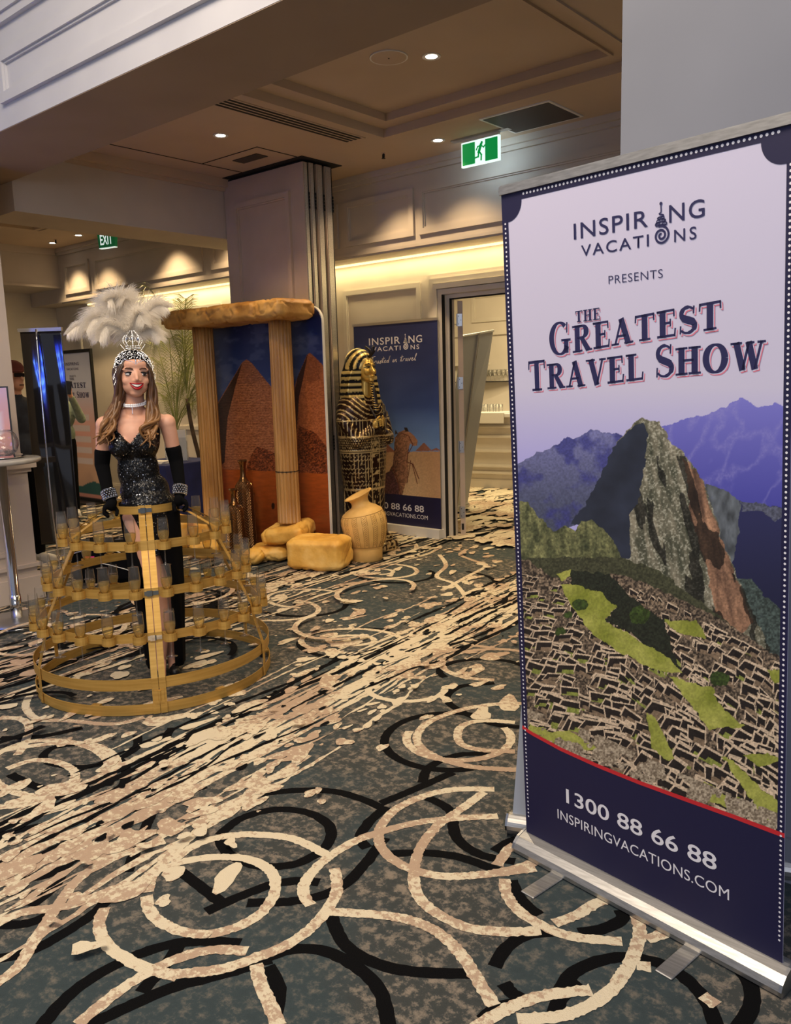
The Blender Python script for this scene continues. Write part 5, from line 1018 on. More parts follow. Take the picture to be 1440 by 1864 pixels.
for s_ in (-1, 1): mb.ball((s_*.033, -.1235, 1.616), (.017, .006, .008), 12, 8); mb.tube([(s_*.05, -.118, 1.617), (s_*.07, -.100, 1.612)], .003, 5); mb.tube([(s_*.012, -.134, 1.640), (s_*.035, -.130, 1.646), (s_*.066, -.108, 1.638)], .0035, 5)
mb.obj('painted_eyes', BK, fc)
mb = MB(); mb.tube([(0, -.118, 1.49), (0, -.150, 1.40), (0, -.165, 1.24), (0, -.182, 1.215)], [.016, .019, .024, .018], 12); o = mb.obj('beard', BK, t, True)
mb = MB()
for k in range(12): z_ = 1.48-k*.021; mb.tube([(.021*math.cos(q)*(1+k*.02), -.122-k*.0042+.021*math.sin(q), z_+.004*math.sin(q)) for q in np.linspace(0, 2*PI, 12)], .0035, 4)
mb.obj('beard_braid', GO, o)
mb = MB(); mb.tube([(0, -.10, 1.70), (0, -.13, 1.72), (0, -.155, 1.75), (0, -.145, 1.775), (0, -.165, 1.79)], [.012, .013, .017, .014, .006], 10); mb.tube([(0, -.06, 1.79), (0, -.11, 1.76), (0, -.12, 1.70)], .01, 8); mb.obj('cobra_ornament', BK, t, True)
for s_ in (-1, 1):
    mb = MB().ball((s_*-.045, -.195, 1.125), (.034, .022, .04), 14, 10)
    for k in range(4): mb.cap((s_*-.05+s_*.01*0, -.212, 1.10+k*.017), (s_*-.012, -.225, 1.112+k*.017), .0105, .009, 8)
    mb.cap((s_*-.05, -.21, 1.165), (s_*-.02, -.222, 1.19), .011, .009, 8); link('hand', remesh(mb, .004, 1), GO, t, True)
for s_ in (-1, 1): mb = MB(); mb.tube([(s_*-.03, -.225, 1.07), (s_*-.04, -.215, 1.16), (s_*-.09, -.17, 1.28)], .009, 8); mb.obj('crook', BK, t, True)

# ------------------------------------------------------------------ palm in the left room
t = thing('potted_palm', (-7.62, 5.66, 0), 'tall artificial palm with feathery green fronds left of the archway', 'plant')
MB().lathe([(.0, 0), (.15, 0), (.18, .3), (.165, .3), (.15, .26)], 24, caps=False).obj('pot', M['black'], t, True)
tips = []
for k, (dx_, h) in enumerate(((-.30, 1.0), (-.16, 1.35))):
    pts = catmull([(0, 0, .2), (dx_*.2, dx_*.15, .5), (dx_*.7, dx_*.5, h*.75), (dx_*.9, dx_*.6, h)], 5); MB().tube(pts, [.028-.0005*i_ for i_ in range(len(pts))], 8).obj('trunk', M['trunk'], t, True); tips.append(pts[-1])
rr = random.Random(4); exr = np.array([.80, .60, 0]); eyr = np.array([-.60, .80, 0])
specs = []
for k in range(30):
    a = rr.uniform(0, 2*PI); specs.append((tips[k % 2]+np.array([0, 0, rr.uniform(-.1, .16)]), a, rr.uniform(.35, 1.5), rr.uniform(.15, .75), rr.uniform(.40, .55)))
for org, a, up_, out_, L in specs:
    d = np.array([math.cos(a), math.sin(a), 0]); P_ = catmull([org, org+d*.12*out_+np.array([0, 0, .28*up_]), org+d*.40*out_+np.array([0, 0, .62*up_]), org+d*(.40+L*.40)*out_+np.array([0, 0, .75*up_-.02]), org+d*(.42+L*.62)*out_+np.array([0, 0, .62*up_-.10])], 6)
    mb = MB(); mb.tube(P_, [.006*(1-.8*i_/len(P_)) for i_ in range(len(P_))], 5); n = len(P_)
    for i_ in range(6, n-1):
        for sub in (0, .5):
            p = P_[i_]*(1-sub)+P_[min(i_+1, n-1)]*sub; tg = P_[i_+1]-P_[i_]; tg /= np.linalg.norm(tg); sd = np.cross(tg, (0, 0, 1)); sd /= np.linalg.norm(sd)+1e-9; f = (i_+sub)/n; ll = .17*math.sin(PI*min(1, f*1.02))**.6+.03
            for s_ in (-1, 1):
                dv = sd*s_*.75+tg*.65+np.array([0, 0, .10]); dv /= np.linalg.norm(dv); w_ = np.cross(dv, sd*s_+np.array([0, 0, 1])); w_ = w_/(np.linalg.norm(w_)+1e-9)*.0026
                m_ = p+dv*ll*.55; e_ = p+dv*ll+np.array([0, 0, -.05*ll/.2]); mb.add([p-w_*.5, p+w_*.5, m_+w_, m_-w_, e_], [(0, 1, 2, 3), (3, 2, 4)])
    mb.obj('frond', M['leaf'], t)
# ------------------------------------------------------------------ table with brochure holders behind the performer
t = thing('clothed_table', (-7.6, 4.75, 0), 'table under a navy cloth behind the performer', 'table', math.radians(8))
MB().box(.21, .84, -.35, .35, .735, .75).obj('tabletop', M['tableblue'], t)
vs = []; fs = []; per = [(.20, -.36), (.85, -.36), (.85, .36), (.20, .36)]; pts = []
for i in range(4):
    p, q = per[i], per[(i+1) % 4]
    for k in range(24): f = k/24; pts.append((p[0]+(q[0]-p[0])*f, p[1]+(q[1]-p[1])*f))
n = len(pts)
for (z, s_, wv) in ((.752, 1, 0), (.74, 1.01, 0), (.35, 1.02, .01), (.01, 1.03, .02)):
    for k, (x, y) in enumerate(pts): w_ = 1+wv*math.sin(k*1.3); vs.append((.525+(x-.525)*s_*w_, y*s_*w_*1.0, z))
for r in range(3):
    for k in range(n): a = r*n+k; b_ = r*n+(k+1) % n; fs.append((a, b_, b_+n, a+n))
fs.append(tuple(range(n))); mesh('tablecloth', vs, fs, M['tableblue'], t, False)
TZ = .754
def on_table(x, y): 
    v = Vector((x, y, 0)); v.rotate(Matrix.Rotation(math.radians(8), 3, 'Z')); return (-7.6+v.x, 4.75+v.y, TZ)
q = on_table(.60, .02)
t = thing('brochure_holder', q, 'clear acrylic brochure holder with leaflets on the navy table beside the palm stems', 'holder', math.radians(40))
MB().box(-.11, .11, -.02, -.016, .0, .24).box(-.11, .11, .03, .034, 0, .30).box(-.11, -.106, -.016, .03, 0, .2).box(.106, .11, -.016, .03, 0, .2).obj('case', M['acrylic'], t)
MB().box(-.10, .10, .0, .024, .004, .31).obj('leaflets', M['paper'], t)
q = on_table(.33, -.10)
t = thing('brochure_holder', q, 'smaller clear acrylic sign holder at the left end of the navy table', 'holder', math.radians(40))
MB().box(-.08, .08, -.012, -.008, 0, .21).box(-.08, .08, -.03, .06, 0, .004).obj('case', M['acrylic'], t); MB().box(-.075, .075, -.007, -.004, .008, .205).obj('card', M['paper'], t)
q = on_table(.60, -.20); t = thing('paper_stack', q, 'low stack of leaflets lying at the front edge of the navy table', 'papers', math.radians(10))
for k in range(4): MB().box(-.10, .10, -.07, .07, k*.006, k*.006+.005, RZ(k*5-8)).obj('leaflet', M['paper'], t)
# ------------------------------------------------------------------ pink poster on a black stand at the far left wall
def paint_poster(X, Y, U, V):
    f = V; img = mixc(cc(196, 200, 216), cc(226, 170, 156), (1.5-f)/.5); img = mixc(img, cc(206, 168, 140), (.9-f)/.4)
    for k in range(5): fill(img, (np.abs(V-(1.12-.14*k)) < .04) & (U > .30) & (U < .80), cc(214, 200, 198))
    w_ = .22+.03*np.sin(U*9+1.0)+.05*(U/.9); fill(img, V < w_, cc(30, 92, 92)); fill(img, V < .13, cc(214, 150, 132)); fill(img, V < .075, cc(16, 16, 34)); return img
q = at_z(190, 921); px_ = float(q[0]); 
PO = (-9.63, 5.52, 0); tp = thing('poster_stand', PO, 'pink and teal show poster in a black frame behind the person in green', 'poster', 0, world=True)
b4 = Board((PO[0]-.98, PO[1], 0), (1, 0, 0), (0, 0, 1))
mb = MB()
for (u0, u1, v0, v1) in ((0, .03, .03, 1.98), (.95, .98, .03, 1.98), (.03, .95, 1.94, 1.98), (.03, .95, .03, .07)): boxb(b4, mb, u0, u1, v0, v1, -.02, .012)
mb.obj('frame', M['black'], tp); b4.image('poster_print', .03, .95, .07, 1.94, 60, 120, paint_poster, M['print'], tp, .002)
mb = MB(); boxb(b4, mb, .03, .95, .07, 1.94, -.01, .0); mb.obj('board', M['black'], tp); mb = MB(); boxb(b4, mb, .05, .93, .0, .03, -.16, .16); mb.obj('base', M['black'], tp)
text('lettering', 'INSPIRING', M['navytx'], tp, b4.p(.33, 1.785), b4.ex, b4.ez, .34, .04, .004); text('lettering', 'VACATIONS', M['navytx'], tp, b4.p(.35, 1.725), b4.ex, b4.ez, .30, .03, .004); text('lettering', 'PRESENTS', M['navytx'], tp, b4.p(.41, 1.64), b4.ex, b4.ez, .16, .02, .004)
mb = MB(); b4.serif(mb, '^GREATEST', (.14, .80), lambda u: 1.50, lambda u: 1.565, .004); b4.serif(mb, '^TRAVEL ^SHOW', (.10, .86), lambda u: 1.375, lambda u: 1.44, .004); b4.serif(mb, 'THE', (.40, .52), lambda u: 1.60, lambda u: 1.63, .004); mb.obj('headline_lettering', M['navytx'], tp)
# ------------------------------------------------------------------ dark glossy banner, back to us, near the pier
NP = (-5.83, 2.95, 0); na = math.radians(38)
t = thing('film_banner', NP, 'dark glossy pull-up banner with blue reflections and a thin front pole beside the left pier', 'banner', na)
vs = []; nx, nz_ = 48, 60; wN = .15
for j in range(nz_):
    for i_ in range(nx):
        u = -wN+2*wN*i_/(nx-1); z = .36+1.56*j/(nz_-1); y = .03+.006*math.sin(u*14+.6*math.sin(z*3))+.0022*math.sin(u*42+z*2.4)+.004*math.sin(z*5+u*6); vs.append((u, y, z))
fs = [(j*nx+i_, j*nx+i_+1, (j+1)*nx+i_+1, (j+1)*nx+i_) for j in range(nz_-1) for i_ in range(nx-1)]
fo = mesh('glossy_sheet', vs, fs, M['film'], t, True); sm = fo.modifiers.new('thick', 'SOLIDIFY'); sm.thickness = .002
MB().box(-wN-.01, wN+.01, .012, .042, 1.92, 1.945).obj('top_rail', M['alu'], t)
MB().tube(catmull([(0.02, -.05, .03), (.0, -.055, .6), (-.012, -.03, 1.3), (-.02, .005, 1.935)], 5), .006, 8).obj('pole', M['chrome'], t, True)
MB().box(-wN-.02, wN+.02, -.05, .08, .012, .045).obj('base_rail', M['steel'], t); MB().box(-.14, -.10, -.16, .14, 0, .012).obj('foot', M['steel'], t); MB().box(.10, .14, -.16, .14, 0, .012).obj('foot', M['steel'], t)
# black bag with cables at its foot
BGP = (NP[0]+.02, NP[1]+.42, 0)
t = thing('equipment_bag', BGP, 'black equipment bag with pale piping and pink tag behind the glossy banner foot', 'bag', na)
mb = MB().box(-.30, .24, -.16, .16, .005, .33, bev=.05); link('body', remesh(mb, .012, 4), M['blackcl'], t, True)
mb = MB(); mb.tube(catmull([(-.28, -.165, .25), (-.1, -.172, .29), (.1, -.172, .27), (.22, -.168, .18)], 5), .0035, 5); mb.tube(catmull([(-.28, -.168, .17), (-.05, -.172, .18), (.12, -.172, .14), (.23, -.168, .10)], 5), .0035, 5); mb.obj('piping', M['whitepl'], t)
MB().box(-.15, -.08, -.176, -.170, .19, .235).obj('pink_tag', mat('pink_tag', col(236, 60, 130), .6), t)
# unseen blue totem, added left of the frame for the film to reflect
t = thing('added_neon_totem', (-5.47, 1.12, 0), 'added blue neon totem left of the frame, reflected in the dark glossy banner', 'sign', math.radians(-4))
MB().box(-.20, .20, -.03, .03, 0, .04).box(-.18, .18, -.012, .012, .04, 2.0).obj('backing', M['black'], t)
for x0_ in (-.145, .015):
    MB().box(x0_, x0_+.13, .013, .02, 1.18, 1.84, bev=.003).obj('blue_panel', M['neon'], t)
    for k in range(6): z_ = 1.30+k*.085; b = MB(); bar2(b, (x0_+.02, z_+.03), (x0_+.065, z_), .022, .021, .024); bar2(b, (x0_+.065, z_), (x0_+.11, z_+.03), .022, .021, .024); b.obj('chevron', M['neonc'] if k else M['neonp'], t)
# ------------------------------------------------------------------ cocktail table at the left
q = at_z(32, 1130); CP = (float(q[0])+.0, float(q[1]), 0)
t = thing('cocktail_table', CP, 'round-topped chrome cocktail table cut by the left edge of the frame', 'table')
MB().lathe([(.0, .0), (.25, .0), (.252, .006), (.10, .016), (.045, .026), (.0, .03)], 40, caps=False).obj('base', M['steel'], t, True)
MB().lathe([(.036, .02), (.036, .18), (.032, .181), (.032, 1.05)], 28, (-.0, 0, 0)).obj('pole', M['chrome'], t, True)
MB().lathe([(.0, 1.045), (.30, 1.05), (.31, 1.058), (.31, 1.072), (.305, 1.078), (.0, 1.078)], 56, (-.05, -.05, 0), caps=False).obj('tabletop', M['marble'], t, True)
def att(x, y): return (CP[0]+x, CP[1]+y, 1.079)
q = at_z(22, 832, 1.079); bp_ = (float(q[0]), float(q[1]), 1.0795)
t = thing('glass_bowl', (bp_[0]+.03, bp_[1]-.07, 1.092), 'round clear glass bowl on a plate on the cocktail table', 'bowl')
MB().lathe([(.0, .0), (.05, .002), (.085, .03), (.10, .07), (.10, .10), (.085, .14), (.06, .168), (.057, .168), (.082, .139), (.096, .10), (.096, .07), (.082, .033), (.05, .006), (.0, .004)], 36, caps=False).obj('bowl', M['glass'], t, True)
b = MB()
for k in range(14): b.ball((rr.uniform(-.05, .05), rr.uniform(-.05, .05), .02+rr.uniform(0, .02)), .011, 6, 5)
b.obj('clear_beads', M['glass'], t)
t = thing('serving_plate', (bp_[0]+.03, bp_[1]-.07, 1.0785), 'thin silver plate under the glass bowl', 'plate'); MB().lathe([(0, 0), (.10, 0), (.13, .008), (.131, .011), (.10, .004), (0, .004)], 40, caps=False).obj('plate', M['chrome'], t, True)
q2_ = at_z(27, 829, 1.0785)
t = thing('table_sign', (float(q2_[0])-.085, float(q2_[1])-.147, 1.0785), 'small pink poster in a black frame standing on the cocktail table', 'sign', math.radians(60))
MB().box(-.17, .17, .0, .012, .0, .46).obj('frame', M['black'], t)
def pt_small(X, Y, U, V): img = mixc(cc(196, 180, 200), cc(232, 160, 150), (1.4-V)/.2); fill(img, (((X-5)/16)**2+((Y-785)/22)**2 < 1), cc(216, 196, 196)); return mixc(img, cc(200, 160, 130), (1.24-V)/.1)
me = bpy.data.meshes.new('poster'); P_ = [(-.16+.32*i_/11, -.001, .01+.44*j/15) for j in range(16) for i_ in range(12)]; me.from_pydata(P_, [], [(j*12+i_, j*12+i_+1, (j+1)*12+i_+1, (j+1)*12+i_) for j in range(15) for i_ in range(11)])
pa = np.array(P_); vcol(me, np.where((((pa[:, 0]-.03)/.09)**2+((pa[:, 2]-.22)/.11)**2 < 1)[:, None], cc(222, 204, 206), mixc(cc(210, 176, 190), cc(226, 158, 138), (.42-pa[:, 2])/.3))); link('poster_print', me, M['print'], t)

# ------------------------------------------------------------------ corridor: leaning banner, bar
P3 = at_y(841, 612, 7.05); P4 = at_y(898, 602, 7.75); 
b_l = (float(P3[0])-.27, 6.97, .02); b_r = (float(P4[0])-.33, 7.67, .02)
t = thing('rollup_banner', ((b_l[0]+b_r[0])/2, 7.35, 0), 'grey back of a leaning roll-up banner just inside the doorway', 'banner', world=True)
th = Vector((b_r[1]-b_l[1], -(b_r[0]-b_l[0]), 0)).normalized()*.004
Q4 = [Vector(b_l), Vector(b_r), Vector(P4), Vector(P3)]; MB().add(Q4+[v-th for v in Q4], [(0, 1, 2, 3), (7, 6, 5, 4), (0, 4, 5, 1), (1, 5, 6, 2), (2, 6, 7, 3), (3, 7, 4, 0)]).obj('banner_sheet', M['greyback'], t)
MB().tube([Vector(P3)+th*.5, Vector(P4)+th*.5], .012, 8).obj('top_rail', M['steel'], t)
MB().tube([(Q4[0]+Q4[1])/2+th*8, (Vector(P3)+Vector(P4))/2+th*3], .009, 8).obj('support_pole', M['steel'], t); MB().tube([Q4[0]+Vector((0, 0, .02)), Q4[1]+Vector((0, 0, .02))], .035, 12).obj('cassette', M['alu'], t)
# bar: seen frontal, turned a little from the room's axes
A0 = at_z(851, 889); A1 = at_z(945, 893); bd = (A1-A0)/np.linalg.norm(A1-A0); ba_ = math.atan2(bd[1], bd[0])
BO = (float(A0[0]), float(A0[1]), 0)
t = thing('bar_counter', BO, 'cream panelled bar counter with horizontal mouldings beyond the doorway', 'counter', ba_)
x0, x1 = -.75, 2.6
MB().box(x0, x1, 0.02, .55, 0, .96).obj('front_panel', M['trim'], t)
MB().box(x0-.02, x1, 0, .02, 0, .11).box(x0-.01, x1, .005, .02, .11, .135).obj('baseboard', M['trim'], t)
for z in (.21, .30, .50, .69, .82):
    MB().box(x0, x1, -.022, .02, z, z+.020).box(x0, x1, -.006, .02, z+.020, z+.036).obj('moulding', M['trim'], t)
MB().box(x0-.04, x1, -.06, .60, .96, 1.015, bev=.008).obj('countertop', M['whitepl'], t)
def bl(x, y, z): v = Vector((x, y, 0)); v.rotate(Matrix.Rotation(ba_, 3, 'Z')); return (BO[0]+v.x, BO[1]+v.y, z)
t = thing('bar_mat', bl(.1, .1, 1.0155), 'pale cloth runner hanging over the bar front', 'cloth', ba_); MB().box(-.40, .46, -.17, .3, .0, .006).box(-.40, .46, -.178, -.17, -.13, .006).obj('cloth', M['paper'], t)
flu = thing('bar_glass', bl(-.2, .28, 1.022), 'upturned clear glass in the rows on the bar', 'glass', 0, 'glasses on the bar counter')
MB().lathe([(.030, 0), (.034, .10), (.033, .10), (.029, .002)], 12, caps=False).obj('bowl', M['glass'], flu, True)
ORD = ('first', 'second', 'third', 'fourth', 'fifth', 'sixth', 'seventh', 'eighth', 'ninth', 'tenth', 'eleventh', 'twelfth', 'thirteenth')
for r_ in range(2):
    for k in range(10):
        g_ = copy_tree(flu, bl(-.36+k*.082, .16+r_*.12, 1.022)) if r_ or k else flu; g_['label'] = 'upturned bar glass, %s from left in the %s row on the counter' % (ORD[k], ('front', 'rear')[r_])
flu.location = bl(-.36, .16, 1.022)
# back bar: mirrored niche with shelf, glasses, notices
bo = 1.75
t = thing('back_bar', bl(0, bo, 0), 'back-bar niche with a mirror and dark-edged glass shelf above the bar', 'shelf', ba_)
MB().box(-1.0, 2.6, .0, .05, .9, 1.66).obj('back_panel', M['trim'], t); MB().box(-1.02, 2.6, -.1, .05, 1.66, 1.70).obj('top_moulding', M['trim'], t)
MB().box(-.9, .16, -.004, 0, 1.03, 1.62).obj('mirror', M['steel'], t); MB().box(-.9, .26, -.24, -.004, 1.40, 1.415).obj('glass_shelf', M['black'], t); MB().box(-1.0, 2.6, -.5, 0, .86, .9).obj('work_surface', M['trim'], t); MB().box(-1, 2.6, -.48, 0, 0, .86).obj('cupboard', M['trim'], t)
g0 = thing('shelf_glass', bl(-.5, bo-.16, 1.416), 'clear glass on the back-bar shelf', 'glass', 0, 'glasses on the back-bar shelf')
MB().lathe([(.028, 0), (.028, .003), (.004, .006), (.004, .06), (.028, .085), (.034, .13), (.030, .17), (.029, .17), (.032, .13), (.026, .087), (.0, .066)], 12, caps=False).obj('bowl', M['glass'], g0, True)
for r_ in range(2):
    for k in range(11):
        g_ = copy_tree(g0, bl(-.62+k*.068, bo-.18+r_*.09, 1.416)) if r_ or k else g0; g_['label'] = 'clear glass on the back-bar shelf, %s from left in the %s row' % (ORD[k], ('front', 'rear')[r_])
g0.location = bl(-.62, bo-.18, 1.416)
t = thing('coffee_grinder', bl(.19, bo-.14, 1.416), 'small dark machine at the right end of the glass shelf', 'machine', ba_); MB().box(-.05, .05, -.05, .06, 0, .09, bev=.01).lathe([(.045, .09), (.06, .20), (.03, .21)], 14).obj('body', M['black'], t)
def notice(x, z, w_, h_, label, red_):
    t_ = thing('framed_notice', bl(x, bo-.03, z), label, 'notice', ba_)
    MB().box(-w_/2, w_/2, 0, .02, 0, h_).obj('frame', M['black'], t_); MB().box(-w_/2+.018, w_/2-.018, -.003, 0, .018, h_-.018).obj('paper', M['paper'], t_)
    if red_: b = MB(); b.add([(-.035, -.005, h_*.62), (0, -.005, h_*.80), (.035, -.005, h_*.62), (0, -.005, h_*.44)], [(0, 3, 2, 1)]); b.obj('red_diamond', M['redline'], t_)
    b = MB()
    for k in range(5 if red_ else 8): b.box(-w_/2+.03, w_/2-.04, -.005, -.003, .04+k*.024, .047+k*.024)
    b.obj('printed_lines', M['grille'], t_)
notice(.40, 1.04, .26, .33, 'framed notice with a red diamond right of the bar mirror', True); notice(.42, 1.43, .26, .20, 'framed text notice above the red-diamond notice', False)
t = thing('bar_plant', bl(-.56, .26, 1.018), 'small spiky plant beside the glasses on the bar', 'plant'); MB().lathe([(.0, 0), (.03, 0), (.04, .07), (.034, .07)], 12, caps=False).obj('pot', M['whitepl'], t)
b = MB()
for k in range(16): a = k*2.4; b.add([(0, .003, .06), (0, -.003, .06), (.10*math.cos(a), .10*math.sin(a), .12+.06*(k % 3))], [(0, 1, 2)])
b.obj('leaves', M['leaf'], t)
# ------------------------------------------------------------------ gold hoop skirt that carries the glasses
HC = np.array([-3.74, 2.37]); CA = math.atan2(-.535, .845)      # CA: direction from the hoop to the viewer
t = HOOP = thing('hoop_skirt', (HC[0], HC[1], 0), 'brushed gold hoop-skirt frame of bands and ribs holding champagne flutes around the performer', 'stand', CA)
def band_mesh(R, z0, z1, th=.003, n=120, a0=0, a1=2*PI):
    mb = MB(); full = abs(a1-a0-2*PI) < 1e-6; m_ = n if full else n+1; vs = []
    for k in range(m_):
        a = a0+(a1-a0)*k/n
        for r, z in ((R, z0), (R+th, z0), (R+th, z1), (R, z1)): vs.append((r*math.cos(a), r*math.sin(a), z))
    fs = []
    for k in range(n):
        a = k*4; b_ = ((k+1) % m_)*4
        for q in range(4): fs.append((a+q, b_+q, b_+(q+1) % 4, a+(q+1) % 4))
    if not full: fs += [(0, 1, 2, 3), (4*n+3, 4*n+2, 4*n+1, 4*n)]
    return mb.add(vs, fs)
tiers = [(.385, .765, 17), (.475, .555, 22), (.55, .36, 26)]
band_mesh(.168, .885, .925).obj('waist_ring', M['gold'], t)
for R, z, n in tiers: 
    tr = band_mesh(R, z-.022, z+.022).obj('tier_band', M['gold'], t)
band_mesh(.598, .125, .178).obj('lower_ring', M['gold'], t); band_mesh(.598, .004, .054).obj('floor_ring', M['gold'], t)
prof_ = [(.171, .93), (.171, .885), (.24, .872), (.385, .79), (.388, .742), (.478, .578), (.480, .53), (.553, .384), (.556, .335), (.602, .178), (.602, .005)]
def rib(a, w_=.028, dbl=False):
    mb = MB(); P_ = [(r+.003, z) for r, z in prof_]
    offs = ((-.017, .030), (.017, .030)) if dbl else ((0, w_),)
    for o_, ww in offs:
        vs = []
        for r, z in P_:
            for rr_ in (r, r+.0035):
                for s_ in (-1, 1): vs.append((rr_, o_+s_*ww/2, z))
        fs = []
        for i in range(len(P_)-1):
            b_ = i*4; fs += [(b_+2, b_+3, b_+7, b_+6), (b_+1, b_, b_+4, b_+5), (b_, b_+2, b_+6, b_+4), (b_+3, b_+1, b_+5, b_+7)]
        fs += [(0, 1, 3, 2), (len(P_)*4-4, len(P_)*4-2, len(P_)*4-1, len(P_)*4-3)]; mb.add(vs, fs)
    return mb.xf(RZ(math.degrees(a)))
for k, dg_ in enumerate((0, 62, -65, 122, -120, 180)): rib(math.radians(dg_), .026, dg_ in (0, 180)).obj('rib', M['gold'], t)
for R, z in ((.175, .905), (.482, .555), (.558, .36)):
    MB().box(R, R+.008, -.032, .032, z-.010, z+.010).box(R+.008, R+.013, -.022, .0, z-.014, z+.014).tube([(R+.010, .003, z-.013), (R+.010, .003, z+.013)], .004, 8).obj('clasp', M['chrome'], t)
MB().tube([(.610, 0, .07), (.610, 0, .118)], .008, 10).box(.606, .612, -.022, .022, .055, .12).obj('hinge_bracket', M['gold'], t)
for dg_ in (31, -31, 92, -92, 150, -150):
    a = math.radians(dg_); R_ = RZ(dg_)
    MB().box(.545, .598, -.022, .022, .034, .042, R_).obj('caster_bracket', M['gold'], t)
    MB().tube([R_ @ Vector((.565, -.008, .019)), R_ @ Vector((.565, .008, .019))], .018, 14).obj('caster', M['black'], t)
# clips: each a half cup on its band
cup = MB(); 
def cup_at(mb, R, z, a):
    pts = []; n = 10
    for k in range(n+1):
        q = -PI*.62+2*PI*.62*k/n; pts.append((R+.026+.0285*math.cos(q), .0285*math.sin(q)))
    vs = []
    for (x, y) in pts:
        dx_, dy_ = x-(R+.026), y
        for s_ in (1, 1.09):
            for zz in (z-.019, z+.019): vs.append((R+.026+dx_*s_, dy_*s_, zz))
    fs = []
    for i in range(n): b_ = i*4; fs += [(b_, b_+4, b_+5, b_+1), (b_+3, b_+7, b_+6, b_+2), (b_+1, b_+5, b_+7, b_+3), (b_+2, b_+6, b_+4, b_)]
    R3 = RZ(math.degrees(a)); mb.add([R3 @ Vector(v) for v in vs], fs)
names = ('top', 'middle', 'lowest')
# one flute with its champagne, then copies
flute = thing('champagne_flute', (0, 0, 0), 'champagne flute', 'glass')
gp = [(.0, .002), (.0265, .001), (.006, .006), (.0032, .012), (.0030, .085), (.0042, .098), (.012, .108), (.020, .124), (.0255, .146), (.0268, .165), (.0255, .19), (.0225, .230)]
MB().lathe(gp, 20, caps=False).obj('glass_body', M['glass'], flute, True)
MB().lathe([(.0, .1064), (.0110, .1094), (.0188, .1245), (.0243, .1465), (.0256, .163), (.0256, .166), (.0, .166)], 20, caps=False).obj('champagne', M['champ'], flute, True)
first = True
for (R, z, n), nm in zip(tiers, names):
    for k in range(n):
        a = 2*PI*(k+.5)/n; m1 = MB(); cup_at(m1, R, z, a); m1.obj('glass_clip', M['gold'], t)
        wx = HC[0]+(R+.028)*math.cos(a+CA); wy = HC[1]+(R+.028)*math.sin(a+CA); loc = (wx, wy, z-.098)
        if first: flute.location = loc; f_ = flute; first = False
        else: f_ = copy_tree(flute, loc)
        j_ = k if k < (n+1)//2 else n-1-k; f_['label'] = 'champagne flute in the %s hoop ring, %s to the %s of the front rib' % (nm, ORD[j_], 'right' if k < (n+1)//2 else 'left'); f_['group'] = 'flutes in the %s ring of the hoop skirt' % nm; f_['category'] = 'glass'

# ------------------------------------------------------------------ the performer
WP = (-3.70, 2.34, 0); WR = math.radians(57.69)
t = W_ = thing('person', WP, 'smiling performer in black sequin dress, long gloves and white feather headdress', 'person', WR)
HR = Matrix.Rotation(math.radians(8), 3, 'Z') @ Matrix.Rotation(math.radians(-3), 3, 'X') @ Matrix.Rotation(math.radians(2), 3, 'Y'); HO = Vector((.003, .0, 1.575))
HS = 1.10
def hp(x, y, z): return tuple(HR @ Vector((x*HS, y, z))+HO)      # head space: face towards -y, origin between the eyes' height and centre of skull
def head_prims(mb):
    def b_(c, r, n=20, m_=14): mb.ball(hp(*c), (r[0]*HS, r[1], r[2]), n, m_, HR)
    b_((0, .012, .035), (.070, .088, .082), 24, 18)          # skull
    b_((0, -.022, -.01), (.063, .064, .078)); b_((0, -.028, -.058), (.056, .054, .048)); b_((0, -.050, -.092), (.030, .026, .021))   # face, jaw, chin
    for s_ in (-1, 1):
        b_((s_*.034, -.050, -.034), (.025, .024, .026)); b_((s_*.034, -.062, .020), (.026, .014, .010)); b_((s_*.066, .010, -.010), (.007, .014, .026), 10, 8)
        b_((s_*.011, -.084, -.036), (.008, .009, .007), 10, 8)
    b_((0, -.050, .045), (.052, .034, .034))
    mb.cap(hp(0, -.078, .012), hp(0, -.096, -.028), .0075, .0105, 12); b_((0, -.078, -.052), (.022, .012, .008)); b_((0, -.074, -.078), (.017, .011, .007))
arms = {1: [(.148, .015, 1.328), (.178, .035, 1.13), (.186, -.03, 1.0), (.178, -.052, .945)], -1: [(-.158, .015, 1.330), (-.186, .035, 1.13), (-.166, -.03, 1.0), (-.150, -.052, .945)]}
def torso(mb, g=0):
    mb.ball((-.022, .02, 1.245), (.122+g, .088+g, .125+g), 24, 18)
    mb.ball((-.02, .025, 1.33), (.125+g, .065+g, .055+g), 24, 14)
    for s_ in (-1, 1): mb.ball((-.030+s_*.058, -.042, 1.222), (.054+g, .050+g, .052+g), 18, 14)
    mb.ball((-.012, .02, 1.09), (.098+g, .075+g, .13+g), 24, 18); mb.ball((.012, .02, .985), (.118+g, .085+g, .10+g), 22, 16)
    mb.ball((.026, .02, .885), (.142+g, .098+g, .115+g), 24, 18)
mb = MB(); torso(mb); head_prims(mb)
mb.cap((-.012, .028, 1.36), (0, .012, 1.50), .050, .046, 20)
for s_ in (-1, 1): mb.cap((-.010+s_*.03, .030, 1.385), (-.010+s_*.135, .020, 1.335), .032, .036, 14)
for s_, A_ in arms.items():
    mb.cap(A_[0], A_[1], .041, .033, 16); mb.cap(A_[1], A_[2], .032, .024, 14); mb.cap(A_[2], A_[3], .022, .021, 12); mb.ball(A_[0], (.043, .043, .045), 16, 12)
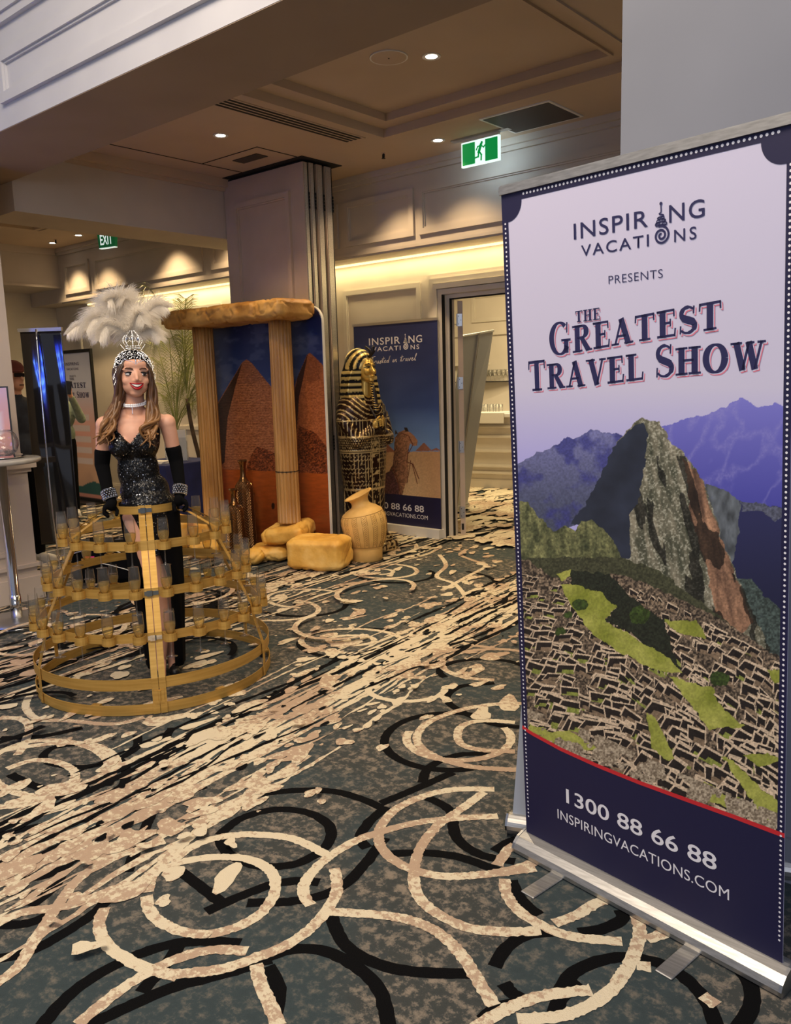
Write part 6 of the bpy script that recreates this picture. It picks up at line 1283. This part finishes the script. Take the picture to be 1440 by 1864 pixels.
mb.cap((.09, .02, .86), (.085, .01, .48), .078, .052, 18); mb.cap((.085, .01, .48), (.08, .04, .11), .050, .030, 16); mb.cap((.08, .045, .10), (.085, -.02, .045), .027, .024, 12); mb.cap((.085, -.02, .04), (.088, -.085, .024), .026, .020, 12)
mb.cap((-.035, .0, .86), (.035, -.055, .48), .078, .052, 18); mb.cap((.035, -.055, .48), (.040, -.060, .28), .050, .046, 16); mb.cap((.040, -.06, .28), (.028, -.055, .11), .044, .028, 16); mb.cap((.028, -.05, .10), (.022, -.125, .045), .026, .023, 12); mb.cap((.022, -.125, .042), (.016, -.185, .022), .025, .018, 12)
body = link('body', remesh(mb, .0052, 4), M['skin'], t, True)
# face details, sub-parts of the body
def hb(name, m, prims, par=body):
    b_ = MB()
    for c, r in prims: b_.ball(hp(*c), (r[0]*HS, r[1], r[2]), 14, 10, HR)
    return b_.obj(name, m, par, True)
EY = -.002
hb('eye', M['eye'], [((-.030, -.0715, EY), (.0170, .008, .0084))]); hb('eye', M['eye'], [((.030, -.0715, EY), (.0170, .008, .0084))])
hb('iris', M['iris'], [((-.0245, -.0780, EY+.001), (.0072, .003, .0074))]); hb('iris', M['iris'], [((.0355, -.0780, EY+.001), (.0072, .003, .0074))])
b_ = MB()
for s_ in (-1, 1):
    b_.tube([hp(s_*.030+x, -.0805+abs(x)*.25, EY+.0088-14*x*x) for x in np.linspace(-.0185, .0185, 9)], [.0014, .0028, .0036, .0040, .0042, .0042, .0040, .0032, .0016], 6)
    b_.tube([hp(s_*.030+x, -.0790+abs(x)*.25, EY-.0080+10*x*x) for x in np.linspace(-.0160, .0160, 7)], .0014, 5)
    b_.tube([hp(s_*.046, -.074, EY+.004), hp(s_*.053, -.068, EY+.010)], [.002, .0006], 5)
b_.obj('lashes', M['lash'], body, True)
b_ = MB()
for s_ in (-1, 1): b_.tube([hp(s_*x, y, z) for x, y, z in ((.014, -.0835, .021), (.026, -.0835, .0255), (.040, -.078, .0265), (.054, -.064, .0185))], [.0030, .0042, .0036, .0012], 6)
b_.obj('eyebrows', M['brow'], body, True)
# open smile: dark mouth, teeth, lips
def lipline(z_mid, z_c, n=15, w_=.0305, y0=-.0925): return [hp(x, y0+16*x*x*1.0, z_mid+(z_c-z_mid)*(1-(x/w_)**2)) for x in np.linspace(-w_, w_, n)]
up_ = lipline(-.0455, -.0505); lo_ = lipline(-.0455, -.0740); 
b_ = MB(); b_.add(up_+lo_, [(i, i+15, i+16, i+1) for i in range(14)]); b_.xf(None, tuple(HR @ Vector((0, .002, 0)))).obj('mouth', mat('mouth_dark', col(90, 14, 20), .5), body)
tl = lipline(-.0460, -.0640, w_=.0265); tu = lipline(-.0458, -.0508, w_=.0265); b_ = MB(); b_.add(tu+tl, [(i, i+15, i+16, i+1) for i in range(14)]); b_.xf(None, tuple(HR @ Vector((0, -.0003, 0)))).obj('teeth', M['teeth'], body)
b_ = MB(); b_.tube(up_, [.0008+.0030*math.sin(PI*i/14)**.7 for i in range(15)], 7); b_.tube([(p[0], p[1], p[2]-.001) for p in lo_], [.0008+.0050*math.sin(PI*i/14)**.8 for i in range(15)], 7); b_.obj('lips', M['lips'], body, True)
# dress: bodice follows the body, narrow skirt with a slit
mb = MB(); torso(mb, .006); mb.cap((.026, .02, .90), (.045, .03, .62), .128, .112, 22)
mb.cap((-.10, .012, 1.26), (-.108, .02, 1.392), .028, .018, 10); mb.cap((.082, .012, 1.26), (.092, .02, 1.392), .028, .018, 10)
me = remesh(mb, .0065, 4); bm = bmesh.new(); bm.from_mesh(me); dl = []
for f in bm.faces:
    c_ = f.calc_center_median(); x = c_.x+.012; kill = c_.z < .66
    if c_.y < .045:
        if c_.z > 1.236+abs(x+.030)*1.12 and -.098 < c_.x < .074: kill = True
        if c_.z > 1.236 and (c_.x > .074 or c_.x < -.098) and (c_.x > .118 or c_.x < -.132): kill = True
    elif c_.z > 1.28 and (-.085 < c_.x < .06 or c_.x > .118 or c_.x < -.132): kill = True
    if kill: dl.append(f)
bmesh.ops.delete(bm, geom=dl, context='FACES'); bm.to_mesh(me); bm.free()
o = link('dress_bodice', me, M['sequin'], t, True); sm = o.modifiers.new('thick', 'SOLIDIFY'); sm.thickness = .004
vs = []; fs = []; n = 40
zs = [.93, .86, .78, .70, .6, .5, .4, .3, .2, .1, .05]
for z in zs:
    f = (.93-z)/.88; rx = .151-.02*f-.035*f*f+.02*max(0, f-.8); ry = .112-.005*f; cx_ = .028+.022*f; g_ = math.radians(4+30*min(1, max(0, (.80-z)/.3)))*(1 if z < .84 else .2); c0_ = math.radians(-96)
    for k in range(n+1):
        a = c0_+g_+(2*PI-2*g_)*k/n; fold = 1+.035*math.sin(a*9+z*5)*min(1, f*2); vs.append((cx_+rx*fold*math.cos(a), .02+ry*fold*math.sin(a), z))
for i in range(len(zs)-1):
    for k in range(n): a = i*(n+1)+k; fs.append((a+n+1, a+n+2, a+1, a))
o = mesh('dress_skirt', vs, fs, M['blackcl'], t, True); sm = o.modifiers.new('thick', 'SOLIDIFY'); sm.thickness = .003
# gloves with curled fingers
for s_, A_ in arms.items():
    mb = MB(); p1 = Vector(A_[1])+(Vector(A_[0])-Vector(A_[1]))*.30; mb.cap(p1, A_[1], .041, .037, 16); mb.cap(A_[1], A_[2], .0365, .028, 16); mb.cap(A_[2], A_[3], .026, .025, 14)
    H0 = Vector(A_[3]); ix = .165*s_+.01
    # palm above the ring, four fingers curling over its outside, thumb inside
    mb.ball((ix+s_*-.0, -.060, .935), (.026, .040, .032), 16, 12)
    for k in range(4):
        y = -.020-.0215*k; L = (.85, 1, .97, .8)[k]; b0 = Vector((ix+s_*.010, y, .938)); b1_ = Vector((ix+s_*.034, y, .920)); b2_ = Vector((ix+s_*.036, y-.001, .920-.028*L)); b3_ = Vector((ix+s_*.020, y-.002, .920-.045*L))
        mb.cap(b0, b1_, .0105, .0100, 10); mb.cap(b1_, b2_, .0098, .009, 10); mb.cap(b2_, b3_, .0088, .0080, 10)
    mb.cap((ix-s_*.008, -.045, .925), (ix-s_*.026, -.065, .905), .011, .010, 10); mb.cap((ix-s_*.026, -.065, .905), (ix-s_*.022, -.085, .885), .0098, .0085, 10)
    gl = link('glove', remesh(mb, .004, 2), M['blackcl'], t, True)
    # rhinestone cuff
    d_ = (Vector(A_[3])-Vector(A_[2])).normalized(); c_ = Vector(A_[2])*.75+Vector(A_[3])*.25; u_ = d_.orthogonal().normalized(); v_ = d_.cross(u_); b_ = MB()
    for j in range(4):
        for k in range(16):
            a = 2*PI*(k+.5*(j % 2))/16; b_.ball(c_+d_*(-.014+j*.011)+(u_*math.cos(a)+v_*math.sin(a))*.0335, .0052, 6, 4)
    for j in (-.020, .026): b_.tube([c_+d_*j+(u_*math.cos(a)+v_*math.sin(a))*.034 for a in np.linspace(0, 2*PI, 25)], .003, 6)
    b_.obj('rhinestone_cuff', M['gem'], t)
# choker
b_ = MB(); kc = Vector((-.004, .020, 1.432))
for j in range(2):
    for k in range(34): a = 2*PI*k/34; b_.ball(kc+Vector((.0545*math.cos(a), .0545*math.sin(a), (.004 if j else -.004)+.010*math.sin(a)+.004*math.cos(a))), .0056, 6, 5)
b_.obj('choker', M['gemw'], t); b_ = MB(); b_.tube([(-.018, -.040, 1.415), (-.018, -.046, 1.385)], .0012, 5).ball((-.018, -.047, 1.382), .003, 6, 5).obj('pendant', M['gem'], t)
# shoes
for x, y, dx_ in ((.016, -.185, -.006), (.088, -.085, .003)):
    mb = MB(); mb.box(x-.030, x+.030, y-.035, y+.06, .0, .014, bev=.006); mb.cap((x, y+.02, .034), (x+dx_, y-.005, .030), .0285, .026, 12); mb.cap((x-dx_, y+.11, .055), (x-dx_, y+.135, .0), .018, .007, 10); mb.cap((x, y+.05, .035), (x-dx_, y+.12, .065), .026, .026, 12)
    link('shoe', remesh(mb, .005, 1), M['black'], t, True)
# hair: a cap and long waved locks
rh = random.Random(5); hm = MB(); hm.ball(hp(0, .018, .034), (.084, .092, .084), 28, 20, HR)
b_ = remesh(hm, .006, 1); bm = bmesh.new(); bm.from_mesh(b_); Hi = HR.inverted()
dl = [f for f in bm.faces for q in [Hi @ (f.calc_center_median()-HO)] if q.y < -.025 and q.z < .062+(.0 if abs(q.x) < .05 else (abs(q.x)-.05)*-1.5)]; bmesh.ops.delete(bm, geom=dl, context='FACES'); bm.to_mesh(b_); bm.free(); link('hair_cap', b_, M['hair'], t, True)
mb = MB()
def lock(P_, r, ph, amp, coil):
    Q = catmull(P_, 9); n = len(Q); out_ = []
    for i, p in enumerate(Q):
        f = i/(n-1); am = amp*max(0, f-.18)**1.0; out_.append(p+np.array([am*math.sin(f*coil+ph), am*.8*math.cos(f*coil+ph), 0]))
    mb.tube(out_, [r*(.55+.6*math.sin(PI*min(1, .15+f*.75)))*(1-.75*max(0, f-.8)/.2) for f in np.linspace(0, 1, n)], 7)
for side in (-1, 1):
    for k in range(46):
        u = k/45; j = lambda s=.008: rh.uniform(-s, s)
        st = hp(side*(.030+.045*min(1, u*1.6)), -.045+.10*u, .088-.050*u)
        m1 = hp(side*(.068+.014*u+j(.005)), -.050+.085*u, -.005+j()); m2 = (side*(.080+j(.018))+.004, -.030+.075*u+j(), 1.47+j(.012))
        if side > 0: m3 = (.078+j(.02), -.070+.10*u+j(), 1.36+j()); m4 = (.050+j(.028), -.105+.11*u+j(), 1.30+j(.015)); e_ = (.052+j(.03), -.115+.12*u+j(), 1.235+rh.uniform(-.02, .05))
        else: m3 = (-.118+j(.02), -.060+.09*u+j(), 1.375+j()); m4 = (-.140+j(.024), -.095+.11*u+j(), 1.315+j(.015)); e_ = (-.160+j(.03), -.105+.12*u+j(), 1.25+rh.uniform(-.02, .05))
        lock([st, m1, m2, m3, m4, e_], rh.uniform(.006, .012), rh.uniform(0, 6), rh.uniform(.018, .034), rh.uniform(12, 17))
mb.obj('hair_locks', M['hair'], t, True)
# ---- headdress
hm = MB(); hm.ball(hp(0, .016, .044), (.087, .094, .080), 28, 20, HR); b_ = remesh(hm, .006, 0); bm = bmesh.new(); bm.from_mesh(b_)
dl = []
for f in bm.faces:
    q = Hi @ (f.calc_center_median()-HO)
    edge = .070 if q.y < 0 else .0
    if q.y < .03: edge = .074-.012*math.cos(q.x*40)-max(0, (abs(q.x)-.045))*1.9
    if q.z < edge: dl.append(f)
bmesh.ops.delete(bm, geom=dl, context='FACES'); bm.to_mesh(b_); bm.free(); cap_ = link('headdress_cap', b_, M['blackcl'], t, True)
g_ = MB(); cv = verts(b_); idx = RNG.permutation(len(cv))[:520]
for i in idx: g_.ball(cv[i]+(cv[i]-np.array(hp(0, .016, .044)))*.03, float(RNG.choice([.0016, .0022, .0034])), 6, 4)
def onc(x, z, out_=.004):      # point on the front of the cap
    yy = .016-.094*math.sqrt(max(.02, 1-(x/.0795)**2-((z-.044)/.080)**2))-out_; return Vector(hp(x, yy, z))
edge_ = [(x, .068-.012*math.cos(x*40)-max(0, abs(x)-.045)*1.6+(-.010*math.exp(-(x/.008)**2))) for x in np.linspace(-.074, .074, 41)]
for x, z in edge_: g_.ball(onc(x, z), .0024, 6, 5)
for cx_, cz_, rr_ in ((0, .090, .014), (-.042, .084, .011), (.042, .084, .011), (-.064, .058, .009), (.064, .058, .009), (-.022, .098, .008), (.022, .098, .008)):
    g_.ball(onc(cx_, cz_, .006), (rr_*.55, rr_*.5, rr_*.55), 8, 6)
    for k in range(10): a = 2*PI*k/10; g_.ball(onc(cx_+rr_*math.cos(a), cz_+rr_*math.sin(a), .005), .0021, 6, 4)
for k in range(5): g_.ball(onc(0, .066-k*.004, .006), .0044-k*.0006, 6, 5)
for s_ in (-1, 1):                                                    # side drops over the ears
    for c in range(4):
        for k in range(13): g_.ball(hp(s_*(.080+.004*math.sin(k)+.0008*k), -.040+c*.017, .060-k*.0085-.003*c), float(RNG.choice([.0018, .0028])), 6, 4)
g_.obj('rhinestones', M['gem'], cap_)
cr_ = MB(); cc_ = Vector(hp(0, -.018, .128))
for k in range(26): a = 2*PI*k/26; p = cc_+Vector((.034*math.cos(a), .030*math.sin(a), 0)); cr_.ball(p, .0030, 6, 4).ball(p+Vector((0, 0, .010)), .0024, 6, 4)
for k in range(8):
    a = 2*PI*k/8
    for j in range(15): f = j/14; rr_ = .034+.016*math.sin(PI*f)-.022*f*f; cr_.ball(cc_+Vector((rr_*math.cos(a), rr_*.9*math.sin(a), .012+.072*f)), .0024, 6, 4)
for s_ in (-1, 0, 1):
    for k in range(14): a = 2*PI*k/14; cr_.ball(cc_+Vector((s_*.028+.013*math.cos(a), -.033+abs(s_)*.01, .045+.016*math.sin(a))), .0018, 6, 4)
    cr_.ball(cc_+Vector((s_*.028, -.034+abs(s_)*.01, .045)), (.007, .004, .009), 8, 6)
for s_ in (-1, 1):
    for j in range(8): cr_.ball(cc_+Vector((s_*(.036+j*.003), -.01, -.012+j*.004)), .0022, 6, 4)
cr_.obj('tiara', M['gem'], t)
# ostrich plumes
def plume(P_, wl, wr, seed, droop=.03):
    r_ = random.Random(seed); Q = catmull(P_, 12); n = len(Q); mb = MB(); mb.tube(Q, [.0028*(1-.7*i/n) for i in range(n)], 5)
    for i in range(int(n*.10), n):
        f = i/(n-1); tg = Q[min(i+1, n-1)]-Q[max(i-1, 0)]; tg /= np.linalg.norm(tg); sd = np.cross(tg, np.array([0, 1, 0])); sd /= np.linalg.norm(sd)+1e-9
        env = math.sin(PI*min(1, .18+f*.74))**.7
        for rep in range(20):
            for s_ in (-1, 1):
                L = (wl if s_ < 0 else wr)*env*r_.uniform(.35, 1.4)*1.1; dy_ = r_.uniform(-.75, .75); p = Q[i]+tg*r_.uniform(-.006, .006)
                d1 = sd*s_*r_.uniform(.5, 1.0)+tg*r_.uniform(.2, .8)+np.array([0, dy_, r_.uniform(-.1, .25)]); d1 /= np.linalg.norm(d1); d2 = d1*.6+tg*.35+np.array([0, 0, -droop*22*r_.uniform(.5, 1.2)]); d2 /= np.linalg.norm(d2)
                a_ = p+d1*L*.45; b2_ = a_+d2*L*.38; c2_ = b2_+(d2+np.array([r_.uniform(-.3, .3), 0, -.5]))*L*.22; wv = np.cross(d1, (0, 1, .3)); wv = wv/(np.linalg.norm(wv)+1e-9)*.0009
                mb.add([p-wv, p+wv, a_+wv, a_-wv, b2_+wv*.7, b2_-wv*.7, c2_], [(0, 1, 2, 3), (3, 2, 4, 5), (5, 4, 6)])
    mb.obj('feather', M['feather'], t)
b0 = np.array([0., .02, 1.745])
plume([b0, b0+[-.02, 0, .08], b0+[-.05, .0, .16], b0+[-.065, -.02, .20], b0+[-.09, -.06, .185]], .095, .10, 1, .02)
plume([b0, b0+[.0, .02, .09], b0+[-.01, .03, .17], b0+[-.02, .0, .215], b0+[-.01, -.05, .20]], .085, .095, 2, .02)
plume([b0, b0+[.045, 0, .07], b0+[.10, 0, .135], b0+[.145, -.01, .165], b0+[.185, -.03, .155]], .055, .085, 3, .03)
plume([b0, b0+[-.07, 0, .07], b0+[-.13, 0, .11], b0+[-.17, -.02, .10], b0+[-.20, -.04, .05]], .09, .085, 4, .03)
plume([b0, b0+[-.09, .01, .05], b0+[-.18, .01, .08], b0+[-.24, 0, .075], b0+[-.29, -.02, .035]], .045, .06, 5, .035)
plume([b0, b0+[.05, -.01, .03], b0+[.09, -.02, .05], b0+[.125, -.03, .03], b0+[.14, -.05, .0]], .045, .06, 6, .03)
plume([b0, b0+[-.05, -.03, .05], b0+[-.10, -.05, .07], b0+[-.13, -.07, .04], b0+[-.145, -.08, -.0]], .07, .06, 7, .03)
plume([b0, b0+[.02, -.02, .06], b0+[.04, -.04, .11], b0+[.055, -.06, .12], b0+[.07, -.08, .08]], .06, .07, 8, .03)

# ------------------------------------------------------------------ two visitors in the background
def visitor(loc, rz, label, top, hairm, height=1.66, phone=False):
    k = height/1.70; t = thing('person', loc, label, 'person', rz); mb = MB()
    S3 = lambda p: (p[0]*k, p[1]*k, p[2]*k)
    mb.ball(S3((0, .01, 1.60)), (.072*k, .088*k, .105*k), 20, 14).ball(S3((0, -.03, 1.53)), (.05*k, .052*k, .05*k), 14, 10).cap(S3((0, .015, 1.40)), S3((0, .01, 1.52)), .052*k, .048*k).cap(S3((0, -.085, 1.605)), S3((0, -.10, 1.575)), .008, .012)
    for s_ in (-1, 1): mb.ball(S3((s_*.075, .01, 1.59)), (.01, .018, .03), 8, 6)
    hands = {1: S3((.12, -.36, 1.52)) if phone else S3((.22, -.05, .82)), -1: S3((-.05, -.30, 1.10)) if phone else S3((-.22, -.05, .82))}
    for s_, h in hands.items():
        hv = Vector(h); mb.ball(h, (.03, .032, .042), 12, 8)
        for q in range(4): mb.cap(hv+Vector((-.022+q*.015, -.01, .03)), hv+Vector((-.02+q*.014, -.035, .055)), .0095, .008, 8); mb.cap(hv+Vector((-.02+q*.014, -.035, .055)), hv+Vector((-.018+q*.013, -.045, .03)), .008, .0075, 8)
        mb.cap(hv+Vector((s_*-.03, -.01, 0)), hv+Vector((s_*-.04, -.035, .03)), .010, .009, 8)
    mb.ball(S3((0, .02, 1.25)), (.15*k, .10*k, .19*k), 16, 12)
    for s_ in (-1, 1):
        el_ = S3((s_*.24, -.14, 1.20)) if phone and s_ > 0 else (S3((-.23, -.10, 1.08)) if phone else S3((s_*.24, .03, 1.10))); mb.cap(S3((s_*.10, .02, 1.36)), S3((s_*.17, .02, 1.36)), .04, .04); mb.cap(S3((s_*.17, .02, 1.36)), el_, .04, .034); mb.cap(el_, hands[s_], .032, .024)
    body = link('body', remesh(mb, .007, 2), M['skin'], t, True)
    mb = MB(); mb.ball(S3((0, .02, 1.25)), (.185*k, .125*k, .20*k), 20, 14).ball(S3((0, .02, 1.36)), (.18*k, .09*k, .08*k), 20, 12).ball(S3((0, .02, 1.02)), (.165*k, .125*k, .17*k), 20, 14).cap(S3((0, .02, 1.38)), S3((0, .015, 1.43)), .066*k, .058*k)
    for s_ in (-1, 1):
        el_ = S3((s_*.24, -.14, 1.20)) if phone and s_ > 0 else (S3((-.23, -.10, 1.08)) if phone else S3((s_*.24, .03, 1.10))); h = hands[s_]; mb.cap(S3((s_*.17, .02, 1.36)), el_, .062, .052); e2 = Vector(el_)+(Vector(h)-Vector(el_))*.80; mb.cap(el_, e2, .05, .038)
    link('top', remesh(mb, .010, 3), top, t, True)
    mb = MB(); mb.ball(S3((0, .02, .92)), (.165*k, .12*k, .12*k), 18, 12)
    for s_ in (-1, 1): mb.cap(S3((s_*.08, .02, .88)), S3((s_*.09, .01, .50)), .088*k, .064*k); mb.cap(S3((s_*.09, .01, .50)), S3((s_*.095, .03, .10)), .062*k, .048*k)
    link('trousers', remesh(mb, .010, 3), M['blackcl'], t, True)
    for s_ in (-1, 1): mb = MB(); mb.cap((s_*.095*k, .05, .045), (s_*.10*k, -.13, .038), .042, .036, 12).box(s_*.10*k-.042, s_*.10*k+.042, -.16, .085, 0, .03, bev=.012); link('shoe', remesh(mb, .008, 2), M['whitepl'], t, True)
    mb = MB().ball(S3((0, .025, 1.63)), (.082*k, .094*k, .095*k), 20, 14).ball(S3((0, .06, 1.54)), (.075*k, .06*k, .10*k), 16, 12); me = remesh(mb, .008, 2); bm = bmesh.new(); bm.from_mesh(me); dl = [f for f in bm.faces for c_ in [f.calc_center_median()] if c_.y < -.03*k and c_.z < 1.655*k]; bmesh.ops.delete(bm, geom=dl, context='FACES'); bm.to_mesh(me); bm.free(); link('hair', me, hairm, t, True)
    b_ = MB()
    for s_ in (-1, 1): b_.ball(S3((s_*.028, -.070, 1.61)), (.013, .006, .006), 10, 8)
    b_.tube([S3((x, -.086+9*x*x, 1.53)) for x in np.linspace(-.02, .02, 5)], .004, 5); b_.obj('face_features', M['lash'], body)
    return t, hands
q = at_z(150, 938); t, hs = visitor((float(q[0])-.09, float(q[1])-.12, 0), math.radians(64), 'person in a sage sweatshirt raising a phone, half hidden by the dark glossy banner', M['knit'], mat('dark_brown_hair', col(52, 36, 28), .7), 1.62, True)
def held(name, off, h, dims, m, label, cat):
    v = Vector(h)+Vector(off); v.rotate(Matrix.Rotation(t.rotation_euler.z, 3, 'Z')); o = MB().box(-dims[0]/2, dims[0]/2, -dims[1]/2, dims[1]/2, -dims[2]/2, dims[2]/2, bev=.003).obj(name, m); o.location = Vector(t.location)+v; o.rotation_euler = (0, math.radians(8), t.rotation_euler.z); return tag(o, label, cat)
held('phone', (-.01, -.055, .06), hs[1], (.075, .009, .15), M['black'], 'black phone held up by the person in the sage sweatshirt', 'phone')
held('wallet', (.03, -.055, .0), hs[-1], (.16, .016, .12), M['blackcl'], 'black wallet in the lower hand of the person in the sage sweatshirt', 'wallet')
v = ray(27, 690); k_ = 7.75/math.hypot(v[0], v[1]); v = v*k_
t, hs = visitor((float(v[0]), float(v[1]), 0), math.radians(100), 'person with ginger hair and dark jacket beside the left pier', M['jacket'], M['ginger'], 1.72)
mb = MB().ball((0, .02, 1.685), (.088, .100, .075), 18, 12); mb.box(-.06, .06, -.15, -.06, 1.655, 1.668, bev=.004); me = remesh(mb, .008, 2); bm = bmesh.new(); bm.from_mesh(me); dl = [f for f in bm.faces if f.calc_center_median().z < 1.650]; bmesh.ops.delete(bm, geom=dl, context='FACES'); bm.to_mesh(me); bm.free()
link('cap', me, mat('faded_red_cap', col(120, 62, 54), .9), t, True)
MB().box(-.07, .07, -.098, -.086, 1.615, 1.645, bev=.004).obj('sunglasses', M['black'], t)
